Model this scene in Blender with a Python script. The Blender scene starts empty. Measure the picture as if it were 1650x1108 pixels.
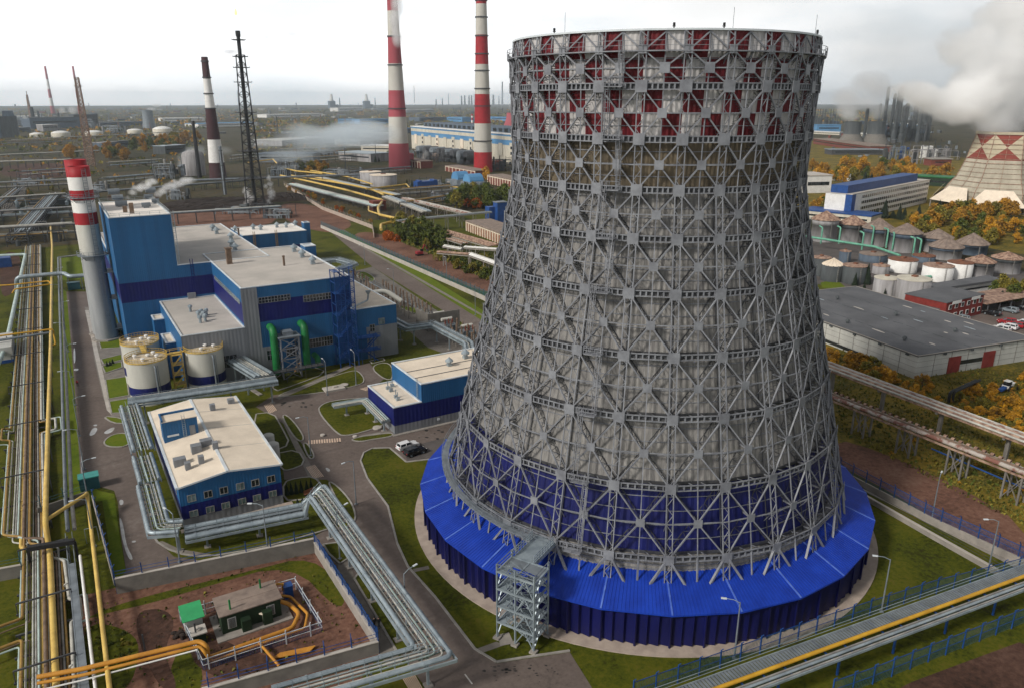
import bpy, math, random
from mathutils import Vector
R_ = math.radians
sc = bpy.context.scene
COL = sc.collection
rnd = random.Random(7)

# ---------------------------------------------------------------- camera
# site axes: x runs along the plant's cross streets, y along its long streets, metres
CAM_H, HEAD = 68.0, R_(31.0)
F_PX, W_PX, CX, CY, HORIZ = 1220.0, 1650.0, 825.0, 554.0, 162.0
PITCH = math.atan((CY - HORIZ) / F_PX)
cam = bpy.data.cameras.new('camera')
cam.sensor_width = 36.0
cam.lens = 36.0 * F_PX / W_PX
cam.clip_start, cam.clip_end = 1.0, 250000.0
cam_o = bpy.data.objects.new('camera', cam)
COL.objects.link(cam_o)
cam_o.location = (0, 0, CAM_H)
cam_o.rotation_euler = (math.pi / 2 - PITCH, 0, -HEAD)
sc.camera = cam_o

# ---------------------------------------------------------------- sky and sun
SUN_EL, SUN_AZ = R_(36), R_(-97)          # azimuth from +y towards +x
sc.view_settings.view_transform = 'Standard'
sc.view_settings.look = 'None'
sc.view_settings.exposure = 0.0
sc.view_settings.gamma = 1.0
sc.view_settings.use_curve_mapping = False
world = bpy.data.worlds.new('World')
sc.world = world
world.use_nodes = True
nt = world.node_tree
nt.nodes.clear()
def wn(t, **k):
    n = nt.nodes.new(t)
    for a, b in k.items(): setattr(n, a, b)
    return n
sky = wn('ShaderNodeTexSky', sky_type='NISHITA', sun_disc=False, sun_elevation=SUN_EL, sun_rotation=SUN_AZ,
         air_density=1.0, dust_density=4.0, ozone_density=1.0)
skyb = wn('ShaderNodeBackground'); skyb.inputs['Strength'].default_value = 0.09
nt.links.new(sky.outputs[0], skyb.inputs['Color'])
# overcast deck: pale grey cloud seen by direction
tc = wn('ShaderNodeTexCoord')
mp = wn('ShaderNodeMapping'); mp.inputs['Scale'].default_value = (1.2, 1.2, 4.5)
nt.links.new(tc.outputs['Generated'], mp.inputs['Vector'])
nz = wn('ShaderNodeTexNoise'); nz.inputs['Scale'].default_value = 2.6; nz.inputs['Detail'].default_value = 6
nz.inputs['Roughness'].default_value = 0.55
nt.links.new(mp.outputs[0], nz.inputs['Vector'])
cr = wn('ShaderNodeValToRGB')
cr.color_ramp.elements[0].position = 0.38; cr.color_ramp.elements[0].color = (0.76, 0.80, 0.83, 1)
cr.color_ramp.elements[1].position = 0.56; cr.color_ramp.elements[1].color = (1.0, 1.0, 1.0, 1)
nt.links.new(nz.outputs['Fac'], cr.inputs[0])
cloudb = wn('ShaderNodeBackground'); cloudb.inputs['Strength'].default_value = 1.0
nt.links.new(cr.outputs[0], cloudb.inputs['Color'])
# sky brightness shaped to steer the light: sunward side and horizon raised, zenith dimmed
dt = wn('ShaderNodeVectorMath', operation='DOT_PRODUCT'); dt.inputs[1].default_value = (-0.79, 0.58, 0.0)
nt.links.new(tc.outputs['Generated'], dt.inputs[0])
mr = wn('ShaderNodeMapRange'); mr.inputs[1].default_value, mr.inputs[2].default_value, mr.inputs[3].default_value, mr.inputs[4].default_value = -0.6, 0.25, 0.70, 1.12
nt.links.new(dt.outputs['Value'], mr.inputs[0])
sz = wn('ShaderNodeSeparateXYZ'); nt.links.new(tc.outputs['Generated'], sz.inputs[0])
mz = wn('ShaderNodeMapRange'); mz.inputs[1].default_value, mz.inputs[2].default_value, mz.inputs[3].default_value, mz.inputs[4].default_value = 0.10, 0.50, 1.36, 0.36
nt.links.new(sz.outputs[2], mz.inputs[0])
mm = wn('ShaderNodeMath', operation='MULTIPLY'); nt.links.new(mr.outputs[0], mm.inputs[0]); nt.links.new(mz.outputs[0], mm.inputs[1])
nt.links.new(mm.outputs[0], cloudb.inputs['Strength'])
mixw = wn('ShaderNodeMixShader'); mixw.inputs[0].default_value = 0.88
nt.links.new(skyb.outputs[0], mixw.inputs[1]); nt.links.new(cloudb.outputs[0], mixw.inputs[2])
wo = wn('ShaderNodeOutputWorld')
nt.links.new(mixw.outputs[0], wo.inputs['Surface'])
sun = bpy.data.lights.new('sun', 'SUN')
sun.energy, sun.angle, sun.color = 3.1, R_(9), (1.0, 0.95, 0.87)
sun_o = bpy.data.objects.new('sun', sun)
COL.objects.link(sun_o)
sd = Vector((math.sin(SUN_AZ) * math.cos(SUN_EL), math.cos(SUN_AZ) * math.cos(SUN_EL), math.sin(SUN_EL)))
sun_o.rotation_euler = sd.to_track_quat('Z', 'Y').to_euler()
sun_o.location = (-200, 0, 300)
cy = sc.cycles
cy.use_denoising = True
cy.max_bounces, cy.diffuse_bounces, cy.glossy_bounces, cy.transmission_bounces = 24, 2, 2, 3
cy.transparent_max_bounces, cy.volume_bounces = 12, 20
cy.caustics_reflective = cy.caustics_refractive = False
cy.volume_step_rate = 0.7
cy.volume_max_steps = 256

# ---------------------------------------------------------------- survey: a point of the photograph -> a point of the site
_ch, _sh, _cp, _sp = math.cos(HEAD), math.sin(HEAD), math.cos(PITCH), math.sin(PITCH)
def W(px, py, z=0.0):
    a, b = (px - CX) / F_PX, (CY - py) / F_PX
    t = (z - CAM_H) / (-_sp + b * _cp)
    X, Y = a * t, (_cp + b * _sp) * t
    return (X * _ch + Y * _sh, -X * _sh + Y * _ch)
def top_z(x, y, py):                      # height of a point above (x, y) seen at image row py
    Y = x * _sh + y * _ch
    b = (CY - py) / F_PX
    return CAM_H + Y * (-_sp + b * _cp) / (_cp + b * _sp)
def m_per_px(x, y):
    return math.sqrt((x * _sh + y * _ch) ** 2 + CAM_H ** 2) / F_PX

# ---------------------------------------------------------------- materials
MATS = {}
def pm(name, c, c2=None, scale=0.35, rough=0.75, metal=0.0, bump=0.0, streak=1.0, lo=0.35, hi=0.65, detail=5, spec=0.35):
    """procedural paint/stone/metal: two tones mixed by world-space noise"""
    if c2 is None: c2 = tuple(v * 0.72 for v in c)
    m = bpy.data.materials.new(name); m.use_nodes = True
    t = m.node_tree; N = t.nodes; L = t.links
    b = N['Principled BSDF']
    g = N.new('ShaderNodeNewGeometry')
    mpn = N.new('ShaderNodeMapping'); mpn.inputs['Scale'].default_value = (scale, scale, scale * streak)
    L.new(g.outputs['Position'], mpn.inputs['Vector'])
    n = N.new('ShaderNodeTexNoise'); n.inputs['Scale'].default_value = 1.0; n.inputs['Detail'].default_value = detail
    n.inputs['Roughness'].default_value = 0.6
    L.new(mpn.outputs[0], n.inputs['Vector'])
    r = N.new('ShaderNodeValToRGB')
    r.color_ramp.elements[0].position = lo; r.color_ramp.elements[0].color = (*c2, 1)
    r.color_ramp.elements[1].position = hi; r.color_ramp.elements[1].color = (*c, 1)
    L.new(n.outputs['Fac'], r.inputs[0]); L.new(r.outputs[0], b.inputs['Base Color'])
    b.inputs['Roughness'].default_value = rough; b.inputs['Metallic'].default_value = metal
    b.inputs['Specular IOR Level'].default_value = spec
    if bump:
        bp = N.new('ShaderNodeBump'); bp.inputs['Strength'].default_value = bump; bp.inputs['Distance'].default_value = 0.15
        L.new(n.outputs['Fac'], bp.inputs['Height']); L.new(bp.outputs[0], b.inputs['Normal'])
    MATS[name] = m
    return m
def ground_mat(name, stops, s1, s2, mixw_=0.5, rough=0.95, bump=0.3):
    """ground: two noises (patches and grain) driving a colour ramp"""
    m = bpy.data.materials.new(name); m.use_nodes = True
    t = m.node_tree; N = t.nodes; L = t.links
    b = N['Principled BSDF']; b.inputs['Roughness'].default_value = rough; b.inputs['Specular IOR Level'].default_value = 0.15
    g = N.new('ShaderNodeNewGeometry')
    a1 = N.new('ShaderNodeTexNoise'); a1.inputs['Scale'].default_value = s1; a1.inputs['Detail'].default_value = 6; a1.inputs['Roughness'].default_value = 0.6
    a2 = N.new('ShaderNodeTexNoise'); a2.inputs['Scale'].default_value = s2; a2.inputs['Detail'].default_value = 4; a2.inputs['Roughness'].default_value = 0.7
    for a in (a1, a2): L.new(g.outputs['Position'], a.inputs['Vector'])
    mx = N.new('ShaderNodeMix'); mx.data_type = 'FLOAT'; mx.inputs[0].default_value = mixw_
    L.new(a1.outputs['Fac'], mx.inputs[2]); L.new(a2.outputs['Fac'], mx.inputs[3])
    r = N.new('ShaderNodeValToRGB'); e = r.color_ramp.elements
    while len(e) < len(stops): e.new(0.5)
    for k, (p, c) in enumerate(stops): e[k].position = p; e[k].color = (*c, 1)
    L.new(mx.outputs[0], r.inputs[0]); L.new(r.outputs[0], b.inputs['Base Color'])
    bp = N.new('ShaderNodeBump'); bp.inputs['Strength'].default_value = bump; bp.inputs['Distance'].default_value = 0.25
    L.new(mx.outputs[0], bp.inputs['Height']); L.new(bp.outputs[0], b.inputs['Normal'])
    MATS[name] = m
    return m
def clad_mat(name, c, c2, pitch=0.9, axis='xy', rough=0.55):
    """profiled sheet: fine vertical ribs (bump) with faint sheet-to-sheet tone"""
    m = pm(name, c, c2, 0.25, rough, 0.0, 0.0, 0.25)
    t = m.node_tree; N = t.nodes; L = t.links; b = N['Principled BSDF']
    g = N.new('ShaderNodeNewGeometry'); sp = N.new('ShaderNodeSeparateXYZ'); L.new(g.outputs['Position'], sp.inputs[0])
    ad = N.new('ShaderNodeMath'); ad.operation = 'ADD'; L.new(sp.outputs[0], ad.inputs[0]); L.new(sp.outputs[1], ad.inputs[1])
    mu = N.new('ShaderNodeMath'); mu.operation = 'MULTIPLY'; mu.inputs[1].default_value = 6.283 / pitch; L.new(ad.outputs[0], mu.inputs[0])
    si = N.new('ShaderNodeMath'); si.operation = 'SINE'; L.new(mu.outputs[0], si.inputs[0])
    fl_ = N.new('ShaderNodeMath'); fl_.operation = 'DIVIDE'; fl_.inputs[1].default_value = 1.15; L.new(ad.outputs[0], fl_.inputs[0])
    f2 = N.new('ShaderNodeMath'); f2.operation = 'FLOOR'; L.new(fl_.outputs[0], f2.inputs[0])
    wn_ = N.new('ShaderNodeTexWhiteNoise'); wn_.noise_dimensions = '1D'; L.new(f2.outputs[0], wn_.inputs['W'])
    mrn = N.new('ShaderNodeMapRange'); mrn.inputs[3].default_value = 0.91; mrn.inputs[4].default_value = 1.07; L.new(wn_.outputs['Value'], mrn.inputs[0])
    src = b.inputs['Base Color'].links[0].from_socket; vm = N.new('ShaderNodeVectorMath'); vm.operation = 'SCALE'; L.new(src, vm.inputs[0]); L.new(mrn.outputs[0], vm.inputs['Scale']); L.new(vm.outputs[0], b.inputs['Base Color'])
    bp = N.new('ShaderNodeBump'); bp.inputs['Strength'].default_value = 0.22; bp.inputs['Distance'].default_value = 0.05
    L.new(si.outputs[0], bp.inputs['Height']); L.new(bp.outputs[0], b.inputs['Normal'])
    return m

# ---------------------------------------------------------------- mesh building
class MB:
    def __init__(s): s.v, s.f, s.m = [], [], []
    def add(s, vs, fs, m=0):
        o = len(s.v); s.v += [tuple(p) for p in vs]
        for f in fs: s.f.append([i + o for i in f]); s.m.append(m)
        return s
    def quad(s, a, b, c, d, m=0): return s.add([a, b, c, d], [(0, 1, 2, 3)], m)
    def box(s, x0, x1, y0, y1, z0, z1, m=0, mt=None):
        v = [(x0, y0, z0), (x1, y0, z0), (x1, y1, z0), (x0, y1, z0), (x0, y0, z1), (x1, y0, z1), (x1, y1, z1), (x0, y1, z1)]
        s.add(v, [(0, 3, 2, 1), (0, 1, 5, 4), (1, 2, 6, 5), (2, 3, 7, 6), (3, 0, 4, 7)], m)
        return s.add(v, [(4, 5, 6, 7)], m if mt is None else mt)
    def cbox(s, x, y, z, a, b, h, m=0, rot=0.0, mt=None):
        c, n = math.cos(rot), math.sin(rot)
        P = [(-a / 2, -b / 2), (a / 2, -b / 2), (a / 2, b / 2), (-a / 2, b / 2)]
        return s.prism([(x + p * c - q * n, y + p * n + q * c) for p, q in P], z, z + h, m, mt)
    def prism(s, poly, z0, z1, m=0, mt=None, bottom=True):
        n = len(poly)
        ar = sum(poly[i][0] * poly[(i + 1) % n][1] - poly[(i + 1) % n][0] * poly[i][1] for i in range(n))
        if ar < 0: poly = poly[::-1]
        v = [(x, y, z0) for x, y in poly] + [(x, y, z1) for x, y in poly]
        s.add(v, [(i, (i + 1) % n, n + (i + 1) % n, n + i) for i in range(n)], m)
        s.add(v, [tuple(range(n, 2 * n))], m if mt is None else mt)
        if bottom: s.add(v, [tuple(range(n - 1, -1, -1))], m)
        return s
    def bar(s, p, q, w=0.2, h=None, m=0, up=(0, 0, 1)):
        h = w if h is None else h
        p, q = Vector(p), Vector(q); d = q - p
        if d.length < 1e-6: return s
        d.normalize(); u = Vector(up)
        if abs(d.dot(u)) > 0.98: u = Vector((1, 0, 0))
        a = d.cross(u).normalized() * (w / 2); b = a.cross(d).normalized() * (h / 2)
        v = [p - a - b, p + a - b, p + a + b, p - a + b, q - a - b, q + a - b, q + a + b, q - a + b]
        return s.add(v, [(0, 1, 2, 3), (7, 6, 5, 4), (0, 4, 5, 1), (1, 5, 6, 2), (2, 6, 7, 3), (3, 7, 4, 0)], m)
    def tube(s, pts, r, n=8, m=0, caps=True):
        P = [Vector(p) for p in pts]; k = len(P); rr = r if isinstance(r, (list, tuple)) else [r] * k
        rings = []; ref = None
        for i in range(k):
            d = (P[min(i + 1, k - 1)] - P[max(i - 1, 0)]).normalized()
            if ref is None:
                ref = Vector((0, 0, 1)) if abs(d.z) < 0.9 else Vector((1, 0, 0))
            a = (ref - d * ref.dot(d))
            if a.length < 1e-4: a = Vector((1, 0, 0)) - d * d.x
            a.normalize(); b = d.cross(a); ref = a
            sc_ = 1.0
            if 0 < i < k - 1:
                c = (P[i] - P[i - 1]).normalized().dot((P[i + 1] - P[i]).normalized())
                sc_ = min(1.5, 1.0 / max(0.5, math.sqrt(max(0.0, (1 + c) / 2))))
            rings.append([P[i] + (a * math.cos(t) + b * math.sin(t)) * rr[i] * (sc_ if 0 else 1) for t in [6.28318 * j / n for j in range(n)]])
        v = [p for g in rings for p in g]
        f = [(i * n + j, i * n + (j + 1) % n, (i + 1) * n + (j + 1) % n, (i + 1) * n + j) for i in range(k - 1) for j in range(n)]
        s.add(v, f, m)
        if caps: s.add(rings[0], [tuple(range(n - 1, -1, -1))], m); s.add(rings[-1], [tuple(range(n))], m)
        return s
    def pipe(s, pts, r, n=8, m=0, bend=None):
        """tube with rounded elbows"""
        P = [Vector(p) for p in pts]; bd = bend if bend is not None else r * 2.2; out = [P[0]]
        for i in range(1, len(P) - 1):
            d1, d2 = P[i - 1] - P[i], P[i + 1] - P[i]
            l = min(bd, d1.length * 0.45, d2.length * 0.45)
            a, b = P[i] + d1.normalized() * l, P[i] + d2.normalized() * l
            for t in (0, 0.33, 0.67, 1): out.append(a * (1 - t) ** 2 + P[i] * 2 * t * (1 - t) + b * t * t)
        out.append(P[-1])
        return s.tube(out, r, n, m)
    def lathe(s, x, y, prof, n=24, m=0, ms=None, cap=True, a0=0.0):
        k = len(prof)
        v = [(x + r * math.cos(a0 + 6.283185307 * j / n), y + r * math.sin(a0 + 6.283185307 * j / n), z) for r, z in prof for j in range(n)]
        for i in range(k - 1):
            s.add([], [], 0)
            o = [(i * n + j, i * n + (j + 1) % n, (i + 1) * n + (j + 1) % n, (i + 1) * n + j) for j in range(n)]
            if i == 0: base = len(s.v); s.v += v
            for f in o: s.f.append([q + base for q in f]); s.m.append(ms[i] if ms else m)
        if cap: s.f.append([base + (k - 1) * n + j for j in range(n)]); s.m.append(ms[-1] if ms else m)
        return s
    def build(s, name, mats, parent=None, smooth=False, org=None):
        if not isinstance(mats, (list, tuple)): mats = [mats]
        if parent is not None:
            L = parent.matrix_basis.translation.copy(); q = parent.parent
            while q is not None: L += q.matrix_basis.translation; q = q.parent
        elif org is not None: L = Vector(org)
        else:
            xs = [p[0] for p in s.v]; ys = [p[1] for p in s.v]; zs = [p[2] for p in s.v]
            L = Vector(((min(xs) + max(xs)) / 2, (min(ys) + max(ys)) / 2, min(zs)))
        me = bpy.data.meshes.new(name)
        me.from_pydata([(p[0] - L[0], p[1] - L[1], p[2] - L[2]) for p in s.v], [], s.f)
        for m in mats: me.materials.append(MATS[m] if isinstance(m, str) else m)
        me.polygons.foreach_set('material_index', s.m)
        if smooth: me.polygons.foreach_set('use_smooth', [True] * len(s.f))
        me.update()
        o = bpy.data.objects.new(name, me); COL.objects.link(o)
        if parent is not None: o.parent = parent
        else: o.location = L
        return o
def tag(o, label=None, cat=None, group=None, kind=None):
    if label: o['label'] = label
    if cat: o['category'] = cat
    if group: o['group'] = group
    if kind: o['kind'] = kind
    return o
def thing(name, label, cat, loc=(0, 0, 0), group=None):
    o = bpy.data.objects.new(name, None); COL.objects.link(o); o.location = loc
    o.empty_display_size = 0.5
    return tag(o, label, cat, group)
def dup(root, loc, rotz=0.0, label=None, scale=None, group=None):
    r = root.copy(); COL.objects.link(r); r.location = loc; r.rotation_euler = (0, 0, rotz)
    if scale: r.scale = scale if isinstance(scale, tuple) else (scale,) * 3
    if label: r['label'] = label
    if group: r['group'] = group
    for ch in root.children:
        c = ch.copy(); COL.objects.link(c); c.parent = r
        for g in ch.children:
            d = g.copy(); COL.objects.link(d); d.parent = c
    return r
def struct(name, mb, mats, kind='structure', smooth=False):
    return tag(mb.build(name, mats, org=(0, 0, 0), smooth=smooth), kind=kind)
def sheet(name, px, z, mat, h=0.0):
    """a ground patch from its survey outline"""
    P = [W(*p) for p in px]
    b = MB()
    if h: b.prism(P, 0.0, h, 0, bottom=False)
    else:
        ar = sum(P[i][0] * P[(i + 1) % len(P)][1] - P[(i + 1) % len(P)][0] * P[i][1] for i in range(len(P)))
        if ar < 0: P = P[::-1]
        b.add([(x, y, z) for x, y in P], [tuple(range(len(P)))])
    return struct(name, b, mat)
def smooth_px(P, it=2):
    """round the corners of a closed outline"""
    for _ in range(it):
        Q = []
        for i in range(len(P)):
            a, b = P[i], P[(i + 1) % len(P)]
            Q.append((a[0] * .75 + b[0] * .25, a[1] * .75 + b[1] * .25)); Q.append((a[0] * .25 + b[0] * .75, a[1] * .25 + b[1] * .75))
        P = Q
    return P
# ---------------------------------------------------------------- palette
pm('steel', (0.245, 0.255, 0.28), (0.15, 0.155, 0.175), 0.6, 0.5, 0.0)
pm('steel_dark', (0.075, 0.078, 0.085), (0.045, 0.045, 0.05), 0.6, 0.6)  # dark steel; on the cooling tower's inner members its tone stands for shade
pm('galv', (0.36, 0.42, 0.455), (0.22, 0.265, 0.30), 0.5, 0.42, 0.3)
pm('galv_dark', (0.23, 0.26, 0.29), (0.15, 0.17, 0.19), 0.5, 0.5, 0.2)
clad_mat('blue_light', (0.017, 0.112, 0.275), (0.014, 0.092, 0.225), 0.5)
clad_mat('blue_dark', (0.004, 0.009, 0.125), (0.003, 0.006, 0.09))
pm('blue_roof', (0.009, 0.048, 0.40), (0.006, 0.032, 0.29), 0.35, 0.5)
clad_mat('grey_clad', (0.23, 0.24, 0.26), (0.18, 0.19, 0.21))
pm('tower_grey', (0.255, 0.245, 0.232), (0.155, 0.148, 0.145), 2.4, 0.7, 0, 0.1, 0.05)
pm('tower_tan', (0.165, 0.13, 0.085), (0.10, 0.08, 0.055), 0.8, 0.7, 0, 0.2, 0.12)
pm('tower_red', (0.135, 0.004, 0.010), (0.095, 0.003, 0.006), 0.5, 0.6, 0, 0, 0.2)
pm('tower_white', (0.50, 0.48, 0.475), (0.41, 0.395, 0.39), 1.6, 0.6, 0, 0, 0.06)
pm('skirt_navy', (0.003, 0.005, 0.075), (0.002, 0.003, 0.045), 0.5, 0.5, 0, 0, 0.2)
pm('weed', (0.20, 0.17, 0.03), (0.09, 0.085, 0.018), 0.7, 0.9)
pm('tower_blue', (0.004, 0.008, 0.105), (0.003, 0.005, 0.07), 0.5, 0.55, 0, 0, 0.2)
pm('roof_beige', (0.80, 0.69, 0.56), (0.66, 0.565, 0.455), 0.25, 0.85, 0, 0.1)
pm('roof_grey', (0.52, 0.475, 0.43), (0.41, 0.38, 0.345), 0.12, 0.85, 0, 0.1)
pm('roof_white', (0.86, 0.80, 0.74), (0.74, 0.69, 0.63), 0.2, 0.8)
pm('roof_dark', (0.125, 0.128, 0.138), (0.085, 0.087, 0.095), 0.12, 0.9, 0, 0.15)
pm('roof_rust', (0.29, 0.225, 0.185), (0.17, 0.13, 0.11), 0.5, 0.9)
pm('trim', (0.66, 0.70, 0.73), (0.5, 0.54, 0.57), 0.4, 0.5)
ground_mat('asphalt', [(0.32, (0.075, 0.060, 0.054)), (0.43, (0.128, 0.102, 0.090)), (0.54, (0.155, 0.124, 0.110)), (0.66, (0.20, 0.168, 0.150))], 0.06, 1.1, 0.45, 0.85, 0.1)
pm('asphalt_new', (0.115, 0.10, 0.095), (0.08, 0.07, 0.066), 0.25, 0.9, 0, 0.1)
pm('paving', (0.23, 0.205, 0.18), (0.17, 0.15, 0.13), 0.5, 0.9, 0, 0.1)
pm('paving_pale', (0.48, 0.44, 0.40), (0.38, 0.35, 0.31), 0.4, 0.9)
pm('kerb', (0.36, 0.34, 0.31), (0.26, 0.24, 0.22), 0.6, 0.9)
pm('paint', (0.66, 0.49, 0.37), (0.52, 0.38, 0.29), 0.8, 0.8)
pm('white_line', (0.6, 0.58, 0.54), (0.4, 0.38, 0.36), 0.8, 0.8)
pm('puddle', (0.42, 0.42, 0.42), (0.30, 0.29, 0.28), 0.6, 0.08, 0, 0, 1, spec=0.8)
pm('stain', (0.03, 0.028, 0.026), (0.022, 0.02, 0.02), 0.8, 0.7)
pm('concrete', (0.33, 0.30, 0.27), (0.24, 0.22, 0.20), 0.5, 0.9, 0, 0.1)
pm('concrete_wall', (0.20, 0.185, 0.165), (0.14, 0.13, 0.118), 0.5, 0.9, 0, 0.25)
pm('concrete_pink', (0.44, 0.36, 0.30), (0.32, 0.26, 0.22), 0.5, 0.9)
pm('white_wall', (0.50, 0.50, 0.47), (0.40, 0.40, 0.38), 0.3, 0.8, 0, 0, 0.3)
pm('white', (0.78, 0.77, 0.75), (0.66, 0.65, 0.63), 0.4, 0.6)
pm('cream', (0.60, 0.56, 0.47), (0.48, 0.44, 0.36), 0.3, 0.7, 0, 0, 0.3)
pm('tank_cream', (0.56, 0.55, 0.50), (0.45, 0.44, 0.40), 0.3, 0.55, 0, 0, 0.25)
pm('tank_top', (0.56, 0.47, 0.35), (0.38, 0.31, 0.22), 0.9, 0.8, lo=0.42, hi=0.58)
pm('tank_grey', (0.36, 0.35, 0.36), (0.21, 0.20, 0.20), 0.35, 0.7, 0, 0, 0.15)
pm('tank_dark', (0.075, 0.085, 0.09), (0.045, 0.05, 0.055), 0.35, 0.7, 0, 0, 0.2)
pm('tank_blue', (0.10, 0.135, 0.18), (0.06, 0.08, 0.11), 0.4, 0.7, 0, 0, 0.3)
pm('rust', (0.24, 0.10, 0.055), (0.13, 0.06, 0.04), 0.8, 0.9)
pm('rust_pale', (0.40, 0.27, 0.20), (0.20, 0.12, 0.09), 0.7, 0.9, lo=0.42, hi=0.58)
pm('pipe_rusty', (0.42, 0.38, 0.34), (0.22, 0.10, 0.075), 0.55, 0.8, lo=0.44, hi=0.54)
pm('pipe_brown', (0.22, 0.15, 0.105), (0.11, 0.075, 0.055), 0.6, 0.8)
pm('pipe_grey', (0.34, 0.33, 0.31), (0.20, 0.19, 0.18), 0.6, 0.6)
pm('pipe_pale', (0.52, 0.51, 0.46), (0.36, 0.35, 0.32), 0.6, 0.55)
pm('pipe_mint', (0.45, 0.55, 0.52), (0.33, 0.41, 0.39), 0.5, 0.5)
pm('pipe_ochre', (0.36, 0.22, 0.055), (0.24, 0.14, 0.04), 0.5, 0.6)
pm('yellow', (0.62, 0.35, 0.03), (0.46, 0.24, 0.02), 0.5, 0.5)
pm('yellow_pale', (0.66, 0.46, 0.12), (0.50, 0.33, 0.08), 0.5, 0.5)
pm('orange', (0.58, 0.27, 0.035), (0.42, 0.18, 0.025), 0.5, 0.5)
pm('green_duct', (0.012, 0.17, 0.045), (0.008, 0.11, 0.03), 0.6, 0.5)
pm('green_dark', (0.012, 0.032, 0.013), (0.008, 0.02, 0.009), 0.5, 0.7)
pm('green_roof', (0.04, 0.36, 0.13), (0.03, 0.27, 0.10), 0.5, 0.5)
pm('green_pipe', (0.16, 0.42, 0.30), (0.10, 0.28, 0.20), 0.5, 0.5)
pm('teal', (0.05, 0.30, 0.27), (0.03, 0.2, 0.19), 0.5, 0.5)
pm('fence_blue', (0.015, 0.07, 0.26), (0.01, 0.05, 0.18), 0.5, 0.5)
pm('fence_teal', (0.03, 0.12, 0.15), (0.02, 0.08, 0.11), 0.5, 0.5)
pm('red', (0.36, 0.012, 0.02), (0.27, 0.008, 0.014), 0.3, 0.6)
pm('stack_white', (0.55, 0.53, 0.48), (0.44, 0.42, 0.38), 0.05, 0.8, 0, 0, 0.3)
pm('stack_red', (0.33, 0.035, 0.045), (0.24, 0.022, 0.03), 0.05, 0.8, 0, 0, 0.3)
pm('stack_pink', (0.38, 0.08, 0.10), (0.30, 0.05, 0.065), 0.05, 0.8, 0, 0, 0.3)
pm('maroon', (0.060, 0.020, 0.024), (0.04, 0.014, 0.017), 0.1, 0.8, 0, 0, 0.3)
pm('brick', (0.20, 0.055, 0.04), (0.14, 0.035, 0.025), 0.7, 0.9)
pm('brick_red', (0.22, 0.03, 0.025), (0.15, 0.02, 0.016), 0.7, 0.9)
pm('brick_orange', (0.30, 0.12, 0.06), (0.22, 0.085, 0.045), 0.5, 0.9)
pm('black', (0.018, 0.018, 0.02), (0.012, 0.012, 0.014), 0.5, 0.6)
pm('black_gloss', (0.012, 0.012, 0.014), (0.01, 0.01, 0.012), 0.5, 0.2, spec=0.6)
pm('white_gloss', (0.75, 0.75, 0.76), (0.70, 0.70, 0.71), 0.5, 0.25, spec=0.6)
pm('glass', (0.022, 0.028, 0.034), (0.012, 0.016, 0.02), 0.7, 0.12, spec=0.8)
pm('glass_pale', (0.22, 0.30, 0.31), (0.10, 0.14, 0.15), 0.8, 0.15, spec=0.8)
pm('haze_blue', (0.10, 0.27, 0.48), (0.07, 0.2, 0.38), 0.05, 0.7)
pm('soil_dark', (0.035, 0.024, 0.02), (0.02, 0.014, 0.012), 0.3, 0.95, 0, 0.6)
pm('skin', (0.42, 0.26, 0.19), (0.36, 0.22, 0.16), 3.0)
pm('bark', (0.09, 0.07, 0.05), (0.05, 0.04, 0.03), 2.0, 0.9)
pm('conifer', (0.018, 0.030, 0.016), (0.009, 0.016, 0.008), 0.6, 0.9)
pm('ct_red', (0.24, 0.05, 0.035), (0.17, 0.035, 0.025), 0.1, 0.8)
pm('ct_cream', (0.48, 0.42, 0.30), (0.37, 0.32, 0.23), 0.1, 0.8)
pm('ct_concrete', (0.42, 0.38, 0.30), (0.30, 0.27, 0.21), 0.2, 0.85, 0, 0, 0.3)
def leaf(name, c, c2): return pm(name, c, c2, 0.7, 0.8, lo=0.38, hi=0.62, detail=3, spec=0.2)
leaf('leaf_gold', (0.62, 0.32, 0.025), (0.34, 0.17, 0.02))
leaf('leaf_amber', (0.46, 0.24, 0.03), (0.22, 0.12, 0.02))
leaf('leaf_orange', (0.46, 0.13, 0.02), (0.26, 0.06, 0.012))
leaf('leaf_green', (0.11, 0.135, 0.024), (0.05, 0.065, 0.014))
leaf('leaf_olive', (0.26, 0.215, 0.035), (0.12, 0.105, 0.02))
ground_mat('ground_far', [(0.38, (0.010, 0.016, 0.008)), (0.45, (0.030, 0.034, 0.014)), (0.52, (0.075, 0.055, 0.024)), (0.60, (0.050, 0.050, 0.044))], 0.014, 0.14, 0.5)
ground_mat('grass', [(0.32, (0.060, 0.044, 0.014)), (0.39, (0.024, 0.027, 0.003)), (0.47, (0.054, 0.064, 0.004)), (0.56, (0.085, 0.088, 0.006)), (0.66, (0.11, 0.085, 0.016))], 0.10, 1.4, 0.5)
ground_mat('grass_bright', [(0.34, (0.06, 0.10, 0.006)), (0.5, (0.105, 0.145, 0.009)), (0.66, (0.135, 0.15, 0.016))], 0.12, 1.3, 0.5)
ground_mat('grass_rough', [(0.34, (0.035, 0.034, 0.010)), (0.44, (0.085, 0.075, 0.014)), (0.53, (0.17, 0.125, 0.020)), (0.64, (0.27, 0.17, 0.025))], 0.07, 0.8, 0.5, bump=0.8)
ground_mat('dirt_red', [(0.32, (0.050, 0.030, 0.022)), (0.45, (0.125, 0.062, 0.044)), (0.55, (0.185, 0.095, 0.066)), (0.70, (0.25, 0.15, 0.11))], 0.09, 1.1, 0.5, bump=0.8)
ground_mat('dirt_dark', [(0.34, (0.028, 0.018, 0.014)), (0.50, (0.072, 0.038, 0.028)), (0.66, (0.125, 0.07, 0.052))], 0.12, 1.2, 0.5, bump=0.8)
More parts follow.
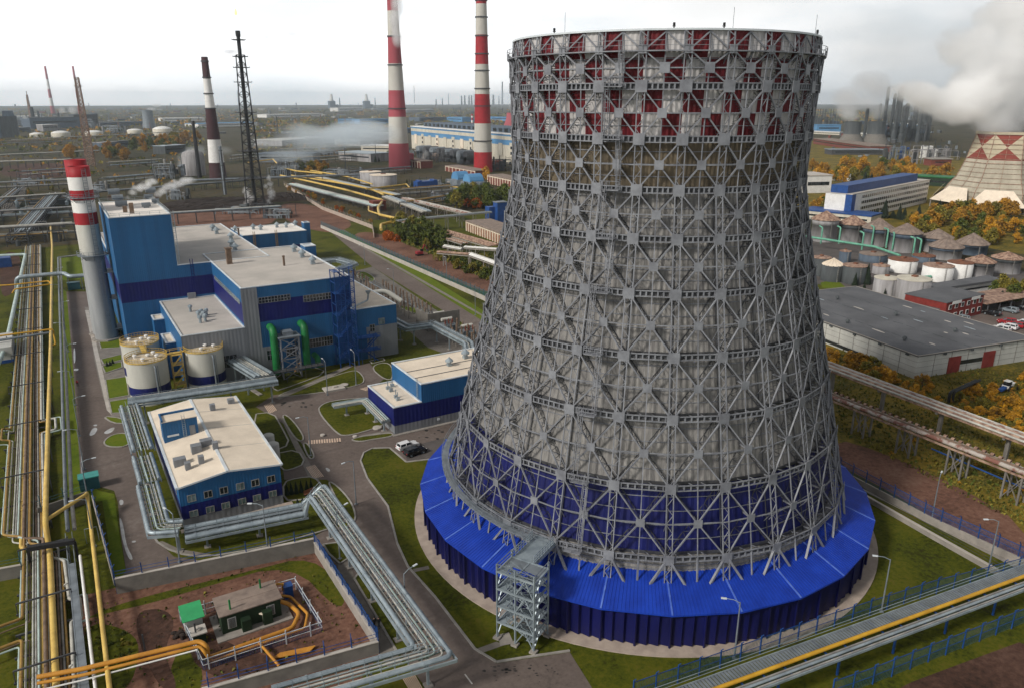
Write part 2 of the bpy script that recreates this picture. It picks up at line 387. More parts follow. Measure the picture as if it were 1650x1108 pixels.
ground_mat('gravel', [(0.34, (0.09, 0.08, 0.07)), (0.5, (0.15, 0.135, 0.12)), (0.66, (0.21, 0.19, 0.17))], 0.2, 2.5, 0.5)
# ---------------------------------------------------------------- the big cooling tower
TX, TY, TN = 80.23, 90.81, 26
TA0 = R_(-123.3); TD = 2 * math.pi / TN
RING = [(22.45, 73.87), (22.23, 69.65), (22.01, 63.37), (21.9, 57.10), (23.05, 51.06), (24.6, 44.21), (26.5, 36.34), (28.38, 28.47), (30.45, 19.56), (32.57, 10.21)]
FOOT = (33.25, 6.75)
def rad_at(z):
    P = RING + [FOOT]
    for (ra, za), (rb, zb) in zip(P, P[1:]):
        if zb <= z <= za: return ra + (rb - ra) * (za - z) / (za - zb)
    return P[0][0] if z > P[0][1] else P[-1][0]
def shell_r(z):
    if z >= 73.8: return 21.45
    if z >= 57.1: return 20.3 + (z - 57.1) / 16.8 * 0.9
    return rad_at(z) - 1.8
tower = thing('cooling_tower', 'huge cooling tower in grey steel lattice with red and white chequered top and blue skirt', 'cooling tower', (TX, TY, 0))
def pt(R, th, z, t=0.0):
    c, s = math.cos(th), math.sin(th)
    return (R * c - t * s, R * s + t * c, z)
def tpart(name, mb, mats, rot=None, smooth=False):
    mb.v = [(p[0] + TX, p[1] + TY, p[2]) for p in mb.v]
    return mb.build(name, mats, tower, smooth)
# shell: profiled sheet, real corrugation
def make_shell():
    b = MB(); SEG = TN * 16; half = SEG // (2 * TN)
    lev = [76.1, 75.1, 73.87, 72.95, 71.76, 69.65, 66.5, 63.37, 60.2, 57.1, 54.1, 51.06, 47.6, 44.21, 40.3, 36.34, 32.4, 28.47, 24.0, 19.56, 14.9, 10.21, 7.2]
    prof = [(z, shell_r(z)) for z in lev]
    for i, (z, r) in enumerate(prof):
        for j in range(SEG):
            rr = r + (0.10 if j % 2 else 0.0)
            b.v.append(pt(rr, TA0 + j * 2 * math.pi / SEG, z))
    for i in range(len(prof) - 1):
        zt, zb = lev[i], lev[i + 1]; zm = (zt + zb) / 2
        for j in range(SEG):
            hb = (j // half) % 2       # half-bay: 0 just after a column, 1 before the next
            if zm > 63.37:
                red = (hb == 0) if (zm > 72.95 or 66.5 < zm < 69.65) else (hb == 1)
                m = 3 if red else 2
            elif zm > 57.1: m = 1
            elif zm > 19.56: m = 0
            elif zm > 10.21: m = 4
            else: m = 0
            a, c = i * SEG + j, i * SEG + (j + 1) % SEG
            b.f.append([c, a, a + SEG, c + SEG]); b.m.append(m)
    return b
tpart('shell', make_shell(), ['tower_grey', 'tower_tan', 'tower_white', 'tower_red', 'tower_blue'])
gb = MB()
lv = [z for (r, z) in RING]
gz = []
for za, zb in zip(lv, lv[1:] + [7.4]):
    for q in ((0.25, 0.5, 0.75) if za > 57.2 else (0.2, 0.4, 0.6, 0.8)): gz.append(za + (zb - za) * q)
for z in gz:
    r = shell_r(z) + 0.16
    P = [pt(r, TA0 + (j + .5) * TD / 2, z) for j in range(2 * TN)]
    for j in range(2 * TN): gb.bar(P[j], P[(j + 1) % (2 * TN)], 0.08, 0.10)
tpart('girt', gb, 'steel')
# ring beams: two chords with short posts, outer and inner
for i, (r, z) in enumerate(RING[1:]):
    b = MB()
    for k in range(TN):
        a, c = TA0 + k * TD, TA0 + (k + 1) * TD
        for dz in (-0.37, 0.37): b.bar(pt(r, a, z + dz), pt(r, c, z + dz), 0.18, 0.13)
        b.bar(pt(r - 1.5, a, z), pt(r - 1.5, c, z), 0.16, 0.4, 1)  # inner chord coloured dark to stand for the shade behind the beam
        b.bar(pt(r - .3, a, z), pt(r - .3, c, z), 0.04, 0.62, 1)  # dark strip added behind the posts so the openings look shaded
        n = 8
        for q in range(1, n):
            t = q / n
            p0, p1 = Vector(pt(r, a, z)), Vector(pt(r, c, z)); p = p0.lerp(p1, t)
            b.bar(p + Vector((0, 0, -.34)), p + Vector((0, 0, .34)), 0.2, 0.1, up=(p.x, p.y, 0.01))
            if q % 2 == 0:
                q0 = Vector(pt(r - 1.5, a, z)).lerp(Vector(pt(r - 1.5, c, z)), (q - 1) / n)
                b.bar(p, q0, 0.1)
        b.bar(pt(r, a, z), pt(shell_r(z), a, z), 0.2)
    tpart('ring_beam', b, ['steel', 'steel_dark'])
# one column (angle 0 frame), then turned copies
def column_mb():
    b = MB(); th = TA0
    L = RING + [FOOT]
    for (ra, za), (rb, zb) in zip(L, L[1:]):
        n = max(3, int((za - zb) / 1.1))
        for rr, w in ((0.0, 0.13), (1.6, 0.11)):
            for t in ((-0.45, 0.45) if rr == 0 else (0,)): b.bar(pt(ra - rr, th, za, t), pt(rb - rr, th, zb, t), w, w, 1 if rr else 0, up=(math.cos(th), math.sin(th), 0))  # inner chord darkened in colour for the shade inside the frame
            for q in range(0 if rr == 0 else n, n):
                f0, f1 = q / n, (q + 1) / n; s_ = 1 if q % 2 else -1
                b.bar(pt(ra + (rb - ra) * f0 - rr, th, za + (zb - za) * f0, .45 * s_), pt(ra + (rb - ra) * f1 - rr, th, za + (zb - za) * f1, -.45 * s_), 0.075)
        for q in range(0, n, 4):
            f0, f1 = q / n, min(1, (q + 1.5) / n)
            for t in (-.45, .45):
                b.bar(pt(ra + (rb - ra) * f0, th, za + (zb - za) * f0, t), pt(ra + (rb - ra) * f1 - 1.6, th, za + (zb - za) * f1, t), 0.09)
    for i, (r, z) in enumerate(RING):
        s_ = 0.5 if i == 0 else 0.72
        c, sn = math.cos(th), math.sin(th)
        P = [pt(r + .20, th, z + u, t) for t, u in ((-s_, -s_), (s_, -s_), (s_, s_), (-s_, s_))]
        Q = [pt(r + .10, th, z + u, t) for t, u in ((-s_, -s_), (s_, -s_), (s_, s_), (-s_, s_))]
        b.add(P + Q, [(0, 1, 2, 3), (7, 6, 5, 4), (0, 4, 5, 1), (1, 5, 6, 2), (2, 6, 7, 3), (3, 7, 4, 0)])
    r9, z9 = RING[-1]                                   # splayed legs below the lowest ring
    for t in (-2.4, 2.4): b.bar(pt(r9 + .05, th, z9 - .3, t * .15), pt(FOOT[0], th, FOOT[1], t), 0.3, 0.3)
    for t in (-.45, .45):                               # extension up to the rim
        b.bar(pt(22.0, th, 73.9, t), pt(21.75, th, 76.05, t), 0.16)
    for q in range(3): b.bar(pt(22.0, th, 73.9 + q * .7, .45 * (-1) ** q), pt(21.85, th, 74.6 + q * .7, -.45 * (-1) ** q), 0.1)
    return b
c0 = tpart('column', column_mb(), ['steel', 'steel_dark'])
for k in range(1, TN):
    c = c0.copy(); COL.objects.link(c); c.parent = tower; c.rotation_euler = (0, 0, k * TD)
# one bay of cross bracing, then turned copies
def brace_mb():
    b = MB(); a, c, mth = TA0, TA0 + TD, TA0 + TD / 2; cm = math.cos(TD / 2)
    L = RING
    for i in range(len(L) - 1):
        (ra, za), (rb, zb) = L[i], L[i + 1]
        rm, zm = (ra + rb) / 2, (za + zb) / 2
        ctr = pt(rm * cm, mth, zm); cin = pt((rm - 1.6) * cm, mth, zm)
        for th in (a, c):
            b.bar(ctr, pt(rm, th, zm), 0.14)
            for (r, z) in ((ra, za), (rb, zb)):
                b.bar(ctr, pt(r, th, z), 0.20, 0.17)
                b.bar(cin, pt(r - 1.6, th, z), 0.12, None, 1)  # inner bracing takes the dark tone, shade put into its colour
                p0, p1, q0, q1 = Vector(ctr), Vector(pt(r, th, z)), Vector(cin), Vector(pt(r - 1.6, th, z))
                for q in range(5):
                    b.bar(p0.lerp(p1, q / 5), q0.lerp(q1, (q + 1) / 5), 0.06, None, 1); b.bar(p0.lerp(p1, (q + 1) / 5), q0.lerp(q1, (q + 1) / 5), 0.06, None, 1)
        b.bar(pt(ra * cm, mth, za), ctr, 0.12); b.bar(ctr, pt(rb * cm, mth, zb), 0.12)
        s_ = 0.58 if i else 0.62
        P = [pt(rm * cm + d, mth, zm + u * s_, t * s_) for d in (.24, .14) for t, u in ((-1, -1), (1, -1), (1, 1), (-1, 1))]
        b.add(P, [(0, 1, 2, 3), (7, 6, 5, 4), (0, 4, 5, 1), (1, 5, 6, 2), (2, 6, 7, 3), (3, 7, 4, 0)])
        b.bar(ctr, pt(shell_r(zm), mth, zm), 0.2)
    (r9, z9) = L[-1]
    b.bar(pt(r9 * cm, mth, z9), pt(FOOT[0] * cm, mth, FOOT[1]), 0.2)
    b.bar(pt(22.0 * cm, mth, 73.9), pt(21.75 * cm, mth, 76.0), 0.14)          # top strip
    b.bar(pt(22.0, a, 74.1, .5), pt(21.8 * cm, mth, 75.9), 0.16); b.bar(pt(22.0, c, 74.1, -.5), pt(21.8 * cm, mth, 75.9), 0.16)
    return b
b0 = tpart('cross_brace', brace_mb(), ['steel', 'steel_dark'])
for k in range(1, TN):
    c = b0.copy(); COL.objects.link(c); c.parent = tower; c.rotation_euler = (0, 0, k * TD)
def arc_gallery(r0, r1, z, a0, a1, n, rail=1.1, deck=0.14):
    b = MB()
    A = [a0 + (a1 - a0) * q / n for q in range(n + 1)]
    for p, q in zip(A, A[1:]):
        v = [pt(r, t, zz) for zz in (z - deck, z) for r, t in ((r0, p), (r1, p), (r1, q), (r0, q))]
        b.add(v, [(0, 3, 2, 1), (4, 5, 6, 7), (0, 1, 5, 4), (1, 2, 6, 5), (2, 3, 7, 6), (3, 0, 4, 7)])
        for h in (rail * .5, rail): b.bar(pt(r1, p, z + h), pt(r1, q, z + h), 0.05)
        b.bar(pt(r1, p, z), pt(r1, p, z + rail), 0.05)
        b.bar(pt(r1, p, z - deck), pt(r0 - .2, p, z - 1.1), 0.1)
    return b
tpart('gallery', arc_gallery(21.6, 22.75, 73.75, TA0, TA0 + 2 * math.pi, TN * 2), 'steel')
g2 = arc_gallery(32.9, 34.0, 10.3, R_(-152.5), R_(-236), 30)
for q in range(30):
    p, s_ = R_(-152.5 - q * 83.5 / 30), R_(-152.5 - (q + 1) * 83.5 / 30)
    for h in (.5, 1.1): g2.bar(pt(33.0, p, 10.3 + h), pt(33.0, s_, 10.3 + h), .07)
tpart('gallery', g2, 'galv_dark')
rim = MB(); rim.lathe(0, 0, [(21.2, 76.0), (21.95, 76.0), (21.95, 76.22), (21.2, 76.22)], TN * 2, cap=False, a0=TA0)
tpart('rim', rim, 'trim')
for th in (-171, -128, -112, -63):
    b = MB(); b.lathe(*pt(21.6, R_(th), 0)[:2], [(.08, 76.2), (.08, 76.4), (.2, 76.4), (.2, 76.5), (.08, 76.5), (.17, 76.6), (.14, 76.85)], 8); tpart('obstruction_light', b, 'black')
for th in (-166, -109, -66):
    b = MB(); b.bar(pt(21.6, R_(th), 76.2), pt(21.6, R_(th), 78.6), 0.035); tpart('lightning_rod', b, 'steel_dark')
# caged ladders zig-zagging up one bay, with landings
LA = R_(-145.5)
for i in range(len(RING) - 1):
    (ra, za), (rb, zb) = RING[i], RING[i + 1]
    off = -0.8 if i % 2 else 0.9
    b = MB()
    for t in (-.28, .28): b.bar(pt(ra + .55, LA, za + 1.0, off + t), pt(rb + .55, LA, zb, off + t), 0.08)
    n = int((za - zb) / 0.6)
    for q in range(n):
        f = q / n; r, z = rb + (ra - rb) * f + .55, zb + (za - zb) * f
        b.bar(pt(r, LA, z, off - .28), pt(r, LA, z, off + .28), 0.05)
        if q > 2 and q % 2 == 0:
            b.bar(pt(r, LA, z, off - .3), pt(r + .65, LA, z, off - .25), 0.06); b.bar(pt(r, LA, z, off + .3), pt(r + .65, LA, z, off + .25), 0.06)
            b.bar(pt(r + .65, LA, z, off - .25), pt(r + .65, LA, z, off + .25), 0.06)
    for t in (-.25, .25): b.bar(pt(ra + 1.2, LA, za + 1, off + t), pt(rb + 1.2, LA, zb + 2, off + t), 0.06)
    tpart('ladder', b, 'steel')
    b = MB(); r, z = rb, zb
    v = [pt(r + d, LA, z + h, t) for h in (-.1, 0) for d, t in ((.1, -1.2), (1.3, -1.2), (1.3, 1.2), (.1, 1.2))]
    b.add(v, [(0, 3, 2, 1), (4, 5, 6, 7), (0, 1, 5, 4), (1, 2, 6, 5), (2, 3, 7, 6), (3, 0, 4, 7)])
    for h in (.55, 1.1):
        b.bar(pt(r + 1.3, LA, z + h, -1.2), pt(r + 1.3, LA, z + h, 1.2), .06)
        for t in (-1.2, 1.2): b.bar(pt(r + .1, LA, z + h, t), pt(r + 1.3, LA, z + h, t), .06)
    for t in (-1.2, 0, 1.2): b.bar(pt(r + 1.3, LA, z, t), pt(r + 1.3, LA, z + 1.1, t), .06)
    tpart('landing', b, 'steel')
# skirt: polygonal roof with seams, louvred wall
pm('seam_blue', (0.10, 0.18, 0.55), (0.05, 0.11, 0.45), 0.8, 0.5)
b = MB()
RO, ZO, RI, ZI = 37.85, 5.5, 31.2, 7.75
for k in range(TN):
    a, c = TA0 + k * TD, TA0 + (k + 1) * TD
    b.add([pt(RO, a, ZO), pt(RO, c, ZO), pt(RI, c, ZI), pt(RI, a, ZI), pt(RO, a, ZO - .22), pt(RO, c, ZO - .22)], [(0, 1, 2, 3), (4, 5, 1, 0)])
    b.add([pt(RO, a, ZO - .22), pt(RO, c, ZO - .22), pt(36.0, c, ZO + .2), pt(36.0, a, ZO + .2)], [(3, 2, 1, 0)])
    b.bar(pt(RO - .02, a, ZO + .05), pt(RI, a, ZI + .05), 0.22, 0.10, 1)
    n = 18                                              # standing ribs of the roof sheet
    for q in range(1, n):
        t = q / n
        p0 = Vector(pt(RO, a, ZO + .02)).lerp(Vector(pt(RO, c, ZO + .02)), t); p1 = Vector(pt(RI, a, ZI + .02)).lerp(Vector(pt(RI, c, ZI + .02)), t)
        b.bar(p0, p1, 0.12, 0.09)
tpart('skirt_roof', b, ['blue_roof', 'seam_blue'])
b = MB()
for k in range(TN):
    a, c = TA0 + k * TD, TA0 + (k + 1) * TD
    for q in range(6):
        t0, t1 = a + (c - a) * q / 6, a + (c - a) * (q + 1) / 6
        b.quad(pt(36.75, t0, 0.25), pt(37.2, t1, 0.25), pt(37.3, t1, ZO - .1), pt(36.75, t0, ZO - .1))
        b.quad(pt(37.2, t1, 0.25), pt(36.7, t1 + .01, 0.25), pt(36.7, t1 + .01, ZO - .1), pt(37.3, t1, ZO - .1))
        if q % 3 == 0: b.bar(pt(37.35, t0, 0.0), pt(37.35, t0, ZO - .2), 0.22)
tpart('skirt_wall', b, 'skirt_navy')
b2 = MB(); b2.lathe(TX, TY, [(39.0, 0.0), (39.0, .14), (36.0, .14)], 104, cap=False)
struct('apron', b2, 'concrete_pink')

# ---------------------------------------------------------------- stair tower beside it
er = (-0.880, -0.476); et = (0.476, -0.880)
SC = (44.55, 71.45); ST = 10.3
stair = thing('stair_tower', 'open galvanised steel stair tower standing against the blue skirt of the cooling tower', 'stair tower', (SC[0], SC[1], 0))
def sp_(a, r, z): return (SC[0] + et[0] * a + er[0] * r, SC[1] + et[1] * a + er[1] * r, z)
LVL = [2.6, 5.1, 7.7, ST]
fr = MB()
HA, HR = 2.75, 1.9
for a in (-HA, 0, HA):
    for r in (-HR, HR):
        if a == 0 and r < 0: continue
        pb = MB(); pb.bar(sp_(a, r, .25), sp_(a, r, ST + (1.1 if r > 0 or a else .2)), 0.2); pb.build('post', 'galv', stair)
        fb = MB(); fb.cbox(*sp_(a, r, 0)[:2], 0.0, .9, .9, .28, 0, 0.5); fb.build('footing', 'concrete', stair)
for z in LVL:
    for r in (-HR, HR): fr.bar(sp_(-HA, r, z), sp_(HA, r, z), .22)
    for a in (-HA, 0, HA): fr.bar(sp_(a, -HR, z), sp_(a, HR, z), .2)
zz = [0.3] + LVL
for z0, z1 in zip(zz, zz[1:]):
    fr.bar(sp_(0, HR, z0), sp_(HA / 2, HR, z1), .13); fr.bar(sp_(HA, HR, z0), sp_(HA / 2, HR, z1), .13)
    for a in (-HA, HA): fr.bar(sp_(a, -HR, z0), sp_(a, 0, z1), .13); fr.bar(sp_(a, HR, z0), sp_(a, 0, z1), .13)
fr.build('frame', 'galv', stair)
for i, (z0, z1) in enumerate(zip(zz, zz[1:])):
    zm = (z0 + z1) / 2
    for (aa, ab, r, u0, u1) in ((-1.6, 1.6, -.9, z0, zm), (1.6, -1.6, .9, zm, z1)):
        fl = MB()
        for d in (-.55, .55):
            fl.bar(sp_(aa, r + d, u0), sp_(ab, r + d, u1), .07, .16); fl.bar(sp_(aa, r + d, u0 + 1), sp_(ab, r + d, u1 + 1), .05)
            for t in (0, .5, 1): fl.bar(sp_(aa + (ab - aa) * t, r + d, u0 + (u1 - u0) * t), sp_(aa + (ab - aa) * t, r + d, u0 + (u1 - u0) * t + 1), .06)
        for q in range(8):
            t = (q + .5) / 8; fl.bar(sp_(aa + (ab - aa) * t, r - .5, u0 + (u1 - u0) * t), sp_(aa + (ab - aa) * t, r + .5, u0 + (u1 - u0) * t), .2, .04)
        fl.build('flight', 'galv', stair)
    for a0, a1, z in ((1.6, HA, zm), (-HA, -1.6, z1)):
        ld = MB(); ld.prism([sp_(a0, -HR, 0)[:2], sp_(a1, -HR, 0)[:2], sp_(a1, HR, 0)[:2], sp_(a0, HR, 0)[:2]], z - .06, z)
        e = a1 if a1 > 0 else a0
        for h in (.55, 1.1): ld.bar(sp_(e, -HR, z + h), sp_(e, HR, z + h), .07)
        ld.build('landing', 'galv', stair)
dk = MB(); dk.prism([sp_(-HA, -HR, 0)[:2], sp_(HA, -HR, 0)[:2], sp_(HA, 0, 0)[:2], sp_(-HA, 0, 0)[:2]], ST - .05, ST + .03)
for h in (.55, 1.1):
    dk.bar(sp_(-HA, HR, ST + h), sp_(HA, HR, ST + h), .08); dk.bar(sp_(HA, -HR, ST + h), sp_(HA, HR, ST + h), .08); dk.bar(sp_(-HA, -HR, ST + h), sp_(-HA, HR, ST + h), .08)
dk.build('deck', 'galv_dark', stair)
br = MB()                                               # gangway to the gallery
br.prism([sp_(-2.6, -HR, 0)[:2], sp_(.6, -HR, 0)[:2], sp_(.6, -8.2, 0)[:2], sp_(-2.6, -8.2, 0)[:2]], ST - .1, ST + .05)
for a in (-2.6, .6):
    for h in (.4, .8, 1.2): br.bar(sp_(a, -HR, ST + h), sp_(a, -7.4, ST + h), .09)
    for q in range(8): br.bar(sp_(a, -HR - q * .75, ST), sp_(a, -HR - q * .75, ST + 1.2), .08)
br.bar(sp_(-2.6, -HR, ST - .3), sp_(-2.6, -8, ST - .3), .2, .4); br.bar(sp_(.6, -HR, ST - .3), sp_(.6, -8, ST - .3), .2, .4)
br.build('gangway', 'galv', stair)
# ---------------------------------------------------------------- ground, roads, lawns
b = MB()
xs = [-9000, -1500, -300, -20, 140, 330, 700, 2000, 5000, 12000]; ys = [-400, 60, 200, 430, 900, 2000, 5000, 12000]
for i in range(len(xs) - 1):
    for j in range(len(ys) - 1):
        near = xs[i] >= -300 and xs[i + 1] <= 330 and ys[j + 1] <= 430 and ys[j] >= -400
        b.quad((xs[i], ys[j], 0), (xs[i + 1], ys[j], 0), (xs[i + 1], ys[j + 1], 0), (xs[i], ys[j + 1], 0), 1 if near else 0)
struct('ground', b, ['ground_far', 'grass'])
def lawn(px, mat='grass', it=2, h=0.12):
    P = smooth_px(px, it); Q = [W(*p) for p in P]
    b = MB(); b.prism(Q, 0.0, h, 0, bottom=False); struct('lawn', b, mat)
    k = MB()
    for i in range(len(Q)): k.bar((*Q[i], h), (*Q[(i + 1) % len(Q)], h), .30, .12)
    struct('kerb', k, 'kerb')
# rough country
sheet('wild_field', [(1000, 420), (1290, 520), (1480, 595), (1660, 560), (1750, 640), (1750, 960), (1640, 900), (1340, 735), (1000, 560)], .006, 'grass_rough')
sheet('wild_field', [(860, 215), (1290, 225), (1560, 255), (1560, 330), (1700, 330), (1700, 420), (1300, 345), (860, 330)], .05, 'grass_rough')
sheet('compound_ground', [(128, 960), (190, 945), (512, 880), (614, 1052), (560, 1120), (100, 1120)], .008, 'dirt_red')
sheet('grass_verge', smooth_px([(128, 1000), (200, 968), (400, 920), (505, 893), (560, 960), (545, 985), (470, 905), (330, 945), (240, 972), (180, 985)]), .014, 'grass')
for P in ([(215, 985), (262, 978), (285, 1000), (262, 1050), (290, 1110), (262, 1115), (228, 1050)], [(300, 1000), (420, 1060), (480, 1050), (520, 1075), (400, 1100), (310, 1080)]): sheet('mud', smooth_px(P), .02, 'dirt_dark')
sheet('grass_verge', smooth_px([(132, 1000), (200, 1010), (230, 1040), (205, 1120), (130, 1120)]), .016, 'grass')
sheet('grass_verge', smooth_px([(285, 1040), (320, 1040), (330, 1120), (265, 1120)]), .016, 'grass')
sheet('dirt_track', smooth_px([(1345, 705), (1420, 728), (1520, 770), (1660, 850), (1660, 930), (1560, 868), (1440, 795), (1345, 745)], 1), .016, 'dirt_red')
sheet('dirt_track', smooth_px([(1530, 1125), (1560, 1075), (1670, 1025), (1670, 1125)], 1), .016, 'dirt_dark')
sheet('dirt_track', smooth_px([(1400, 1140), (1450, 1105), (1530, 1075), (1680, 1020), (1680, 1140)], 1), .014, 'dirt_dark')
sheet('dirt_field', smooth_px([(440, 335), (475, 325), (530, 338), (575, 362), (540, 376), (505, 372), (470, 360), (455, 350)]), .03, 'dirt_red')
sheet('dirt_field', smooth_px([(262, 352), (300, 330), (440, 330), (450, 365), (300, 372)]), .024, 'dirt_red')
sheet('dirt_track', smooth_px([(560, 378), (605, 372), (680, 405), (800, 448), (800, 480), (700, 438), (620, 405)]), .03, 'dirt_red')
sheet('dirt_track', smooth_px([(1, 330), (28, 318), (36, 300), (20, 290), (40, 292), (42, 318), (20, 345), (0, 352)]), .03, 'paving')
sheet('dirt_field', smooth_px([(0, 265), (130, 262), (135, 285), (60, 288), (0, 285)]), .05, 'dirt_dark')
sheet('dirt_field', smooth_px([(0, 405), (35, 408), (30, 450), (20, 475), (0, 480)]), .01, 'dirt_dark')
# roads
sheet('road', [(107, 470), (140, 470), (148, 520), (152, 560), (164, 612), (172, 645), (183, 668), (206, 676), (214, 700), (228, 770), (240, 836), (252, 868), (280, 896), (330, 903), (420, 888), (506, 864), (508, 872), (190, 942), (203, 918), (194, 858), (190, 809), (184, 790), (163, 784), (130, 770), (120, 622), (115, 560)], .014, 'asphalt')
sheet('road', [(412, 655), (440, 636), (560, 623), (588, 613), (570, 590), (595, 584), (619, 610), (600, 625), (636, 655), (640, 690), (745, 672), (770, 700), (712, 737), (655, 744), (628, 722), (600, 722), (585, 728), (581, 742), (592, 770), (625, 815), (640, 875), (657, 912), (700, 960), (765, 1045), (800, 1068), (918, 1050), (965, 1125), (700, 1125), (506, 872), (505, 864), (530, 850), (560, 846), (570, 830), (545, 790), (527, 772), (458, 772), (455, 742), (500, 735), (470, 690)], .018, 'asphalt')
sheet('car_park', [(648, 722), (735, 700), (748, 712), (706, 736), (657, 742)], .024, 'asphalt_new')
sheet('road', [(530, 372), (551, 368), (640, 425), (795, 520), (795, 575), (745, 520), (600, 430)], .014, 'asphalt')
sheet('gravel_yard', [(560, 440), (600, 430), (740, 525), (800, 570), (800, 600), (690, 560), (620, 500), (560, 460)], .012, 'gravel')
lawn([(585, 436), (605, 448), (600, 456), (570, 446)], 'grass_bright'); lawn([(640, 492), (690, 500), (690, 512), (650, 500)], 'grass_bright')
sheet('lawn', [(520, 376), (534, 372), (560, 385), (670, 450), (790, 525), (790, 508), (690, 445), (560, 375), (540, 366)], .02, 'grass_bright')
sheet('footpath', [(543, 376), (546, 375), (700, 462), (790, 514), (790, 517), (698, 465)], .03, 'paving')
sheet('lawn', [(97, 416), (137, 411), (146, 450), (97, 452)], .012, 'grass_bright')
sheet('lawn', [(100, 465), (107, 470), (115, 560), (120, 622), (130, 770), (160, 790), (184, 795), (192, 860), (204, 925), (190, 942), (183, 930), (165, 806), (110, 806), (100, 560)], .010, 'grass_bright')
# paved strip and lawns beside the tanks
sheet('footpath', [(136, 495), (142, 495), (165, 548), (200, 545), (214, 600), (214, 680), (180, 672), (166, 640), (151, 575), (148, 520)], .022, 'paving')
sheet('footpath', [(137, 500), (143, 500), (166, 600), (180, 668), (172, 660), (152, 570)], .028, 'paving_pale')
for P in ([(158, 546), (193, 542), (194, 560), (163, 562)], [(163, 579), (196, 571), (197, 580), (167, 587)], [(165, 590), (196, 583), (197, 592), (170, 601)],
          [(170, 612), (204, 607), (208, 637), (175, 643)], [(176, 647), (207, 642), (209, 664), (180, 666)]):
    lawn(P, 'grass_bright', 0)
lawn([(165, 670), (198, 674), (206, 682), (182, 682)], 'grass_bright', 1)
lawn([(165, 713), (180, 700), (208, 697), (210, 719), (176, 721)], 'grass_bright')
# lawn islands
lawn([(511, 662), (519, 651), (540, 645), (592, 640), (602, 652), (622, 680), (612, 688), (556, 704), (540, 696)])
lawn([(562, 708), (600, 700), (632, 697), (634, 703), (600, 708), (580, 712)])
lawn([(443, 640), (470, 628), (520, 612), (570, 596), (580, 600), (588, 612), (582, 620), (530, 631), (470, 638)])
lawn([(595, 590), (630, 582), (634, 612), (618, 611)]); lawn([(440, 606), (500, 590), (530, 600), (470, 622), (440, 632)], it=1)
lawn([(596, 582), (617, 577), (620, 581), (600, 586)], it=0)
lawn([(453, 670), (462, 668), (480, 687), (492, 709), (478, 711)]); lawn([(487, 715), (495, 713), (508, 735), (500, 742)])
lawn([(404, 668), (440, 664), (455, 690), (468, 716), (440, 727), (428, 724)], it=1)
lawn([(440, 732), (480, 724), (493, 747), (465, 758), (455, 757)], it=1)
lawn([(456, 777), (480, 770), (506, 768), (520, 784), (500, 802), (480, 806), (458, 806)], it=1)
lawn([(527, 773), (545, 784), (566, 808), (574, 832), (569, 843), (556, 836), (540, 800)])
lawn([(245, 868), (262, 862), (300, 846), (460, 815), (520, 806), (548, 846), (505, 860), (420, 883), (330, 898), (282, 891)], it=1)
lawn([(571, 932), (585, 915), (664, 1048), (642, 1054)], it=0); lawn([(521, 877), (552, 873), (560, 900), (548, 908), (530, 892)], it=0)
sheet('footpath', [(540, 872), (556, 870), (572, 935), (650, 1070), (625, 1075), (548, 940)], .026, 'paving')
sheet('footpath', [(458, 672), (452, 672), (512, 800), (548, 846), (560, 838), (524, 790)], .026, 'paving')
sheet('footpath', [(443, 641), (450, 644), (525, 611), (570, 590), (562, 588)], .13, 'paving')
sheet('footpath', [(560, 706), (600, 698), (645, 690), (650, 695), (600, 702)], .13, 'paving')
sheet('footpath', [(250, 874), (262, 872), (290, 885), (340, 893), (340, 897), (285, 892)], .13, 'paving')
# main lawn round the tower and its kerb
K = [(705, 738), (655, 744), (628, 721), (600, 722), (586, 729), (581, 742), (592, 770), (625, 815), (640, 875), (657, 912), (700, 960), (765, 1045), (800, 1066), (850, 1058), (918, 1048)]
k = MB(); Q = [W(*p) for p in K]
for p, q in zip(Q, Q[1:]): k.bar((*p, .07), (*q, .07), .32, .16)
struct('kerb', k, 'kerb')
sheet('lawn', [(714, 734), (655, 745), (628, 722), (600, 723), (587, 730), (583, 743), (594, 770), (627, 815), (642, 875), (659, 912), (702, 960), (767, 1045), (800, 1064), (850, 1056), (918, 1046), (1000, 1125), (1400, 1125), (1660, 1000), (1640, 905), (1380, 790), (1200, 700), (760, 700)], .006, 'grass')
sheet('footpath', [(665, 916), (690, 911), (692, 916), (668, 921)], .03, 'paving'); sheet('footpath', [(764, 1046), (800, 1033), (812, 1039), (772, 1053)], .03, 'paving')
sheet('footpath', [(802, 1022), (820, 1018), (828, 1036), (806, 1040)], .034, 'concrete')
sheet('footpath', [(1385, 800), (1392, 803), (1600, 912), (1590, 914)], .03, 'dirt_red')
sheet('footpath', [(1358, 772), (1372, 780), (1640, 916), (1655, 905)], .03, 'concrete')
# zebra and pale crossings
def crossing(px, n, mats=('paint',)):
    a, b_, c, d = [Vector((*W(*p), 0)) for p in px]; m = MB()
    for q in range(n):
        t0, t1 = q / n, (q + .62) / n
        m.quad(*[(v.x, v.y, .036) for v in (a.lerp(b_, t0), a.lerp(b_, t1), d.lerp(c, t1), d.lerp(c, t0))])
    struct('zebra_crossing', m, 'paint')
crossing([(497, 709), (550, 705), (551, 711), (497, 715)], 13); crossing([(493, 752), (508, 748), (523, 767), (505, 770)], 7)
crossing([(580, 626), (600, 620), (612, 622), (590, 629)], 7); crossing([(648, 1092), (670, 1087), (684, 1112), (664, 1118)], 8)
crossing([(425, 652), (438, 648), (447, 660), (434, 666)], 6)
for P in ([(748, 1086), (750, 1085), (762, 1101), (760, 1102)], [(556, 560), (560, 559), (575, 566), (571, 567)]): sheet('road_marking', P, .034, 'white_line')
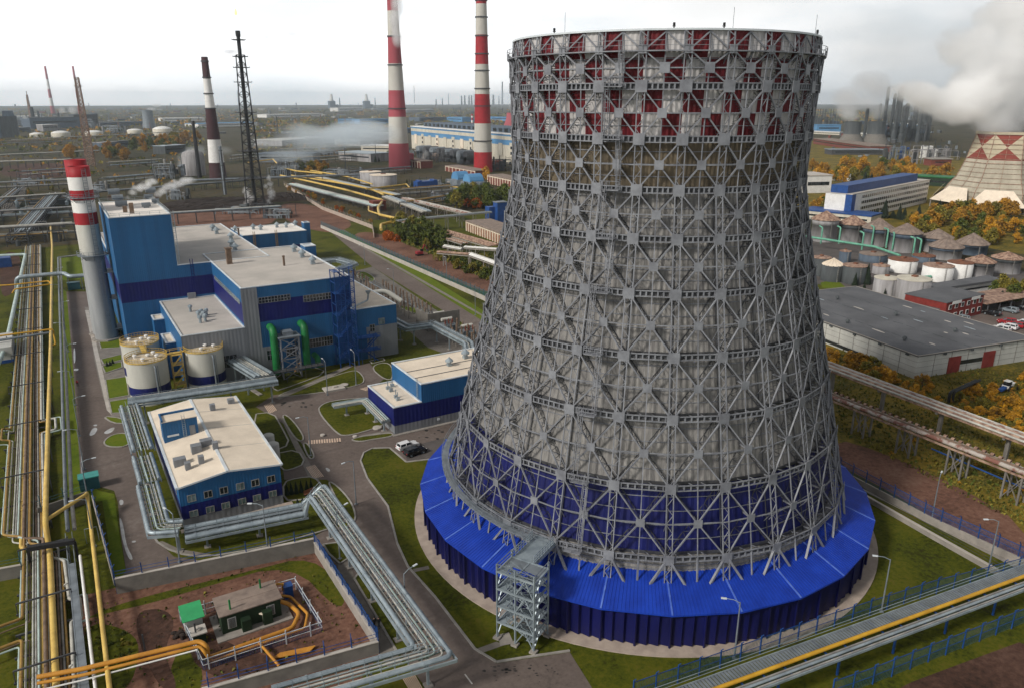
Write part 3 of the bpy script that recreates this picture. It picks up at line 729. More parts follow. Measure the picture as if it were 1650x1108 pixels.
# puddles and stains
for P in ([(143, 700), (150, 688), (158, 689), (154, 698), (147, 702)], [(166, 697), (176, 690), (186, 687), (182, 695), (172, 699)], [(130, 728), (133, 727), (134, 760), (131, 766)], [(191, 830), (198, 840), (204, 880), (216, 900), (208, 902), (198, 875)],
          [(192, 804), (199, 805), (199, 812), (193, 814)], [(118, 562), (121, 560), (122, 580), (119, 588)], [(119, 594), (127, 593), (126, 597), (119, 597)], [(524, 752), (532, 755), (531, 760), (526, 758)],
          [(212, 871), (219, 870), (219, 873), (213, 874)], [(150, 684), (157, 683), (156, 686), (151, 686)]):
    sheet('puddle', smooth_px(P), .03, 'puddle')
rs = random.Random(3)
for cx_, cy_, n, sx, sy in ((475, 652, 9, 40, 4), (700, 700, 12, 30, 8), (850, 1085, 24, 55, 14), (800, 1075, 7, 20, 6), (690, 1000, 4, 20, 30), (560, 700, 3, 20, 20), (170, 560, 4, 8, 60)):
    for _ in range(n):
        x, y = cx_ + rs.uniform(-sx, sx), cy_ + rs.uniform(-sy, sy); a = rs.uniform(1, 5); c = a * rs.uniform(.25, .5)
        sheet('oil_stain', smooth_px([(x - a, y), (x, y - c), (x + a * .8, y - c * .3), (x + a * .3, y + c)], 1), .029, 'stain')
lawn_holes = [(555, 621, 1.0), (608, 690, 1.1), (520, 700, .6), (413, 700, .6), (445, 735, .5), (460, 747, .5), (572, 704, .4)]
# ---------------------------------------------------------------- blue power plant building
plant = thing('power_station', 'large blue power station building with navy band and stepped pale flat roofs behind round tanks', 'power station', (45, 230, 0))
def shell_box(name, x0, x1, y0, y1, bands, roof, parent, skip='', par=0.45, trim='trim'):
    """banded walls (bands: z0, z1, material), a roof sheet and a raised edge; returns the wall part"""
    b = MB(); ms = []
    for z0, z1, m in bands:
        if m not in ms: ms.append(m)
        i = ms.index(m)
        if 'F' not in skip: b.quad((x0, y0, z0), (x1, y0, z0), (x1, y0, z1), (x0, y0, z1), i)
        if 'R' not in skip: b.quad((x1, y0, z0), (x1, y1, z0), (x1, y1, z1), (x1, y0, z1), i)
        if 'K' not in skip: b.quad((x1, y1, z0), (x0, y1, z0), (x0, y1, z1), (x1, y1, z1), i)
        if 'L' not in skip: b.quad((x0, y1, z0), (x0, y0, z0), (x0, y0, z1), (x0, y1, z1), i)
    w = b.build('wall', ms, parent)
    zt = bands[-1][1]
    r = MB(); r.box(x0 + .05, x1 - .05, y0 + .05, y1 - .05, zt - .35, zt - .05); rf = r.build('roof', roof, parent)
    e = MB(); t = .35
    e.box(x0 - .06, x1 + .06, y0 - .06, y0 + t, zt, zt + par * .5); e.box(x0 - .06, x1 + .06, y1 - t, y1 + .06, zt, zt + par * .5)
    e.box(x0 - .06, x0 + t, y0 + t, y1 - t, zt, zt + par * .5); e.box(x1 - t, x1 + .06, y0 + t, y1 - t, zt, zt + par * .5)
    e.build('roof_edge', trim, rf)
    return w, rf
LB, DB, GC = 'blue_light', 'blue_dark', 'grey_clad'
shell_box('boiler', 12.0, 27.4, 229, 267, [(0, 14.6, LB), (14.6, 20.1, DB), (20.1, 38.0, LB)], 'roof_white', plant)
_, roofB = shell_box('hall', 27.4, 53, 229, 302, [(0, 14.6, LB), (14.6, 20.1, DB), (20.1, 23.6, LB)], 'roof_grey', plant, skip='L')
shell_box('rear', 12.0, 27.4, 267, 302, [(0, 14.6, LB), (14.6, 20.1, DB), (20.1, 23.6, LB)], 'roof_grey', plant, skip='F')
_, roofC = shell_box('turbine', 36.3, 64.4, 190.5, 242, [(0, 8.0, LB), (8.0, 14.6, LB), (14.6, 20.0, DB), (20.0, 23.7, LB)], 'roof_grey', plant)
_, roofD = shell_box('annex', 21.4, 36.3, 190.4, 229, [(0, 13.8, GC)], 'roof_grey', plant, skip='RK')
b = MB(); b.box(21.32, 21.4, 190.5, 229, 0, 13.6); b.build('wall', LB, plant)
_, roofE = shell_box('east', 64.4, 77.0, 190.5, 229, [(0, 9.0, GC), (9.0, 14.3, LB)], 'roof_beige', plant, skip='L')
b = MB(); b.box(36.2, 40.1, 190.42, 190.5, 0, 23.6); b.box(40.1, 44.0, 190.42, 190.5, 0, 8.0); b.build('wall_panel', GC, plant); b = MB(); b.box(64.4, 68.0, 190.43, 190.5, 0.1, 9.0); b.build('wall_panel', LB, plant)
_, roofF = shell_box('workshop', 64.5, 91, 322, 345, [(0, 9.5, DB), (9.5, 15, LB)], 'roof_white', plant)
shell_box('lean_to', 53, 66, 268, 296, [(0, 13, LB)], 'trim', plant, skip='L')
shell_box('lean_to', 66, 88, 262, 280, [(0, 5.6, DB)], 'roof_beige', plant)
shell_box('roof_hut', 64.4, 67.8, 231, 236, [(0, 25.0, LB)], 'trim', plant)
shell_box('roof_hut', 92.4, 95, 330, 334, [(0, 17, LB)], 'blue_light', plant)
for x0, x1, y0, y1, zt in ((18.6, 21.3, 222, 227.5, 10.5), (18.9, 21.3, 202, 211, 9.3)):
    shell_box('inlet', x0, x1, y0, y1, [(0, zt, LB)], 'roof_beige', plant, par=.5)
def window_strip(p, x0, x1, y, z0, z1, n, mat='glass', axis='x'):
    f = MB(); g = MB()
    for q in range(n + 1):
        t = x0 + (x1 - x0) * q / n
        if axis == 'x': f.box(t - .06, t + .06, y - .10, y - .02, z0, z1)
        else: f.box(y - .10, y - .02, t - .06, t + .06, z0, z1)
    for z in (z0, (z0 + z1) / 2, z1):
        if axis == 'x': f.box(x0, x1, y - .09, y - .02, z - .05, z + .05)
        else: f.box(y - .09, y - .02, x0, x1, z - .05, z + .05)
    if axis == 'x': g.box(x0, x1, y - .05, y - .005, z0, z1)
    else: g.box(y - .05, y - .005, x0, x1, z0, z1)
    w = f.build('window', 'steel', p); g.build('pane', mat, w)
for a in ((40.3, 48.2, 190.5, 19.4, 20.9, 10), (51.6, 59.0, 190.5, 18.3, 20.0, 9)): window_strip(plant, *a, 'glass')
for a in ((51.5, 58.4, 190.5, 5.9, 8.2, 9), (41.0, 42.6, 190.42, 4.4, 7.0, 2), (46.0, 48.5, 190.5, 4.4, 7.0, 3)): window_strip(plant, *a)
window_strip(plant, 193, 226, 36.3, 19.2, 20.3, 16, 'glass_pale', 'y'); window_strip(plant, 30.0, 33.6, 190.4, 4.2, 7.4, 4); window_strip(plant, 69, 70.4, 190.42, 7.6, 9.6, 2); window_strip(plant, 71.6, 73.3, 190.42, 9.3, 11, 2, 'glass_pale')
b = MB(); b.box(70, 71.6, 190.3, 190.42, 1.6, 5.0); b.build('door', 'steel', plant); b = MB(); b.box(71.6, 73, 190.3, 190.42, .2, 2.4); b.build('door', 'grey_clad', plant)
# roof furniture
def mushroom(p, x, y, z, s=1.0):
    b = MB(); b.cbox(x, y, z, .9 * s, .9 * s, .5 * s); b.lathe(x, y, [(.42 * s, z + .5 * s), (.42 * s, z + .9 * s), (.85 * s, z + .9 * s), (.85 * s, z + 1.2 * s), (.25 * s, z + 1.7 * s), (.1 * s, z + 1.9 * s)], 10)
    b.build('roof_vent', 'galv', p)
for px, py in ((343, 370), (349, 375), (372, 384), (373, 395), (379, 402)): mushroom(roofB, *W(px, py, 24), 23.6, 1.3)
for px, py in ((474, 404), (487, 413), (504, 424)): mushroom(roofC, *W(px, py, 24), 23.7, 1.3)
for px, py in ((379, 369), (408, 366), (420, 367), (446, 363), (461, 363), (476, 360)):
    mushroom(roofF, *W(px, py, 16), 15, 1.3)
for px, py, w, h in ((370, 425, 1.4, 4.4), (458, 428, .5, 2.6), (385, 380, .5, 2.4)):
    x, y = W(px, py, 23.7); b = MB(); b.cbox(x, y, 23.6, w, w, h); b.cbox(x, y, 23.6 + h, w * 1.3, w * 1.3, .3); b.build('chimney', 'pipe_brown', roofB)
b = MB(); x, y = W(309, 480, 13.8); b.cbox(x, y, 13.7, 2.2, 1.8, 1.7); b.build('roof_unit', 'grey_clad', roofD)
for k, (px, py) in enumerate(((320, 512), (325, 509), (329, 512), (333, 508), (323, 520), (331, 517), (307, 502))):
    x, y = W(px, py, 13.8); b = MB(); b.lathe(x, y, [(.35, 13.7), (.35, 15.0), (.6, 15.0), (.55, 15.5), (.2, 15.7)], 8); b.build('roof_vent', 'galv', roofD)
b = MB(); p, q = W(566, 500, 14.6), W(593, 487, 14.6); b.pipe([(p[0], p[1], 15.2), (q[0], q[1], 15.2), (q[0] + .2, q[1], 17)], .25); b.lathe(q[0] + .2, q[1], [(.25, 16.8), (.8, 17.8)], 8, cap=False); b.build('roof_pipe', 'galv', roofE)
fan = []
for px, py, s in ((184, 313, 2.2), (190, 323, 2.0), (196, 333, 2.0), (243, 311, 2.0), (240, 321, 1.6), (236, 335, 1.5), (251, 328, 1.3)):
    x, y = W(px, py, 38); b = MB(); b.tube([(x - s * .8, y, 38.9), (x + s * .8, y, 38.9)], s * .42, 12); b.cbox(x, y, 38, s, s * .6, .6); b.build('silencer', 'galv_dark', plant)
for px, py, h in ((213, 344, 3.0), (202, 342, 1.8), (253, 320, 1.8), (177, 322, 1.4)):
    x, y = W(px, py, 38); b = MB(); b.cbox(x, y, 37.9, 1.1, .8, h); b.build('roof_unit', 'pipe_brown', plant)
b = MB()
for x0, y0, x1, y1 in ((12.2, 229.2, 27.2, 229.2), (27.2, 229.2, 27.2, 266.8), (12.2, 229.2, 12.2, 266.8), (12.2, 266.8, 27.2, 266.8)):
    for h in (.6, 1.1): b.bar((x0, y0, 38.1 + h), (x1, y1, 38.1 + h), .07)
    n = int(math.hypot(x1 - x0, y1 - y0) / 2.2)
    for q in range(n + 1): b.bar((x0 + (x1 - x0) * q / n, y0 + (y1 - y0) * q / n, 38), (x0 + (x1 - x0) * q / n, y0 + (y1 - y0) * q / n, 39.1), .07)
b.build('railing', 'galv', plant)
for (x, y, z0, z1, mt) in ((31.0, 228.7, 14, 25.2, 'blue_dark'), (27.7, 228.7, 24, 39.0, 'galv'), (69, 321.8, 6, 16.5, 'pipe_ochre'), (78, 321.8, 6, 16.5, 'pipe_ochre')):
    b = MB()
    for d in (-.35, .35): b.bar((x + d, y, z0), (x + d, y, z1), .1); b.bar((x + d, y - .7, z0 + 2), (x + d, y - .7, z1), .07)
    for q in range(int((z1 - z0) / .5)): b.bar((x - .35, y, z0 + q * .5), (x + .35, y, z0 + q * .5), .06)
    for q in range(int((z1 - z0) / 1.0)):
        if q > 1: b.bar((x - .35, y - .7, z0 + q), (x + .35, y - .7, z0 + q), .06); b.bar((x - .35, y, z0 + q), (x - .35, y - .7, z0 + q), .06); b.bar((x + .35, y, z0 + q), (x + .35, y - .7, z0 + q), .06)
    b.build('ladder', mt, plant)
# escape stair cage on the turbine hall front
es = thing('escape_stair', 'blue caged escape stair climbing the front corner of the blue power station', 'escape stair', (61.5, 188.3, 0))
b = MB()
X0, X1, Y0, Y1 = 58.9, 64.0, 186.6, 190.2
for x in (X0, (X0 + X1) / 2, X1):
    for y in (Y0, Y1): b.bar((x, y, 0), (x, y, 26.2), .2)
for q in range(9):
    z = 2.8 + q * 2.9
    for y in (Y0, Y1): b.bar((X0, y, z), (X1, y, z), .14)
    for x in (X0, X1): b.bar((x, Y0, z), (x, Y1, z), .14)
    for h in (.5, 1.1): b.bar((X0, Y0, z + h), (X1, Y0, z + h), .09); b.bar((X1, Y0, z + h), (X1, Y1, z + h), .09)
b.build('frame', 'fence_blue', es)
for q in range(9):
    z = q * 2.9 - .1; z = max(z, 0); f = MB()
    xa, xb = (X0 + .9, X1 - .9) if q % 2 else (X1 - .9, X0 + .9)
    for d in (Y0 + .4, Y0 + 1.5):
        f.bar((xa, d, z), (xb, d, z + 2.9), .1, .28); f.bar((xa, d, z + 1), (xb, d, z + 3.9), .08)
    for r in range(9): f.bar((xa + (xb - xa) * (r + .5) / 9, Y0 + .4, z + 2.9 * (r + .5) / 9), (xa + (xb - xa) * (r + .5) / 9, Y0 + 1.5, z + 2.9 * (r + .5) / 9), .3, .06)
    f.box(xb - .5, xb + .5, Y0 + .2, Y1 - .2, z + 2.84, z + 2.9)
    f.build('flight', 'fence_blue', es)
b = MB()
for q in range(44): b.bar((X0 + (X1 - X0) * (q % 22) / 21, Y0 - .02 if q < 22 else Y1, 3), (X0 + (X1 - X0) * (q % 22) / 21, Y0 - .02 if q < 22 else Y1, 25.5), .045)
b.build('mesh_panel', 'fence_blue', es)
s2 = thing('escape_stair', 'lower blue stair with gallery beside the wide blue escape stair and grey cladding', 'escape stair', (67, 188.6, 0))
b = MB()
for x in (65.2, 68.6): b.bar((x, 187.2, 0), (x, 187.2, 8), .16); b.bar((x, 190, 0), (x, 190, 8), .16)
for z in (3.4, 7.0):
    b.box(64.8, 70.6, 187.0, 190.2, z - .1, z)
    for h in (.5, 1.0): b.bar((64.8, 187, z + h), (70.6, 187, z + h), .09)
    for q in range(7): b.bar((64.8 + q * .96, 187, z), (64.8 + q * .96, 187, z + 1), .08)
b.build('frame', 'fence_blue', s2)
for (xa, xb, z) in ((70, 66, 0), (66, 70, 3.4)):
    f = MB()
    for d in (187.3, 188.5): f.bar((xa, d, z), (xb, d, z + 3.5), .1, .28); f.bar((xa, d, z + 1), (xb, d, z + 4.5), .07)
    f.build('flight', 'fence_blue', s2)
# green ducts and their lattice stand
for px, ptop, pb, r, lab in ((430, 530, 590, .95, 'left green elbow duct'), (480, 524, 585, .95, 'right green elbow duct'), (507, 575, 592, .75, 'short green elbow duct')):
    x, y = W(px, pb, 0); y = 187.2; zt = top_z(x, y, ptop)
    d = MB(); d.pipe([(x, 190.3, zt - .2), (x, y, zt - .2), (x, y, 1.5)], r, 14, 0, bend=1.9); d.build('duct', 'green_duct', plant, True)
b = MB()
xa, xb, ya, yb = 43.6, 48.2, 185.6, 189.6
for x in (xa, xb):
    for y in (ya, yb): b.bar((x, y, 0), (x, y, 11), .28)
for q in range(4):
    z0, z1 = q * 2.7, q * 2.7 + 2.7
    for (p, s_) in (((xa, ya), (xb, ya)), ((xb, ya), (xb, yb)), ((xa, ya), (xa, yb))):
        b.bar((*p, z0), (*s_, z1), .18); b.bar((*s_, z0), (*p, z1), .18); b.bar((*p, z1), (*s_, z1), .2)
fs = thing('lattice_stand', 'pale steel lattice stand between two green ducts of the blue building', 'lattice stand', (46, 187.5, 0)); b.build('frame', 'steel', fs)
d = MB(); d.box(xa - .5, xb + .5, ya - .3, yb + .2, 11, 11.2); d.box(xa + 1, xb - 1, ya + 1, yb - .5, 11.2, 12.2, 0)
d.build('platform', 'galv_dark', fs)
b = MB()
for x0, x1, y in ((39, 53.5, 184.5),):
    b.box(x0, x1, y - 1.2, y + .8, 2.9, 3.05); [b.bar((x0, y - 1.2, 3 + h), (x1, y - 1.2, 3 + h), .08) for h in (.5, 1.0)]
    for q in range(10): b.bar((x0 + q * 1.6, y - 1.2, 0 if q % 3 == 0 else 3), (x0 + q * 1.6, y - 1.2, 4), .1)
pl = b.build('service_platform', 'steel_dark'); tag(pl, 'low dark service platform under the green ducts of the blue building', 'platform')
for k, (px, py) in enumerate(((466, 597), (476, 600))):
    x, y = W(px, py); b = MB(); b.pipe([(x, y, .2), (x + .6, y + .3, 1.6), (x + 2, y + 1, 2.4)], .28, 8); b.bar((x + 1, y, 0), (x + 1, y, 2), .2)
    tag(b.build('valve_pipe', 'orange'), 'orange angled valve pipe %s below the platform of green ducts' % ('left one' if k == 0 else 'right one'), 'pipe')
# ---------------------------------------------------------------- twin flue chimney
ch = thing('chimney', 'twin steel flue chimney, grey below, banded red and white above, beside blue power station', 'chimney', (8.2, 249, 0))
def flue(x, y, r, h, name):
    L = [(0, 'galv_l'), (29.5, 'galv_l'), (38.5, 'stack_white'), (42, 'red'), (45.4, 'white'), (48.3, 'red'), (h * .94, 'white'), (h, 'red')]
    z = [0] + [top_z(x, y, q) for q in (412, 361, 342, 322, 306, 285)] + [h]; ms = ['grey_flue', 'tank_cream', 'red', 'white', 'red', 'white', 'red']
    names = []; idx = []
    for m in ms:
        if m not in names: names.append(m)
        idx.append(names.index(m))
    b = MB(); prof = [(r if i else r * 1.12, zz) for i, zz in enumerate(z)]
    prof[-1] = (r * 1.02, h)
    b.lathe(x, y, prof + [(r * 1.02, h), (r * .8, h), (r * .8, h - 2)], 24, ms=idx + [idx[-1]] * 3, cap=True)
    b.build(name, names, ch, True)
pm('grey_flue', (0.36, 0.37, 0.38), (0.26, 0.27, 0.28), 0.3, 0.5, 0.1, 0, 0.2)
hC = top_z(7.4, 249, 268)
flue(7.6, 248.6, 2.8, hC, 'flue'); flue(7.3, 255.2, 2.8, hC + 1.4, 'flue')
for z in (25.4, hC - 8.6):
    b = MB(); b.lathe(7.6, 248.6, [(2.8, z), (4.1, z), (4.1, z + .2), (2.8, z + .2)], 20, cap=False)
    for h in (.6, 1.2): b.lathe(7.6, 248.6, [(4.05, z + h), (4.15, z + h), (4.15, z + h + .08), (4.05, z + h + .08)], 20, cap=False)
    for q in range(20): a = q * .314; b.bar((7.6 + 4.1 * math.cos(a), 248.6 + 4.1 * math.sin(a), z), (7.6 + 4.1 * math.cos(a), 248.6 + 4.1 * math.sin(a), z + 1.2), .08)
    for q in range(8): a = q * .785; b.bar((7.6 + 2.8 * math.cos(a), 248.6 + 2.8 * math.sin(a), z - 1.3), (7.6 + 4.1 * math.cos(a), 248.6 + 4.1 * math.sin(a), z), .12)
    b.build('platform', 'galv_dark', ch)
b = MB()
lx, ly = 8.6, 245.9
for d in (-.5, .5): b.bar((lx + d, ly, 1), (lx + d, ly, 50), .12); b.bar((lx + d, ly - .8, 3), (lx + d, ly - .8, 50), .09)
for q in range(62): b.bar((lx - .5, ly, 1 + q * .8), (lx + .5, ly, 1 + q * .8), .08)
for q in range(30): b.bar((lx - .5, ly - .8, 3 + q * 1.6), (lx + .5, ly - .8, 3 + q * 1.6), .09); b.bar((lx + .5, ly, 3 + q * 1.6), (lx + .5, ly - .8, 3 + q * 1.6), .08)
b.build('ladder', 'galv_dark', ch)
for z in (3.0, 12, 20): b = MB(); b.box(7.0, 12.2, 246.5, 252, z, z + .35); b.build('bracket', 'galv_dark', ch)
b = MB(); b.lathe(7.6, 248.6, [(4.2, 0), (4.2, .5)], 8); b.lathe(7.3, 255.2, [(4.2, 0), (4.2, .5)], 8); b.build('plinth', 'concrete', ch)
# ---------------------------------------------------------------- three cream tanks
def cream_tank(x, y, r, h, label):
    t = thing('storage_tank', label, 'storage tank', (x, y, 0), 'cream tanks beside the blue building')
    b = MB(); b.lathe(x, y, [(r, 0), (r, 2.2), (r, 4.4), (r, h)], 40, ms=[0, 1, 0, 0], cap=False); b.build('tank_shell', ['tank_cream', 'blue_dark'], t, True)
    b = MB(); b.lathe(x, y, [(r, h - .05), (r * .6, h + .25), (.05, h + .45)], 32); b.build('tank_roof', 'tank_top', t, True)
    b = MB()
    for hh in (.1, .6, 1.15): b.lathe(x, y, [(r + .02, h + hh), (r + .12, h + hh), (r + .12, h + hh + (.25 if hh < .2 else .08)), (r + .02, h + hh + (.25 if hh < .2 else .08))], 40, cap=False)
    for q in range(40): a = q * .157; b.bar((x + (r + .07) * math.cos(a), y + (r + .07) * math.sin(a), h), (x + (r + .07) * math.cos(a), y + (r + .07) * math.sin(a), h + 1.2), .07)
    b.build('railing', 'yellow_pale', t)
    for k, (dx, dy) in enumerate(((-.5, .3), (.4, .45), (.5, -.2), (-.2, -.5), (.1, .1))):
        v = MB(); v.lathe(x + dx * r, y + dy * r, [(.32, h + .1), (.32, h + .7), (.5, h + .7), (.45, h + .95), (.1, h + 1.05)], 10); v.build('roof_vent', 'white', t)
    p = MB(); a = R_(-75); q = (x + (r + .5) * math.cos(a), y + (r + .5) * math.sin(a)); p.pipe([(q[0], q[1], .3), (q[0], q[1], h - 1.2), (x + r * math.cos(a), y + r * math.sin(a), h - .6)], .22)
    p.bar((q[0] + .5, q[1], 0), (q[0] + .5, q[1], h - .5), .12); p.build('drain_pipe', 'galv_dark', t)
    return t
HT = 10.2
cream_tank(13.0, 188.8, 4.5, HT, 'cream tank with a navy band nearest the pipe rack, left front of three')
cream_tank(13.2, 204.0, 4.4, HT, 'cream tank behind another cream tank, farthest of the three by the twin chimney')
cream_tank(26.0, 190.0, 4.4, HT, 'cream tank with a navy band standing by the grey annex, rightmost of three')
b = MB()
for (x0, y0, x1, y1, z) in ((17.3, 189.2, 21.8, 189.8, 10.4), (13.2, 193.2, 13.2, 199.7, 10.4)):
    b.bar((x0, y0, z), (x1, y1, z), 1.1, .15)
    for s_ in (-.55, .55): b.bar((x0 + (0 if y0 == y1 or abs(x1 - x0) > 1 else s_), y0 + (s_ if abs(x1 - x0) > 1 else 0), z + 1), (x1 + (0 if abs(x1 - x0) > 1 else s_), y1 + (s_ if abs(x1 - x0) > 1 else 0), z + 1), .09)
for q in range(4):
    z = 2.6 + q * 2.5; b.box(18.4, 20.8, 188.0, 190.4, z, z + .12); b.bar((18.4, 188, z - 2.5), (20.8, 188, z), .2, .3)
    b.bar((18.4, 188, z + 1), (20.8, 188, z + 1), .08); b.bar((20.8, 188, z + 1), (20.8, 190.4, z + 1), .08)
for x in (18.4, 20.8):
    for y in (188, 190.4): b.bar((x, y, 0), (x, y, 11.2), .16)
tag(b.build('tank_stair', 'yellow_pale'), 'ochre stair and catwalks linking the three cream tanks', 'catwalk stair')
# ---------------------------------------------------------------- front office building (G)
g = thing('blue_building', 'two storey blue building with beige low gable roof and two rows of windows', 'building', (18.4, 141.3, 0))
gx0, gx1, gy0, gy1, ge, gr, gxr = 10.2, 26.7, 123.0, 159.6, 7.6, 8.7, 18.0
b = MB()
for z0, z1, m in ((0, 1.8, 2), (1.8, 4.3, 1), (4.3, ge, 0)):
    b.quad((gx0, gy0, z0), (gx1, gy0, z0), (gx1, gy0, z1), (gx0, gy0, z1), m); b.quad((gx1, gy0, z0), (gx1, gy1, z0), (gx1, gy1, z1), (gx1, gy0, z1), m)
    b.quad((gx1, gy1, z0), (gx0, gy1, z0), (gx0, gy1, z1), (gx1, gy1, z1), m); b.quad((gx0, gy1, z0), (gx0, gy0, z0), (gx0, gy0, z1), (gx0, gy1, z1), m)
for y in (gy0, gy1): b.add([(gx0, y, ge), (gx1, y, ge), (gxr, y, gr)], [(0, 1, 2)], 0)
b.build('wall', [LB, DB, GC], g)
r = MB()
for xa, za, xb, zb in ((gx0 - .25, ge, gxr, gr), (gxr, gr, gx1 + .25, ge)):
    v = [(xa, gy0 - .25, za), (xb, gy0 - .25, zb), (xb, gy1 + .25, zb), (xa, gy1 + .25, za)]
    v += [(p[0], p[1], p[2] + .22) for p in v]
    r.add(v, [(0, 3, 2, 1), (4, 5, 6, 7), (0, 1, 5, 4), (1, 2, 6, 5), (2, 3, 7, 6), (3, 0, 4, 7)])
rf = r.build('roof', 'roof_beige', g)
e = MB(); e.bar((gxr, gy0 - .3, gr + .24), (gxr, gy1 + .3, gr + .24), .5, .12)
for x in (gx0 - .25, gx1 + .25): e.bar((x, gy0 - .3, ge + .2), (x, gy1 + .3, ge + .2), .42, .3)
for xa, za, xb, zb in ((gx0 - .3, ge, gxr, gr), (gxr, gr, gx1 + .3, ge)):
    for y in (gy0 - .27, gy1 + .27): e.bar((xa, y, za + .12), (xb, y, zb + .12), .1, .28)
e.build('roof_edge', 'trim', rf)
for y in (133, 143, 152): e2 = MB(); e2.bar((gxr, y, gr + .23), (gx1, y, ge + .23), .16, .05); e2.build('roof_joint', 'roof_grey', rf)
def gz_(x): return ge + .22 + (gr - ge) * (1 - abs(x - gxr) / (gxr - gx0 if x < gxr else gx1 - gxr))
for px, py, w, h, d in ((290, 745, 2.0, 1.3, 1.4), (317, 728, 1.7, 1.4, 1.5), (333, 719, 2.0, 1.1, 1.4), (303, 753, .9, 1.3, 1), (325, 746, .9, 1.4, 1), (348, 726, .9, 1.3, 1), (343, 661, 1.0, 1.3, 1), (372, 646, 1.3, 1.0, 1.2)):
    x, y = W(px, py, 8.4); m = MB(); m.cbox(x, y, gz_(x) - .2, w, d, h + .2); m.build('roof_unit', GC, g)
ph = MB(); ph.box(10.7, 16.7, 142.0, 145.6, 7.4, 12.0); ph.build('penthouse', LB, g)
ph = MB(); ph.box(10.6, 16.8, 141.9, 145.7, 12.0, 12.12); ph.box(10.6, 16.8, 145.4, 145.7, 12.12, 12.5, 1); ph.box(10.6, 10.9, 141.9, 145.4, 12.12, 12.5, 1); ph.build('penthouse_roof', ['roof_beige', 'blue_light'], g)
d = MB(); d.box(15.2, 16.2, 141.85, 141.98, 8.4, 10.5); d.build('door', GC, g); d = MB(); d.box(11.3, 13.3, 141.9, 141.98, 9.0, 9.35); d.build('vent_grille', 'trim', g)
d = MB()
for s_ in (-.25, .25): d.bar((14.3 + s_, 141.7, 8.2), (14.3 + s_, 141.7, 13), .07)
for q in range(12): d.bar((14.05, 141.7, 8.4 + q * .38), (14.55, 141.7, 8.4 + q * .38), .05)
d.build('ladder', 'galv', g)
def win(p, x, y, z, w, h, mat='glass', frame='pipe_grey', axis='x'):
    f = MB(); q = MB()
    A = lambda a0, a1, d0, d1, z0, z1, mb: mb.box(a0, a1, y - d1, y - d0, z0, z1) if axis == 'x' else mb.box(y - d1, y - d0, a0, a1, z0, z1)
    for a0, a1, z0, z1 in ((x - w / 2, x + w / 2, z, z + .1), (x - w / 2, x + w / 2, z + h - .1, z + h), (x - w / 2, x - w / 2 + .1, z + .1, z + h - .1), (x + w / 2 - .1, x + w / 2, z + .1, z + h - .1), (x - .05, x + .05, z + .1, z + h - .1)):
        A(a0, a1, .003, .08, z0, z1, f)
    A(x - w / 2 + .02, x + w / 2 - .02, .002, .035, z + .02, z + h - .02, q)
    o = f.build('window', frame, p); q.build('pane', mat, o)
for k, x in enumerate((12.0, 14.6, 17.1, 19.8, 22.3, 25.0)):
    win(g, x, gy0, 4.75, 1.35, 1.3, 'glass' if k % 3 else 'glass_pale'); win(g, x, gy0, 1.9, 1.35, 1.2, 'glass_pale')
for k, y in enumerate((127, 131, 135, 139, 150, 154)): win(g, y, gx0, 4.9, 1.3, 1.2, 'glass_pale', 'pipe_grey', 'y')
b = MB(); b.box(gx0 - .6, gx1 + 1.4, gy0 - 1.2, gy0, 0, .16); tag(b.build('paved_strip', 'concrete_pink', org=(0, 0, 0)), kind='structure')
for k, (px, py, rr, hh) in enumerate(((435, 705, 1.15, 3.6), (441, 722, 1.35, 3.9))):
    x, y = W(px, py + 22); b = MB(); b.lathe(x, y, [(rr, 0), (rr, hh), (rr * .75, hh + .25), (.3, hh + .3)], 20)
    t = b.build('water_tank', 'tank_cream', None, True); tag(t, ['smaller', 'larger'][k] + ' cream upright tank beside the right wall of the two storey blue building', 'tank')
# ---------------------------------------------------------------- pump building (H)
h = thing('pump_house', 'blue stepped pump house with grey base beside the cooling tower', 'building', (68, 147, 0))
shell_box('low', 54.9, 61.4, 140.0, 155.2, [(0, 2.0, GC), (2.0, 4.2, DB), (4.2, 6.1, DB)], 'roof_beige', h, skip='R')
_, hr = shell_box('high', 61.4, 83, 140.02, 156.4, [(0, 2.0, GC), (2.0, 5.9, DB), (5.9, 10.1, LB)], 'roof_beige', h)
mushroom(hr, *W(724, 588, 10.2), 10.1, 1.1); mushroom(hr, *W(750, 576, 10.2), 10.1, 1.2)
for dx in (3.5, 8.0): m = MB(); m.bar((62, 141 + dx, 10.12), (83, 141 + dx, 10.12), .2, .08); m.build('roof_joint', 'roof_dark', hr)
for px, py in ((625, 626), (632, 622), (630, 630), (638, 640), (641, 644)):
    x, y = W(px, py, 6.1); m = MB(); m.cbox(x, y, 6.0, .8, .6, .7); m.bar((x, y, 6.6), (x, y, 8), .15); m.build('roof_vent', 'galv', h)
m = MB()
for s_ in (-.3, .3): m.bar((61.1, 141.5 + s_, 6), (61.1, 141.5 + s_, 11.3), .08)
for q in range(12): m.bar((61.1, 141.2, 6.2 + q * .42), (61.1, 141.8, 6.2 + q * .42), .05)
m.build('ladder', 'galv', h)
m = MB(); m.box(70.3, 71.5, 139.93, 140.02, .9, 2.0); m.build('vent_grille', 'trim', h); m = MB(); m.box(65, 65.6, 139.93, 140.02, 1.1, 1.6); m.build('vent_grille', 'trim', h)
m = MB(); m.box(54.84, 54.9, 147, 148.6, 0, 2.4); m.box(54.84, 54.9, 151, 152.4, 0, 2.2); m.build('door', GC, h)
b = MB(); b.box(54.2, 71.5, 139.2, 140, 0, .15); tag(b.build('paved_strip', 'concrete', org=(0, 0, 0)), kind='structure')
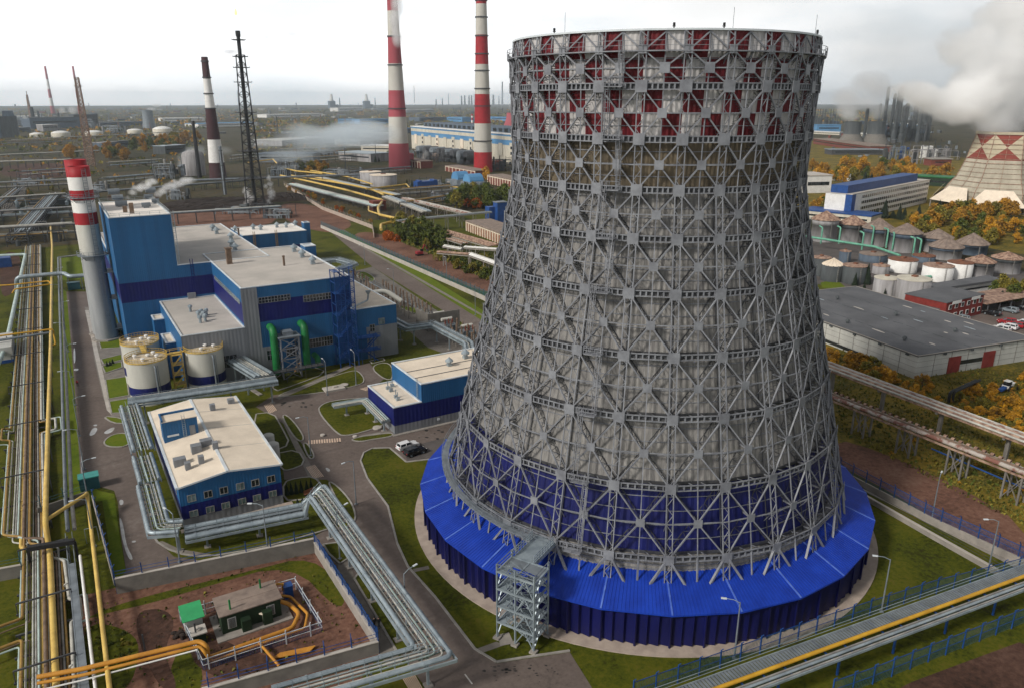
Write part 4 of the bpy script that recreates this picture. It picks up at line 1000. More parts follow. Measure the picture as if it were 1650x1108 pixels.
# ---------------------------------------------------------------- insulated pipe racks
def offset_path(P, d):
    """sideways copy of an xy path with mitred corners"""
    out = []
    for i in range(len(P)):
        a = P[max(i - 1, 0)]; b_ = P[min(i + 1, len(P) - 1)]; p = P[i]
        def nrm(u, v):
            l = math.hypot(v[0] - u[0], v[1] - u[1]) or 1; return (-(v[1] - u[1]) / l, (v[0] - u[0]) / l)
        n1 = nrm(a, p) if i else nrm(p, b_); n2 = nrm(p, b_) if i < len(P) - 1 else n1
        m = (n1[0] + n2[0], n1[1] + n2[1]); k = 1 + n1[0] * n2[0] + n1[1] * n2[1]; k = max(k, .3)
        out.append((p[0] + m[0] / k * d, p[1] + m[1] / k * d))
    return out
def along(P, step, start=0.0):
    res = []; acc = -start
    for a, b_ in zip(P, P[1:]):
        l = math.hypot(b_[0] - a[0], b_[1] - a[1]); t = -acc
        if t < 0: t = 0
        while t < l:
            res.append((a[0] + (b_[0] - a[0]) * t / l, a[1] + (b_[1] - a[1]) * t / l, math.atan2(b_[1] - a[1], b_[0] - a[0]))); t += step
        acc = t - l; acc = -(t - l)
    return res
def rack(label, P, Z, pipes, legs=9.0, wid=3.4, beam=1.6, rail=True, leg_mat='galv', foot=True, single=True, legstart=3.0, cat='pipe rack', group=None, name='pipe_rack'):
    """elevated rack along path P (xy) with heights Z; pipes: (offset, dz, radius, material)"""
    z = Z if isinstance(Z, (list, tuple)) else [Z] * len(P)
    cx_, cy_ = sum(p[0] for p in P) / len(P), sum(p[1] for p in P) / len(P)
    t = thing(name, label, cat, (cx_, cy_, 0), group)
    for (o, dz, r, m) in pipes:
        Q = offset_path(P, o); b = MB()
        b.pipe([(q[0], q[1], zz + dz + r) for q, zz in zip(Q, z)], r, 10 if r > .3 else 6, 0, bend=max(1.0, r * 2.2))
        for (x, y, g_) in along(Q, 4.2, 1.5) if r > .24 else (): w_ = z_along(Q, z, x, y) + dz + r; b.tube([(x - .12 * math.cos(g_), y - .12 * math.sin(g_), w_), (x + .12 * math.cos(g_), y + .12 * math.sin(g_), w_)], r * 1.12, 10)
        b.build('pipe', m, t, True)
    fr = MB()
    for s_ in (-1, 1):
        Q = offset_path(P, s_ * wid / 2)
        for (a, za), (c, zc) in zip(zip(Q, z), zip(Q[1:], z[1:])): fr.bar((*a, za - .2), (*c, zc - .2), .2, .4)
        if rail:
            Q = offset_path(P, s_ * wid * .16)
            for (a, za), (c, zc) in zip(zip(Q, z), zip(Q[1:], z[1:])):
                for h in (.9, 1.4): fr.bar((*a, za + h), (*c, zc + h), .06)
    zi = z[0] if len(set(z)) == 1 else None
    for (x, y, a) in along(P, beam):
        zz = zi if zi is not None else z_along(P, z, x, y)
        n = (-math.sin(a), math.cos(a)); fr.bar((x - n[0] * wid / 2, y - n[1] * wid / 2, zz - .12), (x + n[0] * wid / 2, y + n[1] * wid / 2, zz - .12), .14, .18)
        if rail:
            for s_ in (-1, 1): fr.bar((x + s_ * n[0] * wid * .16, y + s_ * n[1] * wid * .16, zz - .1), (x + s_ * n[0] * wid * .16, y + s_ * n[1] * wid * .16, zz + 1.4), .06)
    fr.build('frame', leg_mat, t)
    for (x, y, a) in along(P, legs, legstart):
        zz = zi if zi is not None else z_along(P, z, x, y)
        n = (-math.sin(a), math.cos(a)); l = MB()
        for s_ in ((0,) if single else (-1, 1)):
            l.bar((x + s_ * n[0] * wid * .4, y + s_ * n[1] * wid * .4, 0), (x + s_ * n[0] * wid * .4, y + s_ * n[1] * wid * .4, zz - .3), .3)
        if single: l.bar((x - n[0] * wid * .45, y - n[1] * wid * .45, zz - .35), (x, y, zz - 1.4), .16); l.bar((x + n[0] * wid * .45, y + n[1] * wid * .45, zz - .35), (x, y, zz - 1.4), .16)
        else: l.bar((x - n[0] * wid * .4, y - n[1] * wid * .4, .3), (x + n[0] * wid * .4, y + n[1] * wid * .4, zz - .4), .12)
        lo = l.build('leg', leg_mat, t)
        if foot: f = MB(); f.cbox(x, y, 0, 1.0 if single else wid, 1.0, .25, 0, a); f.build('footing', 'concrete', lo)
    return t
def z_along(P, z, x, y):
    best = (1e9, z[0])
    for i in range(len(P) - 1):
        a, b_ = P[i], P[i + 1]; dx, dy = b_[0] - a[0], b_[1] - a[1]; l2 = dx * dx + dy * dy or 1
        t = min(1, max(0, ((x - a[0]) * dx + (y - a[1]) * dy) / l2)); d = math.hypot(a[0] + dx * t - x, a[1] + dy * t - y)
        if d < best[0]: best = (d, z[i] + (z[i + 1] - z[i]) * t)
    return best[1]
BIG = [(-1.5, 0, .34, 'galv'), (1.5, 0, .34, 'galv'), (-.9, 0, .13, 'pipe_pale'), (.9, 0, .13, 'pipe_pale'), (-.25, .05, .14, 'pipe_mint'), (.35, .05, .10, 'pipe_pale')]
rack('galvanised pipe rack along the left wall of the two storey blue building', [(7.2, 172.5), (7.2, 147)], 5.2, BIG, 8, 4.0)
rack('lower galvanised pipe rack stepping down between blue building and asphalt road', [(6.9, 146.2), (6.9, 134.5)], 4.4, BIG, 8, 3.6)
rack('galvanised pipe rack turning round the front corner of the two storey blue building', [(6.4, 133.8), (6.2, 117.4), (9.2, 116.2)], 4.2, BIG, 8, 3.6)
rack('galvanised pipe rack running below the front windows of the two storey blue building', [(9.6, 115.8), (20, 114.5), (28.2, 113.4)], 2.9, [(-1.5, 0, .42, 'galv'), (1.5, 0, .42, 'galv'), (.5, 0, .3, 'galv_dark'), (-.5, 0, .25, 'galv_dark'), (1.5, -.9, .3, 'galv_dark')], 8, 3.8)
rack('tall galvanised pipe bridge running beside the asphalt road and turning at its near end', [(27.6, 113.5), (30.2, 113.2), (30.2, 110), (30.0, 67.8), (12.0, 70.2)], [3.0, 6.0, 6.2, 6.2, 6.2],
     [(-1.55, 0, .31, 'galv'), (1.55, 0, .31, 'galv'), (-.9, 0, .12, 'pipe_pale'), (.95, 0, .13, 'pipe_pale'), (.3, .05, .12, 'pipe_mint'), (-.3, 0, .16, 'pipe_pale')], 9.5, 3.9, legstart=8)
rack('galvanised pipe rack passing behind the two storey blue building from the tanks', [(7.2, 174.2), (16, 173.2), (27, 172.0), (38.5, 171.4)], 5.4, [(-1.5, 0, .40, 'galv'), (-.6, 0, .34, 'galv'), (.3, 0, .34, 'galv_dark'), (1.2, 0, .40, 'galv'), (1.7, .5, .12, 'pipe_pale')], 9, 4.0)
rack('short galvanised pipe rack reaching from the grey annex wall to the rack behind tanks', [(33.5, 190.2), (36.5, 174.5)], 5.8, [(-2.0, 0, .40, 'galv'), (-1.1, 0, .38, 'galv'), (-.2, 0, .3, 'pipe_pale'), (.6, 0, .2, 'pipe_pale'), (1.1, 0, .2, 'pipe_pale'), (1.9, 0, .42, 'galv')], 7, 5.0, single=False)
# low silver line by the pump house lawn, and the overhead line across the road
rack('low silver pipe trestle on the lawn in front of the blue pump house', [W(533, 655, 3)[:2] and (46.6, 155.5), (54.0, 155.0), (53.6, 141.5)], 3.0, [(-.7, 0, .14, 'pipe_pale'), (-.25, 0, .14, 'pipe_pale'), (.25, 0, .14, 'pipe_mint'), (.7, 0, .2, 'galv')], 5.5, 1.9, rail=False)
b = MB(); p, q = W(443, 636, 6), W(600, 616, 6); b.pipe([(38.2, 170.5, 5.8), (40.5, 168.8, 6.2), (56, 169.0, 6.2)], .22); 
for x in (40.6, 47.6, 55.6): b.bar((x, 168.9, 0), (x, 168.9, 6.2), .26); b.cbox(x, 168.9, 0, .9, .9, .25)
# racks east of the power station
rack('galvanised double pipe rack leaving the right end of the blue power station', [(77.2, 207), (82, 206.5), (82.6, 196), (90, 195.4)], 5.0, [(-1.0, 0, .38, 'galv'), (1.0, 0, .38, 'galv'), (0, 0, .15, 'pipe_pale')], 7, 2.8)
rack('galvanised pipe bridge between power station and pump house roof edge', [(90.6, 197), (91.2, 175), (84.5, 160)], 4.8, [(-1.0, 0, .4, 'galv'), (1.0, 0, .4, 'galv'), (.1, 0, .15, 'pipe_pale')], 8, 2.8)
rack('galvanised pipe rack curling round the far side of the power station roof', [(66, 300), (96, 297), (98.5, 286), (70, 262)], 6.0, [(-1.2, 0, .42, 'galv'), (1.2, 0, .42, 'galv'), (-.5, 0, .3, 'galv'), (.4, 0, .3, 'galv_dark')], 8, 3.4, single=False)
b = MB(); b.pipe([(77, 226, 9.2), (88, 226, 9.2), (92, 223, 6.0)], .8, 12); b.pipe([(77, 229.5, 8.6), (85, 231, 8.6)], .6, 12)
tag(b.build('air_duct', 'tank_cream', None, True), 'cream round duct leaving the right wall of the blue power station', 'duct')

# ---------------------------------------------------------------- transformer yard
blk = MB(); blk.box(93, 104, 205, 205.4, 0, 5.6); blk.box(93, 93.4, 205.4, 214, 0, 5.6); tag(blk.build('fire_wall', 'concrete_wall'), 'grey concrete fire wall of the transformer yard', 'wall')
blk = MB(); blk.box(82, 92, 246, 246.4, 0, 4.6); blk.box(82, 82.4, 246.4, 256, 0, 4.6); tag(blk.build('fire_wall', 'concrete_wall'), 'smaller grey concrete fire wall behind the beige low roof', 'wall')
for k, (x, y) in enumerate(((98, 201.5), (99, 209), (87.5, 250), (100, 192))):
    t = thing('transformer', ['grey transformer in front of the concrete fire wall', 'grey transformer behind the concrete fire wall', 'grey transformer beside the smaller fire wall', 'grey transformer nearest the cooling tower in the switchyard'][k], 'transformer', (x, y, 0))
    b = MB(); b.cbox(x, y, .4, 4.2, 2.6, 2.6); b.build('body', 'galv_dark', t)
    b = MB(); b.tube([(x - 1.9, y + .3, 4.2), (x + 1.6, y + .3, 4.2)], .55, 10); b.bar((x - 1, y + .3, 3), (x - 1, y + .3, 4), .2); b.bar((x + 1, y + .3, 3), (x + 1, y + .3, 4), .2); b.build('expansion_tank', 'tank_cream', t)
    for d in (-1.2, 0, 1.2): b = MB(); b.lathe(x + d, y - .8, [(.16, 3), (.26, 3.1), (.15, 3.4), (.24, 3.6), (.1, 4.6)], 8); b.build('bushing', 'brick', t)
    b = MB()
    for q in range(8): b.box(x - 1.9 + q * .5, x - 1.7 + q * .5, y - 2.0, y - 1.35, .6, 2.8)
    b.build('radiator', 'galv_dark', t)
rs = random.Random(11)
post0 = None
for rowi, (x, y0, y1) in enumerate(((94, 168, 196), (97, 168, 200), (100, 168, 200), (97, 216, 240), (100, 218, 262), (94, 222, 262), (90, 262, 290), (97, 266, 290))):
    y = y0
    while y < y1:
        if post0 is None:
            post0 = thing('insulator_post', 'dark insulator on a concrete post in the switchyard beside the road', 'insulator post', (x, y, 0), 'insulator posts in the switchyard')
            b = MB(); b.bar((x, y, 0), (x, y, 2.6), .28); b.bar((x - .5, y, 2.6), (x + .5, y, 2.6), .2); b.build('post', 'concrete', post0)
            b = MB(); b.lathe(x, y, [(.2, 2.7)] + [((.34 if q % 2 else .2), 2.8 + q * .2) for q in range(11)] + [(.1, 5.0)], 8); b.build('insulator', 'brick_dark' if 'brick_dark' in MATS else 'pipe_brown', post0)
        else: dup(post0, (x + rs.uniform(-.3, .3), y, 0))
        y += 2.9 + rs.uniform(0, .8)
for k, (y0, y1) in enumerate(((168, 200), (216, 262), (264, 292))):
    b = MB()
    n = int((y1 - y0) / 2.2)
    for q in range(n + 1): b.bar((101.6, y0 + q * (y1 - y0) / n, 0), (101.6, y0 + q * (y1 - y0) / n, 1.9), .12)
    for h in (.1, 1.0, 1.85): b.bar((101.6, y0, h), (101.6, y1, h), .06)
    b.box(101.3, 101.9, y0, y1, 0, .2)
    tag(b.build('yard_fence', 'galv_dark'), ['near', 'middle', 'far'][k] + ' wire fence of the switchyard along the street edge', 'fence')

# ---------------------------------------------------------------- walls and fences
def mesh_mat(name, c, pitch=0.35, w=0.3):
    """welded wire mesh: real holes cut by a procedural grid"""
    m = bpy.data.materials.new(name); m.use_nodes = True; t = m.node_tree; N = t.nodes; L = t.links
    b_ = N['Principled BSDF']; b_.inputs['Base Color'].default_value = (*c, 1); b_.inputs['Roughness'].default_value = .6
    g = N.new('ShaderNodeNewGeometry'); sp = N.new('ShaderNodeSeparateXYZ'); L.new(g.outputs['Position'], sp.inputs[0])
    def line(src):
        mu = N.new('ShaderNodeMath'); mu.operation = 'DIVIDE'; mu.inputs[1].default_value = pitch; L.new(src, mu.inputs[0])
        fr = N.new('ShaderNodeMath'); fr.operation = 'FRACT'; L.new(mu.outputs[0], fr.inputs[0])
        lt = N.new('ShaderNodeMath'); lt.operation = 'LESS_THAN'; lt.inputs[1].default_value = w; L.new(fr.outputs[0], lt.inputs[0]); return lt.outputs[0]
    ad = N.new('ShaderNodeMath'); ad.operation = 'ADD'; L.new(sp.outputs[0], ad.inputs[0]); L.new(sp.outputs[1], ad.inputs[1])
    mx = N.new('ShaderNodeMath'); mx.operation = 'MAXIMUM'; L.new(line(ad.outputs[0]), mx.inputs[0]); L.new(line(sp.outputs[2]), mx.inputs[1])
    L.new(mx.outputs[0], b_.inputs['Alpha'])
    MATS[name] = m
mesh_mat('mesh_teal', (0.03, 0.13, 0.17), .2, .17); mesh_mat('mesh_blue', (0.02, 0.08, 0.24), .2, .14)
def fence(label, P, wall_h, wall_w, wall_mat, mesh_h, mesh_mat_, post_mat, step=3.0, cap=None, post_h=None, name='fence', cat='fence', lean=0):
    cx_, cy_ = sum(p[0] for p in P) / len(P), sum(p[1] for p in P) / len(P)
    t = thing(name, label, cat, (cx_, cy_, 0))
    if wall_h:
        w = MB()
        for a, c in zip(P, P[1:]): w.bar((*a, wall_h / 2), (*c, wall_h / 2), wall_w, wall_h)
        w.build('base_wall', wall_mat, t)
        if cap: w = MB(); [w.bar((*a, wall_h + .06), (*c, wall_h + .06), wall_w + .12, .12) for a, c in zip(P, P[1:])]; w.build('coping', cap, t)
    if mesh_h:
        m = MB()
        for a, c in zip(P, P[1:]): m.quad((*a, wall_h + .1), (*c, wall_h + .1), (*c, wall_h + mesh_h), (*a, wall_h + mesh_h))
        m.build('mesh_panel', mesh_mat_, t)
    r = MB()
    for a, c in zip(P, P[1:]):
        if mesh_h: r.bar((*a, wall_h + mesh_h), (*c, wall_h + mesh_h), .08); r.bar((*a, wall_h + mesh_h * .5), (*c, wall_h + mesh_h * .5), .06)
        else: r.bar((*a, wall_h + 1.2), (*c, wall_h + 1.2), .05); r.bar((*a, wall_h + .7), (*c, wall_h + .7), .05)
    r.build('rail', post_mat, t)
    ph = post_h or (wall_h + (mesh_h or 1.3) + .3); p0 = None
    for (x, y, a) in along(P, step):
        if p0 is None:
            p = MB(); p.bar((x, y, 0), (x, y, ph), .14); p.bar((x, y, ph), (x + .35 * math.sin(a), y - .35 * math.cos(a), ph + .45), .1); p0 = p.build('post', post_mat, t); b0_ = (x, y)
        else:
            o = p0.copy(); COL.objects.link(o); o.parent = t; o.location = (x - b0_[0], y - b0_[1], 0)
    return t
fence('long pale concrete based fence with teal mesh along the street behind the power station', [(126.4, 196), (126.6, 300), (126.4, 418)], 1.7, .3, 'paving_pale', 2.0, 'mesh_teal', 'fence_teal', 3.4)
fence('grey concrete wall with short blue posts behind the green gas kiosk yard', [(-.9, 109.6), (26.8, 105.2)], 2.5, .35, 'concrete_wall', 0, None, 'fence_blue', 3.6, 'paving_pale')
fence('concrete wall with pale panels and blue mesh on top beside the footpath', [(26.9, 105.0), (27.0, 78.6)], 1.9, .3, 'concrete', 1.5, 'mesh_blue', 'fence_blue', 2.6, 'paving_pale')
fence('grey concrete wall closing the near side of the gas kiosk yard', [(27.0, 78.4), (6, 81.2)], 1.8, .4, 'concrete_wall', 0, None, 'fence_blue', 3.4, 'paving_pale')
fence('blue mesh fence beside the near end of the road left of the blue building', [(-1.0, 112), (-2.2, 140.8)], 1.5, .3, 'paving_pale', 1.2, 'mesh_blue', 'fence_blue', 3.4)
fence('dark concrete wall crossing behind the pipe corridor', [(-3.0, 141.4), (-10.5, 139.2)], 2.2, .3, 'concrete_wall', 0, None, 'fence_teal', 3.6)
fence('grey concrete wall at the left edge beside the pipes', [(-12.6, 121.5), (-30, 124.5)], 2.0, .3, 'concrete_wall', 0, None, 'fence_teal', 3.6, 'paving_pale')
fence('blue mesh fence at right between dirt track and concrete path', [W(1352, 764), W(1500, 843), W(1650, 912)], 1.2, .3, 'concrete', 1.9, 'mesh_blue', 'fence_blue', 3.0)
fence('low concrete wall edging the lawn right of the cooling tower', [W(1368, 790), W(1500, 866), W(1610, 928)], .9, .35, 'concrete', 0, None, 'steel_dark', 30, 'paving_pale', post_h=.8)
fence('blue mesh fence along the deck of the yellow pipe bridge', [W(1020, 1125), W(1180, 1068), (80, 51.6), (100, 48.6), W(1645, 920)], 0, 0, None, 2.4, 'mesh_teal', 'fence_blue', 3.2)
fence('blue mesh fence at the near right corner before dark soil', [W(1340, 1125), W(1400, 1104), W(1660, 1000)], 0, 0, None, 2.6, 'mesh_teal', 'fence_blue', 3.2)
fence('pale concrete panel fence with rusty verge beyond the red field', [(168, 650), (150, 490), (150, 400), (140, 372)], 2.2, .3, 'concrete_pink', 0, None, 'concrete', 6.0)

# ---------------------------------------------------------------- yellow pipe bridge at lower right
P0, P1 = (44.0, 50.4), (128.0, 39.6)
br_ = thing('pipe_bridge', 'low walkway deck with one bright yellow gas pipe and grey pipes at lower right', 'pipe bridge', (86, 45, 0))
L_ = [P0, P1]
dk = MB(); Q = offset_path(L_, 1.5); R2 = offset_path(L_, -.3)
n = 180
for q in range(n):
    t0, t1 = q / n, (q + .72) / n
    p = lambda A, t: (A[0][0] + (A[1][0] - A[0][0]) * t, A[0][1] + (A[1][1] - A[0][1]) * t)
    a, c, d, e = p(Q, t0), p(Q, t1), p(R2, t1), p(R2, t0); dk.prism([a, c, d, e], 3.86, 3.92)
dk.build('deck', 'galv_dark', br_)
for o, r, m, dz in ((-.65, .26, 'yellow', .3), (-1.3, .13, 'pipe_grey', 0), (-1.7, .2, 'galv', 0), (-2.2, .12, 'pipe_grey', 0)):
    A = offset_path(L_, o); b = MB(); b.tube([(*A[0], 3.9 + dz), (*A[1], 3.9 + dz)], r, 8); b.build('pipe', m, br_, True)
fr = MB()
for o in (1.6, -.35, -2.4): A = offset_path(L_, o); fr.bar((*A[0], 3.7), (*A[1], 3.7), .16, .3)
for h in (.55, 1.05): A = offset_path(L_, 1.55); fr.bar((*A[0], 3.9 + h), (*A[1], 3.9 + h), .06)
fr.build('frame', 'galv', br_)
for (x, y, a) in along(L_, 3.2): n_ = (-math.sin(a), math.cos(a)); c = MB(); c.bar((x - n_[0] * 2.4, y - n_[1] * 2.4, 3.6), (x + n_[0] * 1.6, y + n_[1] * 1.6, 3.6), .16); c.build('cross_beam', 'fence_blue', br_)
for (x, y, a) in along(L_, 9.6, 2): n_ = (-math.sin(a), math.cos(a)); c = MB(); c.bar((x - n_[0] * 1.2, y - n_[1] * 1.2, 0), (x - n_[0] * 1.2, y - n_[1] * 1.2, 3.5), .24); c.build('leg', 'fence_blue', br_)

# ---------------------------------------------------------------- gas kiosk yard
kx0, kx1, ky0, ky1 = 10.4, 18.2, 92.2, 96.4
kk = thing('gas_kiosk', 'dark green gas kiosk hut with brown flat roof and louvred panels', 'kiosk', (14, 94, 0))
b = MB(); b.box(kx0, kx1, ky0, ky1, .2, 3.0); b.build('wall', 'green_dark', kk)
b = MB(); b.box(kx0 - .25, kx1 + .25, ky0 - .25, (ky0 + ky1) / 2, 3.0, 3.14); b.box(kx0 - .25, kx1 + .25, (ky0 + ky1) / 2, ky1 + .25, 3.0, 3.18); b.build('roof', 'roof_rust', kk)
for x in (11.7, 16.8):
    b = MB(); b.box(x - .55, x + .55, ky0 - .06, ky0, .8, 2.4); o = b.build('louvre_panel', 'white_wall', kk); b = MB()
    for q in range(8): b.box(x - .45, x + .45, ky0 - .1, ky0 - .06, .9 + q * .18, .99 + q * .18)
    b.build('slat', 'black', o)
for x, z in ((13.4, 1.9), (16.2, 2.1)): b = MB(); b.box(x - .6, x + .6, ky0 - 1.0, ky0, .2, z); b.build('cabinet', 'green_dark', kk)
for x, y in ((11.8, 93), (16.4, 95.6)): b = MB(); b.tube([(x, y, 3), (x, y, 4.6)], .13, 8); b.build('vent_pipe', 'green_duct', kk)
b = MB(); b.box(kx0 - .9, kx1 + 1.2, ky0 - 1.4, ky1 + .6, 0, .2); tag(b.build('kiosk_slab', 'concrete', org=(0, 0, 0)), kind='structure')
k2 = thing('shed', 'small shed with bright green sheet roof in the gas kiosk yard', 'shed', (7.2, 96.0, 0))
b = MB(); b.box(6.2, 8.4, 94.6, 97.2, 0, 2.4); b.build('wall', 'white_wall', k2); b = MB(); b.add([(5.9, 94.2, 2.4), (8.7, 94.2, 2.4), (8.7, 97.5, 2.9), (5.9, 97.5, 2.9), (5.9, 94.2, 2.5), (8.7, 94.2, 2.5), (8.7, 97.5, 3.0), (5.9, 97.5, 3.0)], [(3, 2, 1, 0), (4, 5, 6, 7), (0, 1, 5, 4), (1, 2, 6, 5), (2, 3, 7, 6), (3, 0, 4, 7)]); b.build('roof', 'green_roof', k2); b = MB(); b.box(8.4, 8.45, 95, 96.4, .1, 2.2); b.build('door', 'green_dark', k2)
k3 = thing('cabinet', 'dark green cabinet with pale lid beside the green roofed shed', 'cabinet', (7.5, 92.6, 0))
b = MB(); b.box(6.7, 8.3, 91.8, 93.4, 0, 1.7); b.build('body', 'green_dark', k3); b = MB(); b.box(6.5, 8.5, 91.6, 93.6, 1.7, 1.85); b.lathe(7.5, 92.6, [(.4, 1.85), (.4, 2.1), (.1, 2.2)], 10); b.build('lid', 'paving_pale', k3)
b = MB(); b.cbox(20.2, 96.2, 0, 1.2, 1.2, 1.9); b.cbox(20.2, 96.2, 1.9, 1.3, 1.3, .1); tag(b.build('cabinet', 'fence_blue'), 'blue cabinet at the far corner of the gas kiosk yard', 'cabinet')
yf = [(6.0, 98.2), (21.6, 97.6), (22.0, 86.0), (7.0, 86.6), (6.0, 98.2)]
t = fence('white railed wire fence round the green gas kiosk', yf, 0, 0, None, 1.7, 'mesh_blue', 'trim', 3.2)
def ypipe(label, pts, r, mat='orange', sup=None, cat='gas pipe'):
    t = thing('gas_pipe', label, cat, (pts[0][0], pts[0][1], 0)); b = MB(); b.pipe(pts, r, 10); b.build('pipe', mat, t, True)
    if sup:
        for (x, y, z) in sup: s_ = MB(); s_.bar((x, y, 0), (x, y, z), .2); s_.build('support', 'steel_dark', t)
    return t
gx = lambda px, py, z: (*W(px, py, z), z)
ypipe('thick orange gas pipe entering the kiosk yard and bending round its front', [gx(60, 1090, 3.4), gx(133, 1077, 3.4), gx(322, 1032, 3.4), gx(333, 1040, 3.0), gx(335, 1058, .8), (8.6, 87.8, .8), (18.6, 88.0, .8), (20.2, 90.5, .8), (19.6, 93.2, .8), (18.4, 93.4, 1.6)], .3, 'orange', [gx(235, 1055, 0)[:2] + (3.2,), gx(318, 1036, 0)[:2] + (3.2,)])
ypipe('thinner orange gas pipe running beside the thick one round the kiosk yard', [gx(60, 1100, 3.2), gx(133, 1087, 3.2), gx(322, 1040, 3.2), gx(330, 1050, 2.6), (8.0, 87.0, .7), (20.0, 87.2, .7), (21.2, 90, .7), (20.2, 95.0, .7), (18.6, 95.2, 1.4)], .2, 'orange')
ypipe('thin white pipe below the orange gas pipes', [gx(60, 1112, 3.0), gx(133, 1095, 3.0), gx(318, 1046, 3.0)], .1, 'white')
ypipe('orange gas pipe with blue valve leading to the near wall', [(14.0, 87.4, .8), (14.6, 84.4, .8), (15.2, 82.0, .5)], .18)
b = MB(); b.tube([(18.6, 96.9, 2.0), (18.9, 96.6, 2.3), (19.6, 96.4, 2.2), (19.6, 96.4, 1.2)], .2, 8); tag(b.build('gas_pipe', 'orange'), 'short orange elbow pipe beside the blue cabinet', 'gas pipe')
b = MB()
for q in range(5): p = gx(438 + q * 3, 1060 - q * 2, .3); s_ = gx(500 + q * 2, 1048 - q * 2, .3); b.tube([p, s_], .12, 6)
tag(b.build('pipe_stack', 'orange'), 'loose bundle of orange pipes lying before the kiosk yard', 'pipe bundle')
b = MB(); b.lathe(*W(425, 1002), [(.12, 0), (.12, 1.5), (.5, 1.5), (.5, 1.7)], 4); tag(b.build('marker_post', 'roof_beige'), 'small post with beige board in front of the green kiosk', 'post')
b = MB(); [b.lathe(*W(280 + q * 3, 1020 + (q * 7) % 9), [(.35, 0), (.4, .15 + .1 * q), (.2, .3 + .1 * q)], 7) for q in range(6)]; tag(b.build('rubble_heap', 'soil_dark'), 'dark heap of old tyres by the shed fence', 'heap')
# ---------------------------------------------------------------- lamp posts
lamp0 = None
def lamp(x, y, ang, label, h=8.5, arm=1.6):
    global lamp0
    if lamp0 is None:
        lamp0 = thing('street_lamp', label, 'street lamp', (x, y, 0), 'street lamps of the plant')
        b = MB(); b.tube([(x, y, 0), (x, y, 8.5)], [.13, .07], 6); b.cbox(x, y, 0, .5, .5, .2); b.build('post', 'galv_dark', lamp0)
        b = MB(); b.tube([(x, y, 8.4), (x + .8, y, 8.75), (x + 1.7, y, 8.8)], .05, 6); b.build('arm', 'galv', lamp0)
        b = MB(); b.cbox(x + 2.0, y, 8.74, .7, .26, .12); b.build('lamp_head', 'trim', lamp0); lamp0.rotation_euler = (0, 0, ang); return lamp0
    return dup(lamp0, (x, y, 0), ang, label)
for px, py, an, lb in ((574, 812, 3.4, 'street lamp on the lens shaped lawn beside the middle road'), (501, 734, 3.2, 'street lamp by the zebra crossing right of the blue building'), (528, 636, 1.6, 'street lamp on the lawn in front of the green ducts'), (574, 620, 1.6, 'street lamp at the lawn corner below the blue escape stair'),
                   (720, 420 + 30, 1.5, 'street lamp leaning over the far street nearest the cooling tower'), (635, 470, 3.1, 'street lamp between the switchyard and far street'), (588, 427, 3.1, 'farthest street lamp on the street behind the power station'), (766, 508, 3.1, 'street lamp beside the switchyard next to the tower frame'),
                   (432, 890, 2.6, 'street lamp leaning above the back wall of the kiosk yard'), (290, 905, 2.0, 'street lamp where the road meets the kiosk wall'), (548, 900, 0.4, 'street lamp beside the pipe bridge near two pedestrians'), (655, 1010, .3, 'street lamp right of the pipe bridge over the road'),
                   (1183, 1060, 2.4, 'street lamp near the blue skirt and the yellow pipe bridge'), (1420, 985, 2.4, 'street lamp by the apron and the blue mesh fence'), (1592, 918, 2.6, 'street lamp at the corner of two blue fences'), (1500, 842, .4, 'street lamp along the concrete path right of the tower')):
    x, y = W(px, py); lamp(x, y, an, lb)
for k, y in enumerate((125, 140, 156, 174, 194, 216, 240, 266, 294, 324)):
    lamp(-2.9, y, 0 if k % 2 else math.pi, 'street lamp on the verge of the left road, %s from the near end' % ['nearest', 'second', 'third', 'fourth', 'fifth', 'sixth', 'seventh', 'eighth', 'ninth', 'tenth'][k])
# ---------------------------------------------------------------- container by the road
cc = thing('container', 'dark teal container with pale turquoise lid beside the left road', 'container', (1.4, 139.0, 0))
x, y = W(146, 788); b = MB(); b.cbox(x, y + .9, 0, 3.2, 2.2, 2.4); 
for q in range(8): b.cbox(x - 1.5 + q * .43, y - .22, .1, .14, .06, 2.2)
b.build('body', 'fence_teal', cc); b = MB(); b.cbox(x, y + .9, 2.4, 3.4, 2.5, .2); b.build('lid', 'teal', cc)
x, y = W(120, 466); b = MB(); b.cbox(x, y, 0, 4.2, 2.4, 2.6); b.cbox(x, y, 2.6, 4.4, 2.6, .12); tag(b.build('container', 'fence_teal'), 'small dark teal container at the far end of the left road', 'container')
# manhole covers
for k, (px, py, r) in enumerate(((555, 621, 1.0), (608, 690, 1.0), (520, 702, .5), (412, 700, .6), (446, 735, .5), (572, 704, .5))):
    b = MB(); b.lathe(*W(px, py), [(r, .1), (r, .4), (r * .6, .45)], 14); tag(b.build('manhole', 'paving_pale'), ['round concrete manhole on the large lawn below the green ducts', 'round concrete manhole on the lawn before the pump house', 'small manhole on the lawn island left of the pump house', 'small manhole on the lawn right of the blue building', 'small manhole beside the pale upright tanks', 'small manhole at the edge of the pump house lawn'][k], 'manhole')
b = MB(); b.cbox(*W(538, 627), .0, 5, 3, .5); b.cbox(*W(540, 626), .5, 1, 1, .3); tag(b.build('concrete_hatch', 'paving_pale'), 'square concrete hatch on the large lawn below the green ducts', 'hatch')
